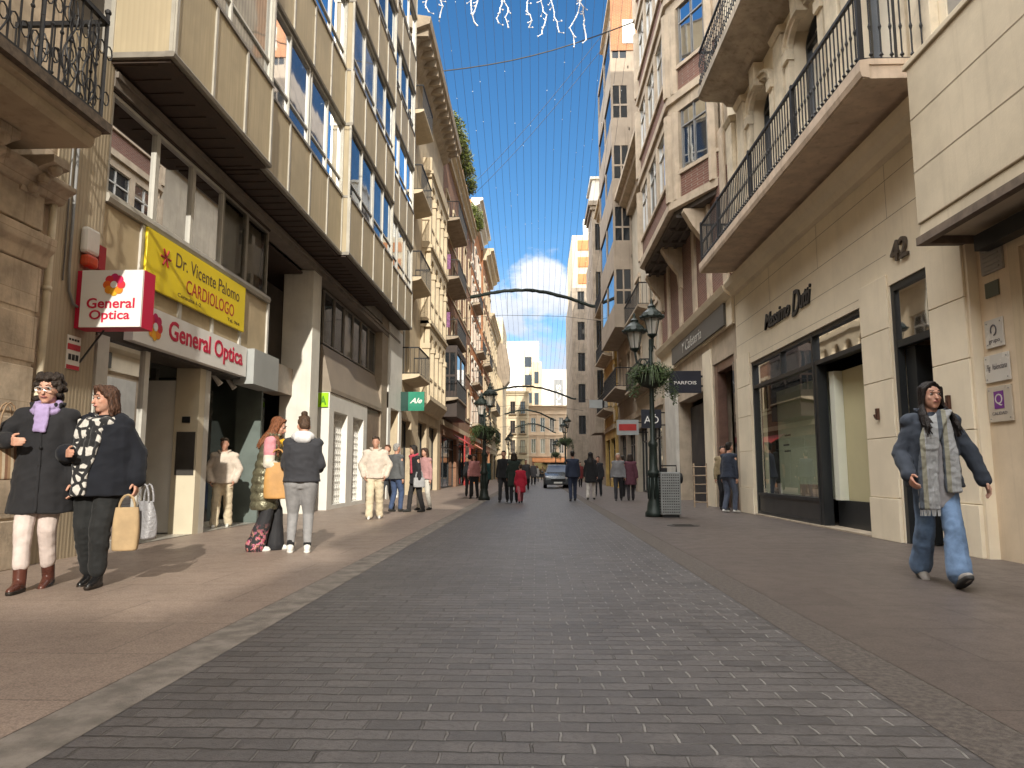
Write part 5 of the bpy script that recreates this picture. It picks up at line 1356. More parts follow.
def build_far():
    M('cream_yellow', (.56, .46, .32), .8, .12, 1.5, .2, streak=.2); M('cream_trim', (.62, .52, .37), .8, .1, 2, .2, streak=.2)
    M_brickwall('brick_brown', (.33, .15, .08), (.25, .11, .06), (.32, .25, .18))
    M_brickwall('brick_orange', (.42, .17, .07), (.36, .14, .06), (.4, .28, .18))
    M('render_orange', (.52, .22, .09), .8, .15, 1, .2, streak=.25); M('render_beige', (.52, .41, .25), .8, .12, 1, .2, streak=.25)
    M('render_pale_green', (.36, .40, .32), .8, .1, 1, .15); M('render_white', (.72, .69, .62), .8, .08, 1, .15, streak=.15)
    M('wood_gallery', (.05, .035, .03), .6, .25, 3, .2); M('banner_purple', (.27, .12, .25), .8, .45, 9, .1)
    M('stone_grey', (.34, .285, .225), .85, .25, 1.3, .35, streak=.4); M('render_taupe', (.33, .27, .21), .8, .15, 1.2, .2, streak=.35); M('render_ochre', (.56, .38, .13), .8, .18, 1.5, .2, streak=.3)
    # -- yellow gallery house
    fr = Fr('L', XL); B = thing('gallery_house', 'yellow house with arched stone gallery and deep eaves past the panel block', 'building', (XL, 34, 0))
    w = MB(); hs = [(28.9, 30.4, 4.95, 7.6), (29.0, 30.4, 9.2, 11.6), (29.0, 30.4, 13, 15.4), (29., 30.4, 16.6, 18.6), (33.0, 35.6, 0, 3.4), (36.4, 39.6, 0, 3.4), (28.95, 31.2, 0, 3.2)]
    holes_wall(w, fr, 28.02, 40.7, 0, 20, hs, .4); shell(w, fr, 28.02, 40.7, 0, 20); w.build('wall', MATS['cream_yellow'], B)
    for h in hs[:4]: window(B, fr, *h, -.25, 'frame_white', 'glass', 2, 1, .07, transom=h[3] - .5)
    for h in hs[4:]: window(B, fr, *h, -.3, 'frame_dark', 'glass_black', 2, 1, .08, name='shop_window')
    for k, z in enumerate((5.0, 9.1, 12.9, 16.5)):
        balcony(B, fr, 28.7, 31.6, z, .75, 1.1, slab='cream_trim', step=.14)
    gal = MB(); gd = .45
    gal.profile(fr, 33.2, 39.6, [(.002, 3.9), (.2, 3.95), (gd, 4.3), (gd + .06, 4.4), (gd + .06, 4.6), (.002, 4.6)])
    for k in range(3):
        z = 4.6 + k * 3.75
        for u in (33.2, 34.7, 36.2, 37.7, 39.2):
            gal.box(fr, u, u + .32, gd - .3, gd, z, z + 2.5); gal.box(fr, u - .06, u + .38, gd - .34, gd + .05, z + 2.25, z + 2.5)
        for u in (33.2, 34.7, 36.2, 37.7):      # arches between the posts
            pts = [(u + .32 + .59 - .59 * math.cos(a), z + 2.5 + .55 * math.sin(a)) for a in [math.pi * j / 8 for j in range(9)]]
            gal.prism(fr, [(u + .15, z + 2.5)] + pts + [(u + 1.65, z + 2.5), (u + 1.65, z + 3.3), (u + .15, z + 3.3)], gd - .26, gd - .02)
            for a in range(5): gal.tube([fr.P(u + .45 + a * .24, gd - .1, z + .02), fr.P(u + .45 + a * .24, gd - .1, z + .3), fr.P(u + .45 + a * .24, gd - .1, z + .8)], [.05, .08, .04], 6)
            gal.box(fr, u + .32, u + 1.5, gd - .2, gd - .04, z + .8, z + .92)
        gal.box(fr, 33.2, 39.52, .002, gd, z + 3.3, z + 3.75)
        gal.box(fr, 33.15, 39.58, .002, gd + .08, z + 3.45, z + 3.6)
        gal.box(Fr('F', 33.2), XL + .002, XL + .16, -.3, -.002, z, z + 3.3)
    gal.prism(Fr('F', 33.2), [(XL, 7.9), (XL + .5, 7.9), (XL, 9.2)], -.1, .05)
    gal.box(fr, 33.2, 39.52, .002, gd, 15.85, 16.4)
    gal.build('gallery', MATS['cream_trim'], B)
    ea = MB(); ea.profile(fr, 28.02, 40.7, [(.002, 19.3), (.3, 19.5), (.5, 19.8), (1.05, 20.0), (1.1, 20.3), (.002, 20.5)])
    for k in range(16): ea.box(fr, 28.3 + k * .78, 28.5 + k * .78, .3, .95, 19.6, 19.95)
    ea.build('eaves', MATS['stone_balcony'], B)
    # -- brown brick house with dark timber bays, banners and a planted roof terrace
    B = row('brick_house', 'brown brick house with purple banners on its balconies and a planted roof', 'L', XL, 40.72, 59, 21.2, MATS['brick_brown'], 5, 3.6, 5.0, balc=[(0, .0, .3), (1, .0, .28), (2, .0, .28), (3, .0, .28)], trim='cream_trim', bd=1.0, parapet=.9, shutters='wood_gallery', bays=[(.02, .30, .9, 4.2, 8.4, 'wood_gallery', 'glass_black')])
    for z in (9.3, 12.8):
        q = MB(); q.box(Fr('F', 40.7), XL + .05, XL + .5, .02, .05, z + .1, z + 1.0); q.build('banner', MATS['banner_purple'], B)
    M_leaf('leaf_olive', (.10, .12, .02)); M_leaf('leaf_green', (.045, .075, .02))
    for i, (y, z, r) in enumerate(((43.0, 22.8, 1.0), (45.2, 23.0, 1.3), (47.8, 23.1, 1.4), (50.5, 22.9, 1.3), (57.4, 22.4, .9))):
        P = thing('roof_shrub', ['olive shrub nearest on the planted brick roof terrace', 'bushy olive shrub second on the planted brick roof', 'tallest olive shrub in the middle of the planted brick roof', 'green shrub fourth along the planted brick roof', 'small lone shrub at the far end of the brick roof'][i], 'shrub', (XL + .2, y, 21.2), 0, 'shrubs on the brick roof')
        leaf_cluster('foliage', [((XL + .4, y, z), (.8, r, .8)), ((XL + .7, y + .5, z - .6), (.5, r * .7, .6)), ((XL + .1, y - .4, z + .4), (.6, r * .6, .7))], 1500, .12, MATS['leaf_olive'], P, i)
        q = MB(); q.tube([(XL + .3, y, 21.2), (XL + .35, y + .05, z)], .05, 6); q.tube([(XL + .3, y, 21.9), (XL + .6, y + .4, z + .2)], .03, 5); q.build('stem', MATS['frame_brown'], P)
        q = MB(); q.box(Fr('L', XL), y - .5, y + .5, .005, .5, 21.36, 22.0); q.build('planter', MATS['brick_orange'], P)
    row('orange_house', 'orange rendered house with white trim past the brick house', 'L', XL, 59.02, 70, 24.5, MATS['render_orange'], 4, 3.5, 4.8, balc=[(0, .1, .9), (1, .1, .5), (2, .5, .9), (3, .1, .5)], trim='render_white', corn=1.0)
    row('orange_brick_house', 'narrow orange brick house with jutting cornice beyond the orange rendered house', 'L', XL + .2, 70.02, 82, 23.5, MATS['brick_orange'], 4, 3.4, 4.8, balc=[(0, .1, .4), (1, .5, .9), (2, .1, .5)], trim='cream_trim', corn=1.1)
    row('beige_house', 'low pale beige house beyond the orange houses', 'L', XL + .1, 82.02, 98, 19.5, MATS['render_beige'], 5, 3.4, 4.8, balc=[(0, .1, .9), (1, .2, .8)], trim='cream_trim')
    B = thing('gable_house', 'beige house with rough brown bare gable facing down the street', 'building', (-5, 104, 0))
    q = MB(); q.box(Fr('F', 98.1), -12, -4.6, -14, 0, 0, 22.6); q.build('wall', MATS['cream_yellow'], B)
    q = MB(); q.prism(Fr('F', 98.1), [(-4.9, 13.8), (-4.4, 12.8), (-3.7, 13.6), (-3.6, 15.6), (-4.1, 18.6), (-5.0, 19), (-5.6, 17.5), (-5.6, 15)], -3, .06); q.build('bare_gable', MATS['render_taupe'], B)
    # -- right side
    row('white_narrow_house', 'narrow cream house with gutter eaves beside the brick oriel building', 'R', XR, 29.02, 37, 15.6, M('cream_grey', (.46, .41, .33), .8, .12, 1.4, .2, streak=.3), 2, 3.5, 4.7, balc=[(0, .3, .95), (1, .3, .95)], trim='stone_tan', corn=.9, wm='frame_white', bd=.6)
    row('brown_bay_house', 'tall brown house with stacked enclosed bays above the narrow cream house', 'R', XR, 37.02, 45, 29, MATS['render_taupe'], 2, 3.6, 5.2, balc=[(0, .05, .9)], trim='stone_tan', corn=.8, bays=[(.0, .95, 1.0, 8.6, 26, 'render_taupe', 'glass_black')], bd=1.0)
    fr = Fr('R', XR)
    tb = bpy.data.objects['brown_bay_house']
    q = MB(); q.box(Fr('F', 37.02), 4.25, XR + 1.2, .002, .05, 24.2, 28.6); q.build('brick_gable_panel', MATS['brick_orange'], tb)
    q = MB(); q.box(Fr('F', 37.02), 4.9, 5.6, .052, .09, 24.6, 26.0); q.build('gable_window', MATS['frame_white'], tb)
    row('ochre_house', 'slim ochre house with pale pilasters past the brown bay house', 'R', XR - .15, 45.02, 52, 20, MATS['render_ochre'], 2, 3.6, 4.8, balc=[(0, .1, .9), (1, .1, .9), (2, .1, .9)], trim='cream_yellow', quoins=True)
    # rounded stone corner tower
    B = thing('stone_tower_house', 'grey stone house with rounded corner turret under a white lantern', 'building', (5.2, 60, 0))
    w = MB(); f2 = Fr('R', 5.3); hs = []
    for k in range(4):
        for i in range(4): hs.append((54 + i * 4.2, 55.3 + i * 4.2, 5 + k * 4.2, 7.6 + k * 4.2))
    holes_wall(w, f2, 52.02, 72, 0, 21.5, hs, .4); shell(w, f2, 52.02, 72, 0, 21.5); w.build('wall', MATS['stone_grey'], B)
    for h in hs: window(B, f2, *h, -.25, 'frame_dark', 'glass', 2, 1, .08)
    tf = Fr('F', 53.0); th = [(4.62, 5.1, 6.5 + k * 3.8, 8.6 + k * 3.8) for k in range(4)]
    t = MB(); holes_wall(t, tf, 4.4, 5.3, 3.9, 21.4, th, .2); t.quad((4.4, 53, 3.9), (4.4, 57, 3.9), (4.4, 57, 21.4), (4.4, 53, 21.4)); t.quad((4.4, 53, 3.9), (5.3, 53, 3.9), (5.3, 57, 3.9), (4.4, 57, 3.9))
    t.wbox(4.1, 5.6, 52.7, 57.3, 21.4, 21.75); t.wbox(4.25, 5.5, 52.85, 57.15, 21.1, 21.399); t.build('corner_turret', MATS['stone_grey'], B)
    for h in th: window(B, tf, *h, -.15, 'frame_dark', 'glass_black', 2, 1, .06)
    t = MB(); t.wbox(4.45, 6.2, 53.1, 56.9, 21.75, 23.6); t.wbox(4.3, 6.3, 52.95, 57.05, 23.6, 23.8); t.build('lantern', MATS['render_white'], B)
    q = MB(); q.box(tf, 5.0, 5.6, -.1, -.06, 22.1, 23.2); q.build('lantern_window', MATS['glass_black'], B)
    # house that closes the right side of the view
    B = thing('corner_apartment_house', 'tall grey house with orange top floors closing the shaded side of the street', 'building', (5, 80, 0))
    ff = Fr('F', 76); w = MB(); hs = []
    for k in range(5):
        for u in (4.6, 6.0): hs.append((u, u + .75, 5 + k * 3.4, 7 + k * 3.4))
    holes_wall(w, ff, 4.0, 14, 0, 21, hs, .3); w.quad((4.0, 76, 0), (4.0, 92, 0), (4.0, 92, 21), (4.0, 76, 21)); w.quad((4, 76, 21), (14, 76, 21), (14, 92, 21), (4, 92, 21)); w.build('wall', MATS['stone_grey'], B)
    for h in hs: window(B, ff, *h, -.2, 'frame_dark', 'glass_black', 2, 1, .07)
    w = MB(); w.box(ff, 4.1, 13, -12, -.2, 21.002, 27); w.build('penthouse', MATS['cream_trim'], B)
    for k in range(3):
        q = MB(); q.box(ff, 4.7, 8, -.19, -.1, 21.5 + k * 1.9, 22.6 + k * 1.9); q.build('orange_band', MATS['render_orange'], B)
    q = MB(); q.box(ff, 5.5, 6.2, -3, -2, 27, 29.5); q.build('chimney', MATS['render_white'], B)
    # -- buildings across the far end
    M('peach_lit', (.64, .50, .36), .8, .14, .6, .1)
    for nm, lab, xa, xb, H, mt, x0, nw, stp, bal in (('cream_end_house', 'sunlit cream house with balconies at the far end of the street', -6, -1.1, 13.4, 'yellow_lit', -5.5, 3, 1.55, True), ('peach_end_house', 'lower peach house with tall windows at the far end of the street', -1.08, 5.2, 11.2, 'peach_lit', -.75, 4, 1.45, False)):
        B = thing(nm, lab, 'building', ((xa + xb) / 2, 112, 0)); ff = Fr('F', 110 if bal else 111); w = MB(); hs = []
        fh = 3.0 if bal else 3.3
        for k in range(3 if bal else 2):
            for i in range(nw): hs.append((x0 + i * stp, x0 + .75 + i * stp, 3.9 + k * fh, 5.9 + k * fh + (.25 if not bal else 0)))
        holes_wall(w, ff, xa, xb, 0, H, hs, .3); shell(w, ff, xa, xb, 0, H, 8); cornice(w, ff, xa, xb, H - .5, .6, .7)
        for k in range(3): w.box(ff, xa, xb, .003, .2, 3.35 + k * fh, 3.55 + k * fh)
        for i in range(nw + 1): w.box(ff, x0 - .5 + i * stp, x0 - .3 + i * stp, .003, .12, 3.56, H - .6)
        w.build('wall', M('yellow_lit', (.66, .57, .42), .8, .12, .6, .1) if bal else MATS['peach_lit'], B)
        for h in hs: window(B, ff, *h, -.2, 'frame_brown' if bal else 'frame_white', 'glass', 2, 1, .08)
        if bal:
            for k in range(3):
                for i in range(nw): balcony(B, ff, x0 - .2 + i * stp, x0 + .95 + i * stp, 3.95 + k * fh, .6, .9, step=.2)
        q = MB(); q.box(ff, xa + .6, xb - .6, .003, .1, .2, 3.0); q.build('shop_window', MATS['glass_black'], B)
        if not bal: q = MB(); q.profile(ff, xa + .5, xb - .5, [(.11, 3.2), (1.3, 2.6), (1.3, 2.45), (.11, 3.1)]); q.build('awning', MATS['render_orange'], B)
    B = thing('white_end_block', 'blank white tall block rising behind the yellow end house', 'building', (-3, 128, 0))
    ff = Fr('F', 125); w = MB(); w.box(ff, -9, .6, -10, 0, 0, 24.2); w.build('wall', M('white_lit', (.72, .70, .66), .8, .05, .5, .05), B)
    t = MB(); t.box(ff, -2.2, -.4, -.002, .9, 12, 22.5); t.build('cream_bay', MATS['cream_trim'], B)
    for k in range(3):
        q = MB(); q.box(ff, -1.9, -.7, .902, .95, 13 + k * 3.2, 14.8 + k * 3.2); q.build('bay_window', MATS['glass_black'], B)
    B = thing('white_banner_block', 'white block with tall grey vertical sign at the end of the street', 'building', (4, 121, 0))
    ff = Fr('F', 119); w = MB(); w.box(ff, 1.0, 12, -10, 0, 0, 18.2); w.build('wall', MATS['white_lit'], B)
    t = MB(); t.box(ff, -.6, .99, -6, .3, 0, 19.5); t.build('stair_tower', MATS['cream_yellow'], B)
    for k in range(4):
        q = MB(); q.box(ff, -.2, .5, .301, .35, 5 + k * 3.6, 7 + k * 3.6); q.build('window', MATS['glass_black'], B)
    T = thing('vertical_sign', 'tall narrow grey sign with upright white lettering at the end of the street', 'shop sign', (4, 118.9, 6))
    q = MB(); q.box(ff, 3.1, 4.6, .01, .2, 5.5, 16.5); q.build('board', M('sign_grey', (.22, .23, .24), .5, .05, 1, 0), T)
    lettering('ZAPATOS', (4.25, 118.79, 6.4), (0, 0, 1), (-1, 0, 0), 9.2, .8, MATS['render_white'], T, bold=.02, depth=.01)
    # unseen houses behind the viewer, sized for the street shadow and lighting balance
    for i, (side, X, a, b, H, m) in enumerate((('R', XR, -66, -43, 24, 'render_taupe'), ('R', XR, -43, -27, 17.3, 'stone_tan'), ('R', XR, -27, -17.5, 18.4, 'render_beige'), ('R', XR, -17.5, -14.5, 16.2, 'stone_tan'), ('R', XR, -14.5, -6.02, 18.6, 'render_beige'), ('L', XL, -40, -23, 17, 'render_beige'), ('L', XL, -23, -6.02, 16, 'cream_yellow'))):
        row('unseen_house', ['unseen tall taupe house far behind the viewpoint', 'unseen tan stone house behind the viewpoint on the shaded side', 'unseen beige rendered house behind the viewpoint on the shaded side', 'unseen lower narrow tan house behind the viewpoint', 'unseen beige house just behind the viewpoint beside the plaster building', 'unseen beige house behind the viewpoint on the sunny side', 'unseen yellow house just behind the viewpoint on the sunny side'][i], side, X, a, b, H, MATS[m], 3, 3.6, 4.8, trim='stone_balcony', surround=False, corn=.4, balc=[(0, .2, .8)])

def build_shop_bits():
    red = M('shop_red', (.42, .035, .03), .5, .15, 2, .05); wh = MATS['sign_white']
    def board(label, fr, u0, u1, d0, d1, z0, z1, mat, txt=None, tm=None, arm=None):
        T = thing('hanging_sign', label, 'shop sign', fr.P((u0 + u1) / 2, d0, z0))
        b = MB(); b.box(fr, u0, u1, d0, d1, z0, z1); b.build('board', mat, T)
        if txt: lettering(txt, fr.P(u0 + (u1 - u0) * .14, d1 + .002, z0 + (z1 - z0) * .25), (1, 0, 0), (0, 0, 1), (u1 - u0) * .72, (z1 - z0) * .5, tm, T, depth=.004)
        if arm: b = MB(); b.box(fr, arm[0], arm[1], d0 + .02, d0 + .05, z0 + .1, z0 + .15); b.box(fr, arm[0], arm[1], d0 + .02, d0 + .05, z1 - .15, z1 - .1); b.build('arm', MATS['iron'], T)
        return T
    board('black projecting sign with big white letters past the white pier', Fr('F', 28.7), 4.25, 5.05, -.08, 0, 2.75, 3.5, MATS['sign_navy'], 'A\u00d3', wh, (5.05, 5.2))
    board('grey and red square sign hanging by the narrow cream house', Fr('F', 33.0), 3.75, 4.75, -.1, 0, 2.7, 3.4, MATS['fascia_grey'], None, None, (4.75, 5.2))
    ob = [o for o in bpy.data.objects if o.name.startswith('hanging_sign')][-1]
    b = MB(); b.box(Fr('F', 33.0), 3.85, 4.65, .001, .012, 2.9, 3.2); b.build('red_band', red, ob)
    board('pale grey projecting sign high by the ochre house', Fr('F', 47.0), 3.55, 4.75, -.1, 0, 5.2, 5.75, MATS['fascia_grey'], None, None, (4.75, 5.05))
    fr = Fr('L', XL)
    for i, (a, b2, lab, m) in enumerate(((46.2, 50.4, 'dark red awning over a shop of the brick house', red), (60.5, 66, 'salmon pink awning over a shop of the orange house', M('salmon', (.60, .24, .17), .7, .1, 2, .1)))):
        T = thing('shop_awning', lab, 'awning', fr.P((a + b2) / 2, .1, 2.9))
        b = MB(); b.profile(fr, a, b2, [(.11, 3.45), (1.1, 2.85), (1.1, 2.6), (1.08, 2.6), (1.08, 2.83), (.11, 3.4)]); b.build('canopy', m, T)
        b = MB()
        for u in (a + .05, b2 - .05): b.tube([fr.P(u, .11, 2.7), fr.P(u, 1.06, 2.8)], .02, 5)
        b.build('arm', MATS['iron'], T)
    T = thing('shop_facade_panel', 'bright red shop front panel under the brick house', 'shop front', fr.P(56, .1, 0))
    b = MB(); b.box(fr, 53.2, 53.7, .11, .2, 0, 3.3); b.box(fr, 57.6, 58.2, .11, .2, 0, 3.3); b.box(fr, 53.2, 58.2, .111, .22, 3.301, 3.7); b.build('red_frame', red, T)
    b = MB(); b.box(fr, 53.72, 57.58, .12, .14, .5, 3.0); b.build('shop_window', MATS['glass_light'], T)

# ------------------------------------------------------------------ street furniture
def lantern(root, c, s=1.0, mat='iron_green'):
    x, y, z = c
    o = MB(); o.lathe((x, y, z), [(.03 * s, -.06 * s), (.11 * s, 0), (.12 * s, .03 * s), (.10 * s, .035 * s)], 8)
    for k in range(6):
        a = k * math.pi / 3 + .3; o.tube([(x + .11 * s * math.cos(a), y + .11 * s * math.sin(a), z + .03 * s), (x + .2 * s * math.cos(a), y + .2 * s * math.sin(a), z + .42 * s)], .011 * s, 4)
        o.tube([(x + .2 * s * math.cos(a), y + .2 * s * math.sin(a), z + .42 * s), (x + .2 * s * math.cos(a + 1.047), y + .2 * s * math.sin(a + 1.047), z + .42 * s)], .013 * s, 4)
    f = o.build('lantern_frame', MATS[mat], root)
    o = MB(); o.lathe((x, y, z), [(.27 * s, .40 * s), (.28 * s, .44 * s), (.22 * s, .54 * s), (.12 * s, .62 * s), (.09 * s, .66 * s), (.10 * s, .70 * s), (.04 * s, .76 * s), (.03 * s, .84 * s), (.005 * s, .9 * s)], 12)
    for k in range(12): o.ball((x + .275 * s * math.cos(k * .5236), y + .275 * s * math.sin(k * .5236), z + .45 * s), .03 * s, 5, 4)
    o.build('lantern_cap', MATS[mat], f)
    o = MB(); o.lathe((x, y, z), [(.10 * s, .035 * s), (.185 * s, .40 * s)], 6); o.build('lantern_glass', MATS['lamp_glass'], f)

def lamp_post(label, x, y, h=5.0, dirs=((-.28, 0), (.12, .15)), basket=True, seed=1, group='cast-iron street lamps'):
    T = thing('street_lamp', label, 'street lamp', (x, y, 0), 0, group)
    b = MB(); s = h / 5
    b.lathe((x, y, 0), [(.21, 0), (.21, .1), (.17, .14), (.15, .3), (.13, .36), (.11, .9), (.15, .95), (.15, 1.0), (.10, 1.06), (.085, 1.55), (.11, 1.6), (.11, 1.66), (.06, 1.72), (.05, h - 1.7), (.075, h - 1.66), (.075, h - 1.6), (.045, h - 1.55), (.04, h - 1.0)], 14)
    for k in range(8):
        a = k * math.pi / 4; b.tube([(x + .125 * math.cos(a), y + .125 * math.sin(a), .4), (x + .118 * math.cos(a), y + .118 * math.sin(a), .88)], .022, 5)
    b.build('post', MATS['iron_green'], T, smooth=True)
    for i, (dx, dy) in enumerate(dirs):
        z = h - .92 - (0 if i else .32)
        a = MB(); a.tube([(x, y, h - 1.25 - .2 * (1 - min(i, 1))), (x + dx * .4, y + dy * .4, z - .38), (x + dx * .9, y + dy * .9, z - .3), (x + dx, y + dy, z - .05)], .028, 7)
        a.tube([(x + dx * .5 + .09 * math.cos(t) * (1 - t / 9), y + dy * .5, z - .32 + .12 * math.sin(t) * (1 - t / 9)) for t in [k * .6 for k in range(12)]], .014, 5)
        a.build('arm', MATS['iron_green'], T); lantern(T, (x + dx, y + dy, z), .98)
    if basket:
        zb = h - 1.98; a = MB(); a.lathe((x, y, zb), [(.06, -.16), (.26, -.1), (.40, .12), (.42, .14), (.38, .14)], 16); bo = a.build('basket', MATS['basket_dark'], T)
        cs = [((x + .34 * math.cos(t), y + .34 * math.sin(t), zb + .2), (.22, .22, .16)) for t in [k * .785 for k in range(8)]] + [((x, y, zb + .28), (.36, .36, .2))]
        cs += [((x + .45 * math.cos(t), y + .45 * math.sin(t), zb - .12), (.13, .13, .3)) for t in (0.2, 1.3, 2.9, 3.6, 5.2)] + [((x + .5, y - .1, zb - .3), (.1, .1, .28))]
        leaf_cluster('trailing_plant', cs, 1700, .035, MATS['leaf_green'], bo, seed)
        rnd = random.Random(seed + 50); q = MB()
        for _ in range(90):           # long arching blades
            a = rnd.uniform(0, 6.283); L = rnd.uniform(.3, .6); up = rnd.uniform(.05, .35); dv = Vector((math.cos(a), math.sin(a), 0)); sd = Vector((-dv.y, dv.x, 0)); prev = None
            for k in range(7):
                t = k / 6; p = Vector((x, y, zb + .16)) + dv * (.12 + L * t) + Vector((0, 0, up * math.sin(t * 2.4) - .75 * L * t * t)); w_ = .018 * (1 - t * .8)
                if prev: q.quad(prev[0] - sd * prev[1], prev[0] + sd * prev[1], p + sd * w_, p - sd * w_)
                prev = (p, w_)
        q.build('arching_fern', MATS['leaf_green'], bo)
    return T

def build_furniture():
    M('iron_green', (.022, .032, .028), .45, .2, 9, .15, metal=.2); M('basket_dark', (.03, .035, .025), .8, .3, 20, .4)
    m, nt, b = _nt('lamp_glass'); MATS['lamp_glass'] = m
    nt.nodes.remove(b); t = nt.nodes.new('ShaderNodeBsdfTransparent'); d = nt.nodes.new('ShaderNodeBsdfPrincipled'); d.inputs['Base Color'].default_value = (.7, .7, .66, 1); d.inputs['Roughness'].default_value = .25
    mx = nt.nodes.new('ShaderNodeMixShader'); mx.inputs[0].default_value = .5; nt.links.new(t.outputs[0], mx.inputs[1]); nt.links.new(d.outputs[0], mx.inputs[2]); nt.links.new(mx.outputs[0], nt.nodes['Material Output'].inputs[0])
    lamp_post('dark green street lamp with hanging plant basket beside the grey litter bin', 2.66, 16.3, 5.05, ((-.36, 0), (.04, -.05)), True, 1)
    lamp_post('street lamp with plant basket on the sunny pavement before the brick house', -1.87, 25.8, 4.3, ((-.12, 0.1), (.2, -.05)), True, 2)
    lamp_post('distant street lamp with basket behind the man in navy jacket', 1.98, 48, 4.9, ((-.1, 0), (.14, .1)), True, 3)
    lamp_post('farther thin street lamp without a basket', -2.35, 62, 4.6, ((-.1, 0), (.14, .1)), False, 4)
    lamp_post('farthest small street lamp beyond the parked car', 2.1, 76, 4.7, ((-.1, 0), (.14, .1)), True, 5)
    # perforated litter bin against the lamp
    T = thing('litter_bin', 'grey perforated litter bin standing against the nearest street lamp', 'litter bin', (2.98, 16.2, 0))
    b = MB(); x0, x1, y0, y1 = 2.76, 3.2, 15.98, 16.4
    b.box(Fr('B', 0), x0, x1, y0, y1, .06, 1.0); b.build('bin_body', M('bin_grey', (.27, .28, .28), .5, .12, 5, .1, metal=.2), T, bevel=.02)
    p = MB()
    for i in range(8):
        for j in range(15):
            for fr, u in ((Fr('F', y0), x0 + .05 + i * .048),): p.box(fr, u - .012, u + .012, .001, .004, .12 + j * .058 - .012, .12 + j * .058 + .012)
            p.box(Fr('R', x0), y0 + .05 + i * .046 - .012, y0 + .05 + i * .046 + .012, .001, .004, .12 + j * .058 - .012, .12 + j * .058 + .012)
    p.build('perforation', MATS['dark_room'], T)
    b = MB(); b.box(Fr('B', 0), x0 + .04, x1 - .04, y0 + .04, y1 - .04, 0, .059); b.build('foot', MATS['iron'], T)
    b = MB(); b.tube([(x0 + .05, 16.19, 1.0), (x0 + .05, 16.19, 1.14), (x1 - .05, 16.19, 1.14), (x1 - .05, 16.19, 1.0)], .016, 6); b.box(Fr('B', 0), x0 + .05, x0 + .17, 16.1, 16.28, 1.0, 1.09); b.build('hood', MATS['iron'], T)
    b = MB(); b.ball((3.24, 16.15, .86), (.05, .09, .12), 10, 8); b.build('side_pouch', MATS['iron'], T, smooth=True)
    # folding ladder-like rack by the bronze door
    T = thing('wooden_rack', 'slim pale wooden rack leaning beside the bronze door', 'rack', (4.85, 19.4, 0))
    b = MB()
    for x in (4.5, 4.86): b.tube([(x, 20.6, 0), (x + .05, 20.8, 1.25)], .022, 5)
    for k in range(5): b.tube([(4.5, 20.62 + k * .03, .15 + k * .25), (4.88, 20.62 + k * .03, .15 + k * .25)], .016, 5)
    b.build('rack_frame', M('pale_wood', (.42, .32, .22), .6, .2, 10, .2), T)
    # arches with garlands
    for i, (y, z, xl, xr, lab) in enumerate(((52, 14.0, -4.9, 4.5, 'nearest dark garland arch high across the street'), (70, 8.9, -4.6, 4.0, 'second thinner garland arch lower across the street'), (88, 8.1, -3.9, 2.5, 'third faint garland arch far down the street'), (100, 7.2, -2.9, 2.8, 'fourth and farthest faint garland arch'))):
        T = thing('festive_arch', lab, 'festive arch', (0, y, z), 0, 'garland arches across the street')
        rnd = random.Random(i); b = MB(); n = 36; pts = []
        for k in range(n + 1):
            t = k / n; x = xl + (xr - xl) * t; pts.append((x, y, z + .65 * math.sin(math.pi * min(1, t * 1.06)) - .75 * t ** 2.2 + rnd.uniform(-.03, .03)))
        b.tube(pts, [.11 * (1 + .35 * rnd.random()) * (1 if i == 0 else .75) for _ in pts], 7); b.build('garland', M('garland_dark', (.012, .02, .016), .8, .3, 10, .4), T)
        b = MB(); 
        b.tube([(XL if i < 2 else xl - .5, y, z - .2), pts[0]], .02, 4); b.tube([pts[-1], (XR if i < 2 else xr + .5, y, pts[-1][2] - .1)], .02, 4)
        b.tube([(xl - .6, y, z - 1.6)] + [(xl + (xr - xl) * t, y, z - 1.35 - .25 * t * t) for t in (.25, .5, .75)] + [(xr + .7, y, z - 1.9)], .018, 4)
        for t in (.3, .72): b.tube([(xl + (xr - xl) * t, y, z + .4), (xl + (xr - xl) * t, y, z - 1.4)], .016, 4)
        b.build('wire', MATS['iron'], T)
    # strings of lights running down the street, from a cross cable to the first arch and on to the second
    wire = M('wire_grey', (.10, .11, .14), .6, .1, 5, 0); bulb = M('bulb_white', (.7, .72, .75), .3, .05, 5, 0)
    T0 = None
    for i in range(22):
        x = -4.3 + i * .41; rnd = random.Random(i)
        T = thing('light_string', 'thin string of tiny white bulbs running down the street below the sky', 'light string', (x, 30, 22.8), 0, 'strings of lights over the street')
        b = MB(); pts = []
        for k in range(15):
            t = k / 14; pts.append((x * (1 - .02 * t), 27 + 25 * t, 22.6 - 8.5 * t - 1.2 * math.sin(math.pi * t)))
        for k in range(1, 9):
            t = k / 8; pts.append((x * (.98 - .12 * t), 52 + 18 * t, 14.1 - 5.1 * t - .7 * math.sin(math.pi * t)))
        b.tube(pts, .0085, 3); b.build('wire', wire, T)
        q = MB()
        for k in range(3):
            j = rnd.randrange(1, 13); f = rnd.random(); p = Vector(pts[j]).lerp(Vector(pts[j + 1]), f); q.ball(p - Vector((0, 0, .04)), .02, 5, 4)
        q.build('bulb', bulb, T)
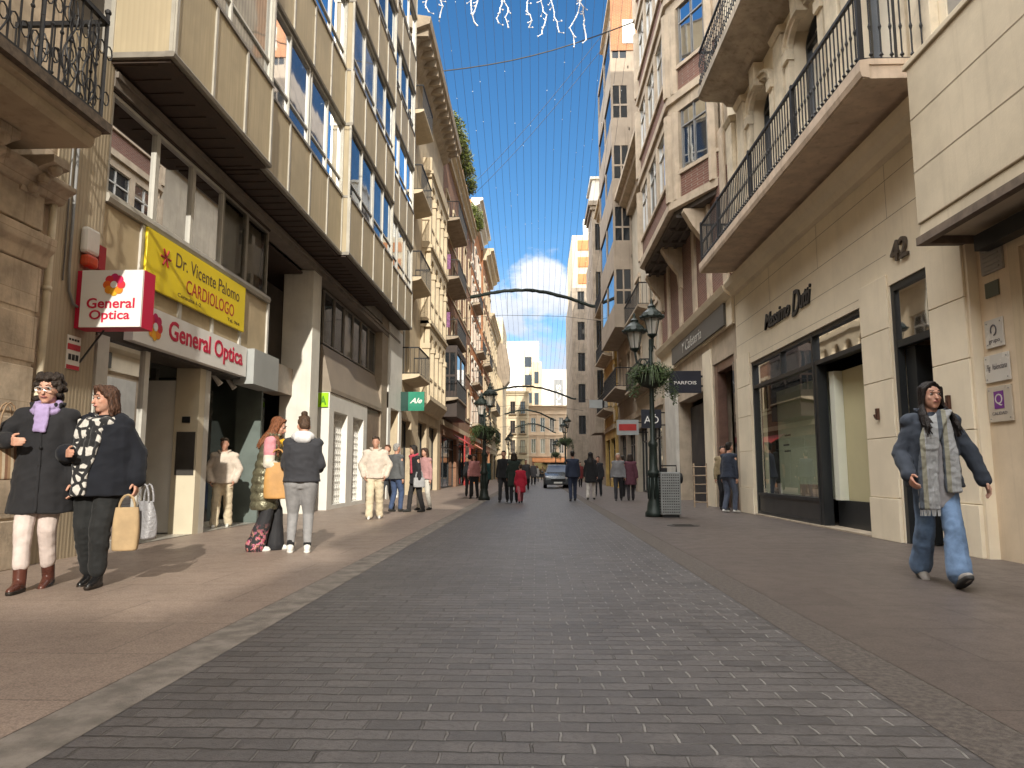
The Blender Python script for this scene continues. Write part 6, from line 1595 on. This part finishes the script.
    for i, (a, bb, lab) in enumerate((((-5.5, 33, 20.7), (5.2, 33, 23.3), 'black cable slung across the street under the hanging lights'), ((-5.5, 53, 22.6), (5.2, 40, 28.6), 'upper of two thin cables crossing the sky diagonally'), ((-5.5, 53, 21.7), (5.2, 40, 27.7), 'lower of two thin cables crossing the sky diagonally'))):
        b = MB(); A, Bv = Vector(a), Vector(bb)
        b.tube([A.lerp(Bv, k / 10) - Vector((0, 0, .5 * math.sin(math.pi * k / 10))) for k in range(11)], .03 if i == 0 else .016, 4)
        tag(b.build('overhead_cable', wire if i else MATS['iron'], None), lab, 'cable')
    # icicle lights hanging from a cable above the street
    white = M('led_white', (.78, .79, .82), .3, .03, 5, 0)
    b = MB(); b.tube([(XL, 13, 11.6), (-1, 13, 11.2), (2, 13, 11.2), (XR, 13, 11.7)], .012, 4); tag(b.build('carrier_cable', MATS['iron']), 'thin carrier cable holding the white icicle lights', 'cable')
    for i, (x, zt) in enumerate([(-1.96, 10.05), (-1.66, 9.91), (-1.33, 9.97), (-1.11, 9.82), (-0.67, 9.81), (-0.44, 9.67), (-0.28, 9.69), (0.31, 9.55), (0.55, 9.57), (0.87, 9.29), (1.01, 9.47)]):
        rnd = random.Random(i + 20)
        T = thing('icicle_light', 'white branching icicle light hanging high above the roadway', 'icicle light', (x, 13, 11.2), 0, 'icicle lights above the street')
        q = MB(); bb = MB(); p = Vector((x, 13, 11.2)); trunk = [p.copy()]
        while p.z > zt + .05:
            p = p + Vector((rnd.uniform(-.075, .075), rnd.uniform(-.05, .05), -.11)); trunk.append(p.copy())
            if rnd.random() < .75:
                e = p + Vector((rnd.uniform(-.09, .09), rnd.uniform(-.07, .07), rnd.uniform(-.08, .05))); q.tube([p, e], .0065, 3); bb.ball(e, .017, 5, 4)
            bb.ball(p, .019, 5, 4)
        q.tube(trunk, .012, 4); q.build('cord', white, T); bb.build('bulb', white, T)

def build_car(x, y):
    T = thing('parked_car', 'dark grey hatchback facing us far down the street', 'car', (x, y, 0))
    body = M('car_grey', (.10, .11, .12), .25, .05, 2, 0, metal=.5, spec=.6); fr = Fr('F', y)
    b = MB(); half = [(.86, .3), (.89, .55), (.87, .78), (.80, .95), (.74, 1.0)]
    secs = [(0.0, .8, .62), (.1, .86, .72), (.9, .88, .92), (1.2, .87, .98), (3.6, .86, .98), (4.1, .8, .9)]
    vs = []
    for d, w, z in secs:
        vs += [(x - w, y + d, .22), (x - w - .02, y + d, .5), (x - w + .05, y + d, z), (x + w - .05, y + d, z), (x + w + .02, y + d, .5), (x + w, y + d, .22)]
    fs = []
    for i in range(len(secs) - 1):
        for j in range(6): fs.append((i * 6 + j, i * 6 + (j + 1) % 6, (i + 1) * 6 + (j + 1) % 6, (i + 1) * 6 + j))
    fs += [tuple(range(6)), tuple(range(len(vs) - 6, len(vs)))]
    b.add(vs, fs); b.build('car_body', body, T, bevel=.05, smooth=True)
    c = MB(); c.add([(x - .76, y + 1.0, .95), (x + .76, y + 1.0, .95), (x + .76, y + 3.9, .95), (x - .76, y + 3.9, .95), (x - .6, y + 1.8, 1.46), (x + .6, y + 1.8, 1.46), (x + .6, y + 3.3, 1.48), (x - .6, y + 3.3, 1.48)], [(0, 1, 5, 4), (1, 2, 6, 5), (2, 3, 7, 6), (3, 0, 4, 7), (4, 5, 6, 7)]); c.build('cabin', body, T, bevel=.04)
    g = MB(); g.quad((x - .68, y + 1.03, .99), (x + .68, y + 1.03, .99), (x + .55, y + 1.72, 1.42), (x - .55, y + 1.72, 1.42)); g.build('windscreen', M('windscreen_blue', (.03, .06, .13), .1, .1, 2, 0, spec=.5), T)
    for sx in (-1, 1):
        w = MB(); w.tube([(x + sx * .87, y + .75, .31), (x + sx * .67, y + .75, .31)], .31, 18); wo = w.build('wheel', MATS['iron'], T)
        w = MB(); w.tube([(x + sx * .88, y + .75, .31), (x + sx * .86, y + .75, .31)], .2, 14); w.build('rim', MATS['alu'], wo)
        w = MB(); w.tube([(x + sx * .87, y + 3.4, .31), (x + sx * .67, y + 3.4, .31)], .31, 18); w.build('wheel', MATS['iron'], T)
        h = MB(); h.ball((x + sx * .62, y + .02, .66), (.16, .06, .08), 10, 6); h.build('headlight', M('headlight', (.7, .72, .74), .15, .02, 2, 0), T, smooth=True)
        h = MB(); h.ball((x + sx * .95, y + 1.25, 1.0), (.09, .06, .07), 8, 6); h.build('mirror', body, T, smooth=True)
    g = MB(); g.box(fr, x - .45, x + .45, -.02, .03, .42, .58); g.build('grille', MATS['iron'], T)
    g = MB(); g.box(fr, x - .26, x + .26, .02, .04, .3, .4); g.build('number_plate', MATS['white_paint'], T)
def M_dots(name, bg, fg, scale):
    m, nt, b = _nt(name); MATS[name] = m
    p = pos(nt, True); v = nt.nodes.new('ShaderNodeTexVoronoi'); v.feature = 'DISTANCE_TO_EDGE'; nt.links.new(p, v.inputs['Vector']); v.inputs['Scale'].default_value = scale
    n = ntex(nt, p, 60, 3)
    k = ramp(nt, math_n(nt, 'ADD', v.outputs[0], math_n(nt, 'MULTIPLY', math_n(nt, 'SUBTRACT', n, .5), .06)), .15, .19)
    nt.links.new(mixc(nt, k, bg, fg), b.inputs['Base Color']); b.inputs['Roughness'].default_value = .9; b.inputs['Sheen Weight'].default_value = .3
    bump(nt, b, ntex(nt, p, 200, 3), .4, .01); return m

def M_stripes(name, cols, scale, axis=0, rot=(0, 0, 0)):
    m, nt, b = _nt(name); MATS[name] = m
    p = pos(nt, True, (1, 1, 1), rot); sep = nt.nodes.new('ShaderNodeSeparateXYZ'); nt.links.new(p, sep.inputs[0])
    f = math_n(nt, 'FRACT', math_n(nt, 'MULTIPLY', sep.outputs[axis], scale)); c = cols[0]
    out = None
    for i, cc in enumerate(cols[1:], 1):
        k = math_n(nt, 'GREATER_THAN', f, i / len(cols)); out = mixc(nt, k, out if out is not None else cols[0], cc)
    n = ntex(nt, p, 40, 3); out = mixc(nt, math_n(nt, 'MULTIPLY', n, .35), out, tuple(x * .4 for x in cols[0]))
    nt.links.new(out, b.inputs['Base Color']); b.inputs['Roughness'].default_value = .85; bump(nt, b, ntex(nt, p, 150, 3), .4, .01); return m

def bag(name, label, cat, loc, size, mat, rz=0, handle=.18, hmat=None, sag=.0, group=None, taper=.9, crumple=.01):
    w, d, h = size; T = thing(name, label, cat, loc, rz, group)
    b = MB(); n = 9; vs = []
    prof = [(.0, .93), (.04, 1.), (.35, 1.02), (.7, .97), (1., taper)]
    for t, k in prof:
        for j in range(24):
            a = 2 * math.pi * j / 24; c, s_ = math.cos(a), math.sin(a); q = (abs(c) ** 5 + abs(s_) ** 5) ** (-.2)
            vs.append((w / 2 * c * q * k, d / 2 * s_ * q * (k if t else .9) * (1 - .35 * t * (taper < .95)), h * t))
    fs = []
    for i in range(len(prof) - 1):
        for j in range(24): fs.append((i * 24 + j, i * 24 + (j + 1) % 24, (i + 1) * 24 + (j + 1) % 24, (i + 1) * 24 + j))
    fs.append(tuple(range(24))[::-1]); b.add(vs, fs)
    me = bpy.data.meshes.new('bag_body'); me.from_pydata(b.v, [], b.f); me.materials.append(mat)
    for v in me.vertices:
        k = noise.noise(v.co * 9 + Vector((loc[0], 0, 0))); v.co += Vector((v.co.x, v.co.y, 0)).normalized() * k * crumple if v.co.xy.length > .001 else Vector()
    o = bpy.data.objects.new('bag_body', me); COL.objects.link(o); o.parent = T
    sb = o.modifiers.new('s', 'SUBSURF'); sb.levels = 1; sb.render_levels = 2
    for p in me.polygons: p.use_smooth = True
    if handle:
        for sy in (-1, 1):
            q = MB(); q.tube([(w * .3 * math.cos(a), sy * d * .2, h - .01 + handle * math.sin(a)) for a in [math.pi * k / 8 for k in range(9)]], .008, 5)
            ho = q.build('handle', hmat or mat, None); ho.parent = T
    return T

def build_people():
    dk = (.02, .02, .024)
    # 1 woman with glasses, charcoal coat
    p = Person('woman with dark curly hair and glasses in a charcoal coat and pale trousers', (-4.33, 6.15), 196, 1.84, True, .26, hands=[(-.25, .05, .74), (.19, .19, 1.17)], turn=-.05, nod=-.1, wide=1.0,
               poles=[(-.6, -1, 0), (1, -.35, -.5)], skin=(.58, .35, .26), feetpos=[(-.06, -.12, .10, -.2), (.045, .20, .095, .0)], vox=.0065)
    p.trousers(CL('pale_pink', (.62, .53, .50)), r=(.092, .07, .062), hem=.12, fold=(.005, 9, 9), flare=.058)
    p.shoes(M('boot_brown', (.10, .035, .025), .28, .25, 8, .1, obj=True), M('heel_dark', (.02, .015, .012), .5, .1, 5, 0, obj=True), boot=.16)
    c = p.coat(CL('charcoal_wool', (.017, .017, .020), fine=260), hem=.60, chest=(.20, .14), waist=(.195, .14), hip=(.215, .155), hemr=(.245, .185), sl=(.078, .072, .066), collar=.05, cuff=.0, fold=(.011, 6, 7))
    for k in range(3):
        q = MB(); q.ball(p.T(1.12 - k * .14, .155 - .003 * k, -.02), .014 * p.k, 8, 5); bo = q.build('button', MATS['iron'], None); bo.parent = c
    q = blob('placket', [('c', p.T(1.38, .118, .0), .012, p.T(1.0, .152, -.02), .012), ('c', p.T(1.0, .152, -.02), .012, p.T(.62, .185, -.03), .012)], .006, CL('charcoal_wool', dk), p.root, 2); q.parent = c
    p.scarf(CL('lavender', (.36, .28, .50)), .03, [[(.0, .125, 1.44, .045), (.0, .145, 1.26, .035)]], rad=(.088, .085), z=1.43)
    p.hair((.030, .022, .018), 'curly', 3)
    g = MB()
    for sx in (-1, 1):
        g.tube([p.HP(.032 * sx + .027 * math.cos(a), .104, .008 + .017 * math.sin(a)) for a in [k * math.pi / 6 for k in range(13)]], .0035, 5, False); g.tube([p.HP(.06 * sx, .10, .014), p.HP(.078 * sx, .0, .02)], .003, 4)
    g.tube([p.HP(-.006, .108, .01), p.HP(.006, .108, .01)], .003, 4); go = g.build('glasses', M('glasses_pale', (.6, .58, .56), .25, 0, 3, 0, metal=.5), None); go.parent = p.root
    M_stripes('striped_canvas', [(.40, .26, .15), (.62, .52, .38), (.25, .13, .08)], 14, 0)
    bag('shoulder_bag', 'striped tan canvas bag on the shoulder of the curly-haired woman', 'bag', (-4.60, 6.02, .93), (.28, .14, .34), MATS['striped_canvas'], R(70), .34, M('strap_tan', (.3, .2, .12), .7, .2, 20, .2, obj=True))
    # 2 companion with spotted scarf
    p = Person('woman in navy poncho coat with black and white spotted scarf carrying bags', (-3.92, 6.33), 188, 1.76, True, .2, hands=[(-.30, .02, .885), (.17, .25, 1.12)], turn=-.62, nod=-.05, wide=1.12,
               poles=[(-.25, -1, 0), (.6, -.3, -1)], skin=(.52, .30, .22), feetpos=[(-.075, .12, .095, .0), (.08, -.08, .10, -.15)], vox=.0065)
    p.trousers(CL('black_trouser', (.016, .017, .018), bmp=.5), r=(.108, .085, .07), hem=.06, fold=(.010, 8, 12))
    p.shoes(M('boot_black', (.012, .012, .013), .18, .2, 8, .1, obj=True), M('heel_dark', (.02, .015, .012), .5, .1, 5, 0, obj=True), boot=.14)
    p.coat(CL('navy_wool', (.007, .0085, .014), fine=220), hem=.76, chest=(.23, .155), waist=(.24, .165), hip=(.255, .175), hemr=(.27, .19), sl=(.10, .10, .082), collar=.04, cuff=-.02, fold=(.013, 5, 6), shoulder=.012)
    hm = MB()
    for k in range(9): hm.tube([p.T(.775 + .002 * abs(k - 4), .185, -.12 + k * .03), p.T(.775 + .002 * abs(k - 3), .187, -.09 + k * .03)], .008, 5)
    ho = hm.build('shirt_hem', MATS['white_paint'], None); ho.parent = p.root
    M_dots('spotted_wool', (.010, .010, .012), (.55, .53, .50), 13)
    p.scarf(MATS['spotted_wool'], .055, [[(.05, .15, 1.40, .10), (.06, .185, 1.2, .11), (.075, .205, .98, .055), (.085, .215, .78, .05)]], rad=(.105, .10), z=1.365, rows=2, fold=(.010, 16, 16))
    p.hair((.065, .032, .02), 'bob', 5)
    hand = (-3.90 + .335 * 1.0, 6.33 - .02)
    bag('paper_bag', 'tan paper carrier bag hanging from the hand of the woman in navy', 'bag', (-3.62, 6.26, .31), (.21, .11, .38), M('kraft', (.42, .30, .17), .8, .15, 6, .3, obj=True), R(20), .12)
    m, nt, b = _nt('plastic_grey'); MATS['plastic_grey'] = m; b.inputs['Base Color'].default_value = (.30, .30, .32, 1); b.inputs['Roughness'].default_value = .3; b.inputs['Transmission Weight'].default_value = .0
    bump(nt, b, ntex(nt, pos(nt, True), 25, 4), .8, .02)
    bag('plastic_bag', 'crumpled grey plastic bag hanging behind the tan paper bag', 'bag', (-3.53, 6.40, .40), (.22, .12, .34), m, R(-25), .16, None, taper=.6, crumple=.03)
    # 3 woman in olive puffer waistcoat, side on
    p = Person('woman with auburn hair in a shiny olive quilted coat and printed flared trousers', (-3.50, 9.15), -80, 1.70, True, .12, hands=[(-.13, .34, 1.06), (.13, .30, 1.02)], lean=.16, turn=-.1, nod=-.35, wide=1.0,
               poles=[(-.4, -1, -.6), (.4, -1, -.6)], vox=.008, feetpos=[(-.1, .13, .09, 0), (.09, -.06, .09, 0)])
    mt, nt, b = _nt('flared_print'); MATS['flared_print'] = mt
    pp = pos(nt, True); sep = nt.nodes.new('ShaderNodeSeparateXYZ'); nt.links.new(pp, sep.inputs[0]); n1 = ntex(nt, pp, 22, 3); n2 = nt.nodes.new('ShaderNodeTexNoise'); nt.links.new(pp, n2.inputs['Vector']); n2.inputs['Scale'].default_value = 30
    hs = nt.nodes.new('ShaderNodeHueSaturation'); hs.inputs['Saturation'].default_value = 1.3; hs.inputs['Value'].default_value = .9; nt.links.new(mixc(nt, .55, n2.outputs['Color'], (.62, .12, .16)), hs.inputs['Color'])
    k = math_n(nt, 'MULTIPLY', ramp(nt, sep.outputs[2], .40, .12), ramp(nt, n1, .50, .56)); k = math_n(nt, 'MULTIPLY', k, math_n(nt, 'GREATER_THAN', sep.outputs[0], .09))
    nt.links.new(mixc(nt, k, (.022, .022, .026), hs.outputs[0]), b.inputs['Base Color']); b.inputs['Roughness'].default_value = .8
    p.trousers(mt, r=(.10, .085, .10), hem=-.02, flare=.125, fold=(.008, 9, 5))
    p.shoes(CL('white_shoe', (.66, .66, .63), sheen=0, bmp=.1), M('sole_white', (.7, .69, .66), .5, .05, 5, 0, obj=True))
    pu = p.coat(M('olive_foil', (.19, .18, .12), .30, .3, 10, .5, 30, metal=.45, obj=True, bdist=.02), hem=.52, chest=(.20, .15), waist=(.20, .155), hip=(.205, .165), hemr=(.205, .17), sleeve=False, top=1.46, fold=None, collar=.06)
    for v in pu.data.vertices:
        n_ = v.co.copy(); n_.z = 0; n_ = (n_ - Vector((0, 0, 0))).normalized() if n_.length > .01 else Vector()
        v.co += n_ * (.016 * abs(math.sin(v.co.z * math.pi / .105)) - .008 + .008 * noise.noise(v.co * 22))
    pk = CL('pink_knit', (.60, .26, .30)); cr = CL('cream_knit', (.64, .60, .52))
    for (sh, el, wr) in p.arms:
        m1 = sh.lerp(el, .62)
        blob('sleeve_top', [('e', sh, (.085, .08, .075)), ('c', sh, .082, m1, .072)], .009, pk, p.root, 3, (.007, 9, 12)); blob('sleeve_lower', [('c', m1, .073, el, .070), ('c', el, .07, wr, .05)], .009, cr, p.root, 3, (.007, 9, 12))
    p.hair((.17, .065, .03), 'long', 8)
    p.scarf(CL('yellow_scarf', (.62, .36, .02)), .032, [[(.0, .13, 1.42, .05), (.02, .20, 1.24, .06)]], rad=(.085, .09), z=1.42, rows=1)
    bag('tote_bag', 'large tan tote bag held between the two standing women', 'bag', (-3.28, 8.98, .66), (.32, .13, .46), M('tan_leather', (.50, .27, .09), .5, .15, 5, .2, obj=True), R(10), .18, None, taper=.78)
    # 4 woman in grey leggings from behind
    p = Person('woman seen from behind in dark sweatshirt, white hood and grey leggings', (-2.95, 8.92), 14, 1.68, True, 0, hands=[(-.17, .30, 1.08), (.20, .26, 1.06)], lean=.08, turn=.25, nod=-.5, wide=1.12, stance=.105,
               poles=[(-.2, -1, -.6), (.2, -1, -.6)], vox=.008, feetpos=[(-.105, .02, .09, 0), (.10, -.03, .09, 0)])
    p.trousers(CL('grey_legging', (.27, .27, .28), bmp=.15, var=.1), r=(.118, .072, .052), hem=.05, seat=1.1, fold=(.003, 8, 10), name='leggings')
    p.shoes(CL('white_shoe', (.66, .66, .63)), M('sole_white', (.7, .69, .66), .5, .05, 5, 0, obj=True), fat=1.1)
    for (h, kn, an) in p.legs: blob('sock', [('c', an, .048, an + (kn - an).normalized() * .07, .05)], .01, CL('sock_black', (.015, .015, .017)), p.root, 2)
    p.coat(CL('dark_fleece', (.036, .037, .044), fine=200), hem=.885, chest=(.22, .15), waist=(.205, .145), hip=(.20, .15), sl=(.085, .078, .06), shoulder=.012, fold=(.011, 6, 8))
    HC = []
    for i in range(9):
        a = math.pi * (1 + i / 8); HC.append(('e', p.T(1.46, .05 * math.sin(a) - .03, .10 * math.cos(a)) + Vector((0, 0, -.03 * math.sin(a))), (.05, .05, .05)))
    HC += [('e', p.T(1.43, -.10), (.11, .06, .06))]
    blob('hood', HC, .009, CL('hood_white', (.60, .60, .62)), p.root, 4, (.006, 12, 12)); p.hair((.07, .04, .025), 'bun', 4)
    # 5 man in cream coming towards us
    def cream_man(label, loc, face, H, vox):
        p = Person(label, loc, face, H, False, .3, hands=[(-.225, .10, .90), (.225, .10, .90)], turn=-.1, nod=-.2, poles=[(-1, -.6, 0), (1, -.6, 0)], vox=vox, skin=(.50, .29, .21))
        p.trousers(CL('cream_trouser', (.60, .52, .38)), r=(.108, .088, .08), hem=.01, flare=.082, fold=(.010, 7, 10)); p.shoes(CL('white_shoe', (.66, .66, .63)))
        p.coat(CL('cream_jacket', (.57, .50, .43)), hem=.84, chest=(.205, .145), waist=(.205, .15), hip=(.205, .155), sl=(.08, .074, .062), collar=.05, shoulder=.008, fold=(.009, 6, 8)); p.hair((.05, .035, .025), 'short', 2)
    cream_man('man in cream padded jacket and cream trousers strolling towards us in the sun', (-3.46, 15.3), 190, 1.74, .011)
    cream_man('figure in pale beige standing in for a reflection in the recessed shop glass', (-5.71, 12.9), 195, 1.60, .013)  # solid figure built in place of a man's reflection in the glass
    # 6 group by the second doorway
    sp = simple_person
    sp('grey-haired man in grey jacket and blue jeans seen from behind', (-3.55, 18.05), -40, 1.70, (.10, .105, .11), (.055, .085, .17), (.30, .29, .28), hem=.82, female=False, vox=.013, stride=.15)
    p = sp('woman in black jacket with red scarf and grey bag by the group', (-3.02, 18.0), 125, 1.66, (.018, .018, .022), (.025, .024, .026), (.02, .016, .014), hem=.72, vox=.013, stride=.3, style='bob', scarf=(.45, .06, .09), lean=.12)
    bag('handbag', 'grey handbag at the hip of the woman with the red scarf', 'bag', (-2.92, 17.82, .62), (.30, .14, .24), CL('grey_bag', (.33, .33, .34)), R(30), .2)
    sp('person in pink top and white trousers behind the woman with the red scarf', (-2.95, 18.9), 150, 1.62, (.40, .22, .22), (.62, .60, .55), (.05, .03, .02), hem=.85, vox=.015, stride=.25, style='bob')
    sp('person in navy jacket half hidden behind the man in cream', (-3.95, 18.9), 160, 1.70, (.03, .045, .075), (.05, .055, .065), (.10, .05, .03), hem=.8, vox=.015)
    # 7 young woman with long scarf on the right
    p = Person('young woman with long dark hair, long grey scarf, dark jacket and flared jeans striding', (3.66, 6.72), 172, 1.84, True, .6, hands=[(-.40, .06, .80), (.25, .16, .93)], lean=.04, turn=.12, nod=.02, wide=.93,
               poles=[(-.7, -1, .2), (.35, -1, -.2)], feetpos=[(-.015, .36, .12, .45), (.05, -.32, .12, -.38)], vox=.0065, skin=(.52, .33, .26))
    p.trousers(M_cloth('denim_blue', (.14, .22, .36), var=.3, scale=5, fine=500, bmp=.3), r=(.092, .078, .085), hem=.015, flare=.094, fold=(.008, 9, 9), name='jeans')
    p.shoes(CL('grey_trainer', (.30, .28, .26)), M('sole_dark', (.05, .05, .05), .6, .1, 8, .2, obj=True), fat=1.12)
    p.coat(CL('slate_wool', (.045, .055, .075), fine=240), hem=.83, chest=(.225, .15), waist=(.22, .155), hip=(.235, .165), hemr=(.25, .175), sl=(.078, .07, .06), collar=.05, shoulder=.004, fold=(.011, 6, 8))
    sw = blob('sweater', [('l', [(p.T(.66, .075), .15, .09), (p.T(.9, .085), .155, .10), (p.T(1.2, .07), .12, .10), (p.T(1.42, .04), .07, .07)])], .009, CL('pale_knit', (.30, .29, .30)), p.root, 4, (.007, 9, 7))
    M_stripes('check_scarf', [(.36, .37, .38), (.36, .37, .38), (.29, .28, .21), (.06, .075, .10), (.38, .39, .40)], 5.2, 0, (0, 0, .25))
    p.scarf(MATS['check_scarf'], .042, [[(.03, .125, 1.40, .05), (.09, .185, 1.22, .06), (.115, .195, .95, .07), (.12, .20, .66, .075)], [(-.07, .11, 1.46, .045), (.03, .165, 1.33, .06), (.09, .20, 1.15, .05)], [(-.05, .125, 1.40, .04), (-.07, .18, 1.12, .05), (-.075, .19, .80, .055)]], rad=(.088, .084), z=1.395, rows=1)
    fr_ = MB(); rnd = random.Random(5)
    for k in range(22):
        x = .045 + k * .007; a = p.T(.66, .20, x); fr_.tube([a, a + Vector((rnd.uniform(-.01, .01), rnd.uniform(-.01, .01), -.07))], .004, 4)
    fo = fr_.build('fringe', CL('fringe_grey', (.4, .41, .42)), None); fo.parent = p.root
    p.hair((.012, .008, .007), 'long', 11)
    # 8 two people at the bronze door
    sp('person in dark blue jacket and jeans leaning at the bronze door', (4.78, 17.95), -60, 1.72, (.022, .028, .045), (.075, .09, .13), (.015, .012, .01), shoe=(.6, .6, .58), hem=.84, vox=.013, female=False, stride=.15, lean=.06)
    sp('person in tan jumper and black trousers standing in the bronze doorway', (4.98, 19.25), 190, 1.66, (.28, .22, .13), (.014, .014, .016), (.016, .013, .011), hem=.95, vox=.014, stride=.1)
    # 9 farther passers-by
    far = [('woman in long dark green coat standing in the roadway', -.72, 23.4, 5, 1.62, (.016, .026, .022), (.02, .02, .022), (.03, .02, .015), .55, 'bob'),
           ('person in black jacket with short hair beside the woman in dark green', -1.08, 23.9, 175, 1.70, (.014, .015, .018), (.03, .03, .034), (.02, .018, .016), .8, 'short'),
           ('child in bright red coat beside the woman in dark green', -.50, 23.2, 10, 1.28, (.42, .02, .045), (.40, .12, .14), (.05, .03, .02), .5, 'short'),
           ('person in pink top beside the basket lamp on the sunny pavement', -2.35, 27.2, 170, 1.66, (.45, .20, .20), (.02, .02, .022), (.05, .03, .02), .85, 'bob'),
           ('person in black jacket before the brick house shop fronts', -2.75, 29.5, 0, 1.70, (.015, .015, .018), (.02, .02, .024), (.015, .012, .01), .8, 'short'),
           ('person in teal jacket directly behind the street lamp', -2.0, 28.6, 30, 1.62, (.02, .07, .07), (.02, .02, .025), (.06, .04, .02), .75, 'short'),
           ('man in navy jacket walking alone along the roadway edge', 1.28, 25.0, 8, 1.72, (.022, .030, .055), (.03, .04, .075), (.02, .016, .014), .8, 'short'),
           ('long-haired woman in black coat and white trousers', 1.98, 26.0, -10, 1.70, (.012, .012, .014), (.62, .58, .54), (.012, .01, .01), .62, 'long'),
           ('dark dressed person just beyond the woman in white trousers', 2.55, 29.5, 170, 1.62, (.02, .02, .022), (.02, .022, .028), (.02, .02, .02), .7, 'short'),
           ('white-haired person in grey jacket walking beside the shaded shops', 2.88, 25.2, 175, 1.66, (.20, .20, .21), (.025, .025, .03), (.55, .53, .48), .85, 'short'),
           ('person in maroon coat walking beside the shaded shops', 3.32, 25.3, 0, 1.62, (.10, .035, .05), (.035, .03, .035), (.03, .02, .02), .58, 'bob'),
           ('dark dressed person by the shaded shops beyond the maroon coat', 3.5, 29.0, 10, 1.66, (.03, .03, .035), (.02, .02, .022), (.03, .025, .02), .8, 'short'),
           ('person in black walking toward us before the parked car', -1.5, 33.0, 170, 1.66, (.012, .014, .015), (.02, .02, .022), (.02, .016, .014), .75, 'short'),
           ('person in dark jacket and white trousers before the parked car', -1.05, 36.0, 5, 1.66, (.02, .025, .025), (.6, .58, .55), (.03, .02, .02), .8, 'short'),
           ('person in grey coat nearest to the parked car', -.55, 39.5, 175, 1.68, (.06, .06, .065), (.025, .025, .03), (.03, .03, .03), .65, 'short'),
           ('person in brown coat far up the sunny pavement', -2.9, 40.0, 0, 1.66, (.10, .06, .035), (.02, .02, .025), (.03, .02, .02), .7, 'short')]
    rnd = random.Random(77)
    spots = [('person in dark coat far off in the roadway near the cream end house', -.7, 62, (.02, .022, .03)), ('person in blue coat far off on the sunny pavement', -2.6, 58, (.03, .06, .14)), ('person in white jacket far off in the roadway', .1, 70, (.5, .5, .48)), ('person in olive coat far off past the parked car', 2.7, 56, (.06, .065, .04)), ('person in dark red coat far off on the shaded pavement', 2.9, 47, (.16, .03, .03)),
             ('person in black jacket far off close to the orange house', -3.4, 66, (.015, .015, .018)), ('person in grey jacket far off in the middle of the roadway', -.2, 54, (.12, .12, .13)), ('person in tan coat farthest away before the peach house', .8, 86, (.3, .21, .12)), ('person in dark teal coat farthest away before the cream house', -1.6, 88, (.02, .05, .06)), ('person in brown jacket far off beside the thin lamp', -1.9, 50, (.07, .045, .03))]
    for lab, x, y, ct in spots:
        far.append((lab, x, y, rnd.choice((0, 10, 175, 185)), rnd.uniform(1.62, 1.76), ct, rnd.choice(((.02, .02, .024), (.05, .06, .1), (.03, .028, .026))), rnd.choice(((.02, .016, .014), (.07, .04, .02))), rnd.choice((.6, .8, .82)), rnd.choice(('short', 'bob'))))
    for lab, x, y, f, H, ct, lg, hr, hem, st in far:
        sp(lab, (x, y), f, H, ct, lg, hr, hem=hem, vox=.03 if y > 45 else .022 if y > 28 else .018, style=st, stride=.38 + .12 * math.sin(x * 9), turn=.3 * math.sin(y * 5), hands=[(-.24, .16 * math.sin(y * 3), .85), (.24, -.16 * math.sin(y * 3), .83)])

build_people()
setup_world(); build_ground()
build_L1(); build_L2(); build_R0(); build_R1(); build_R2(); build_far(); build_shop_bits(); build_furniture(); build_car(1.35, 44)
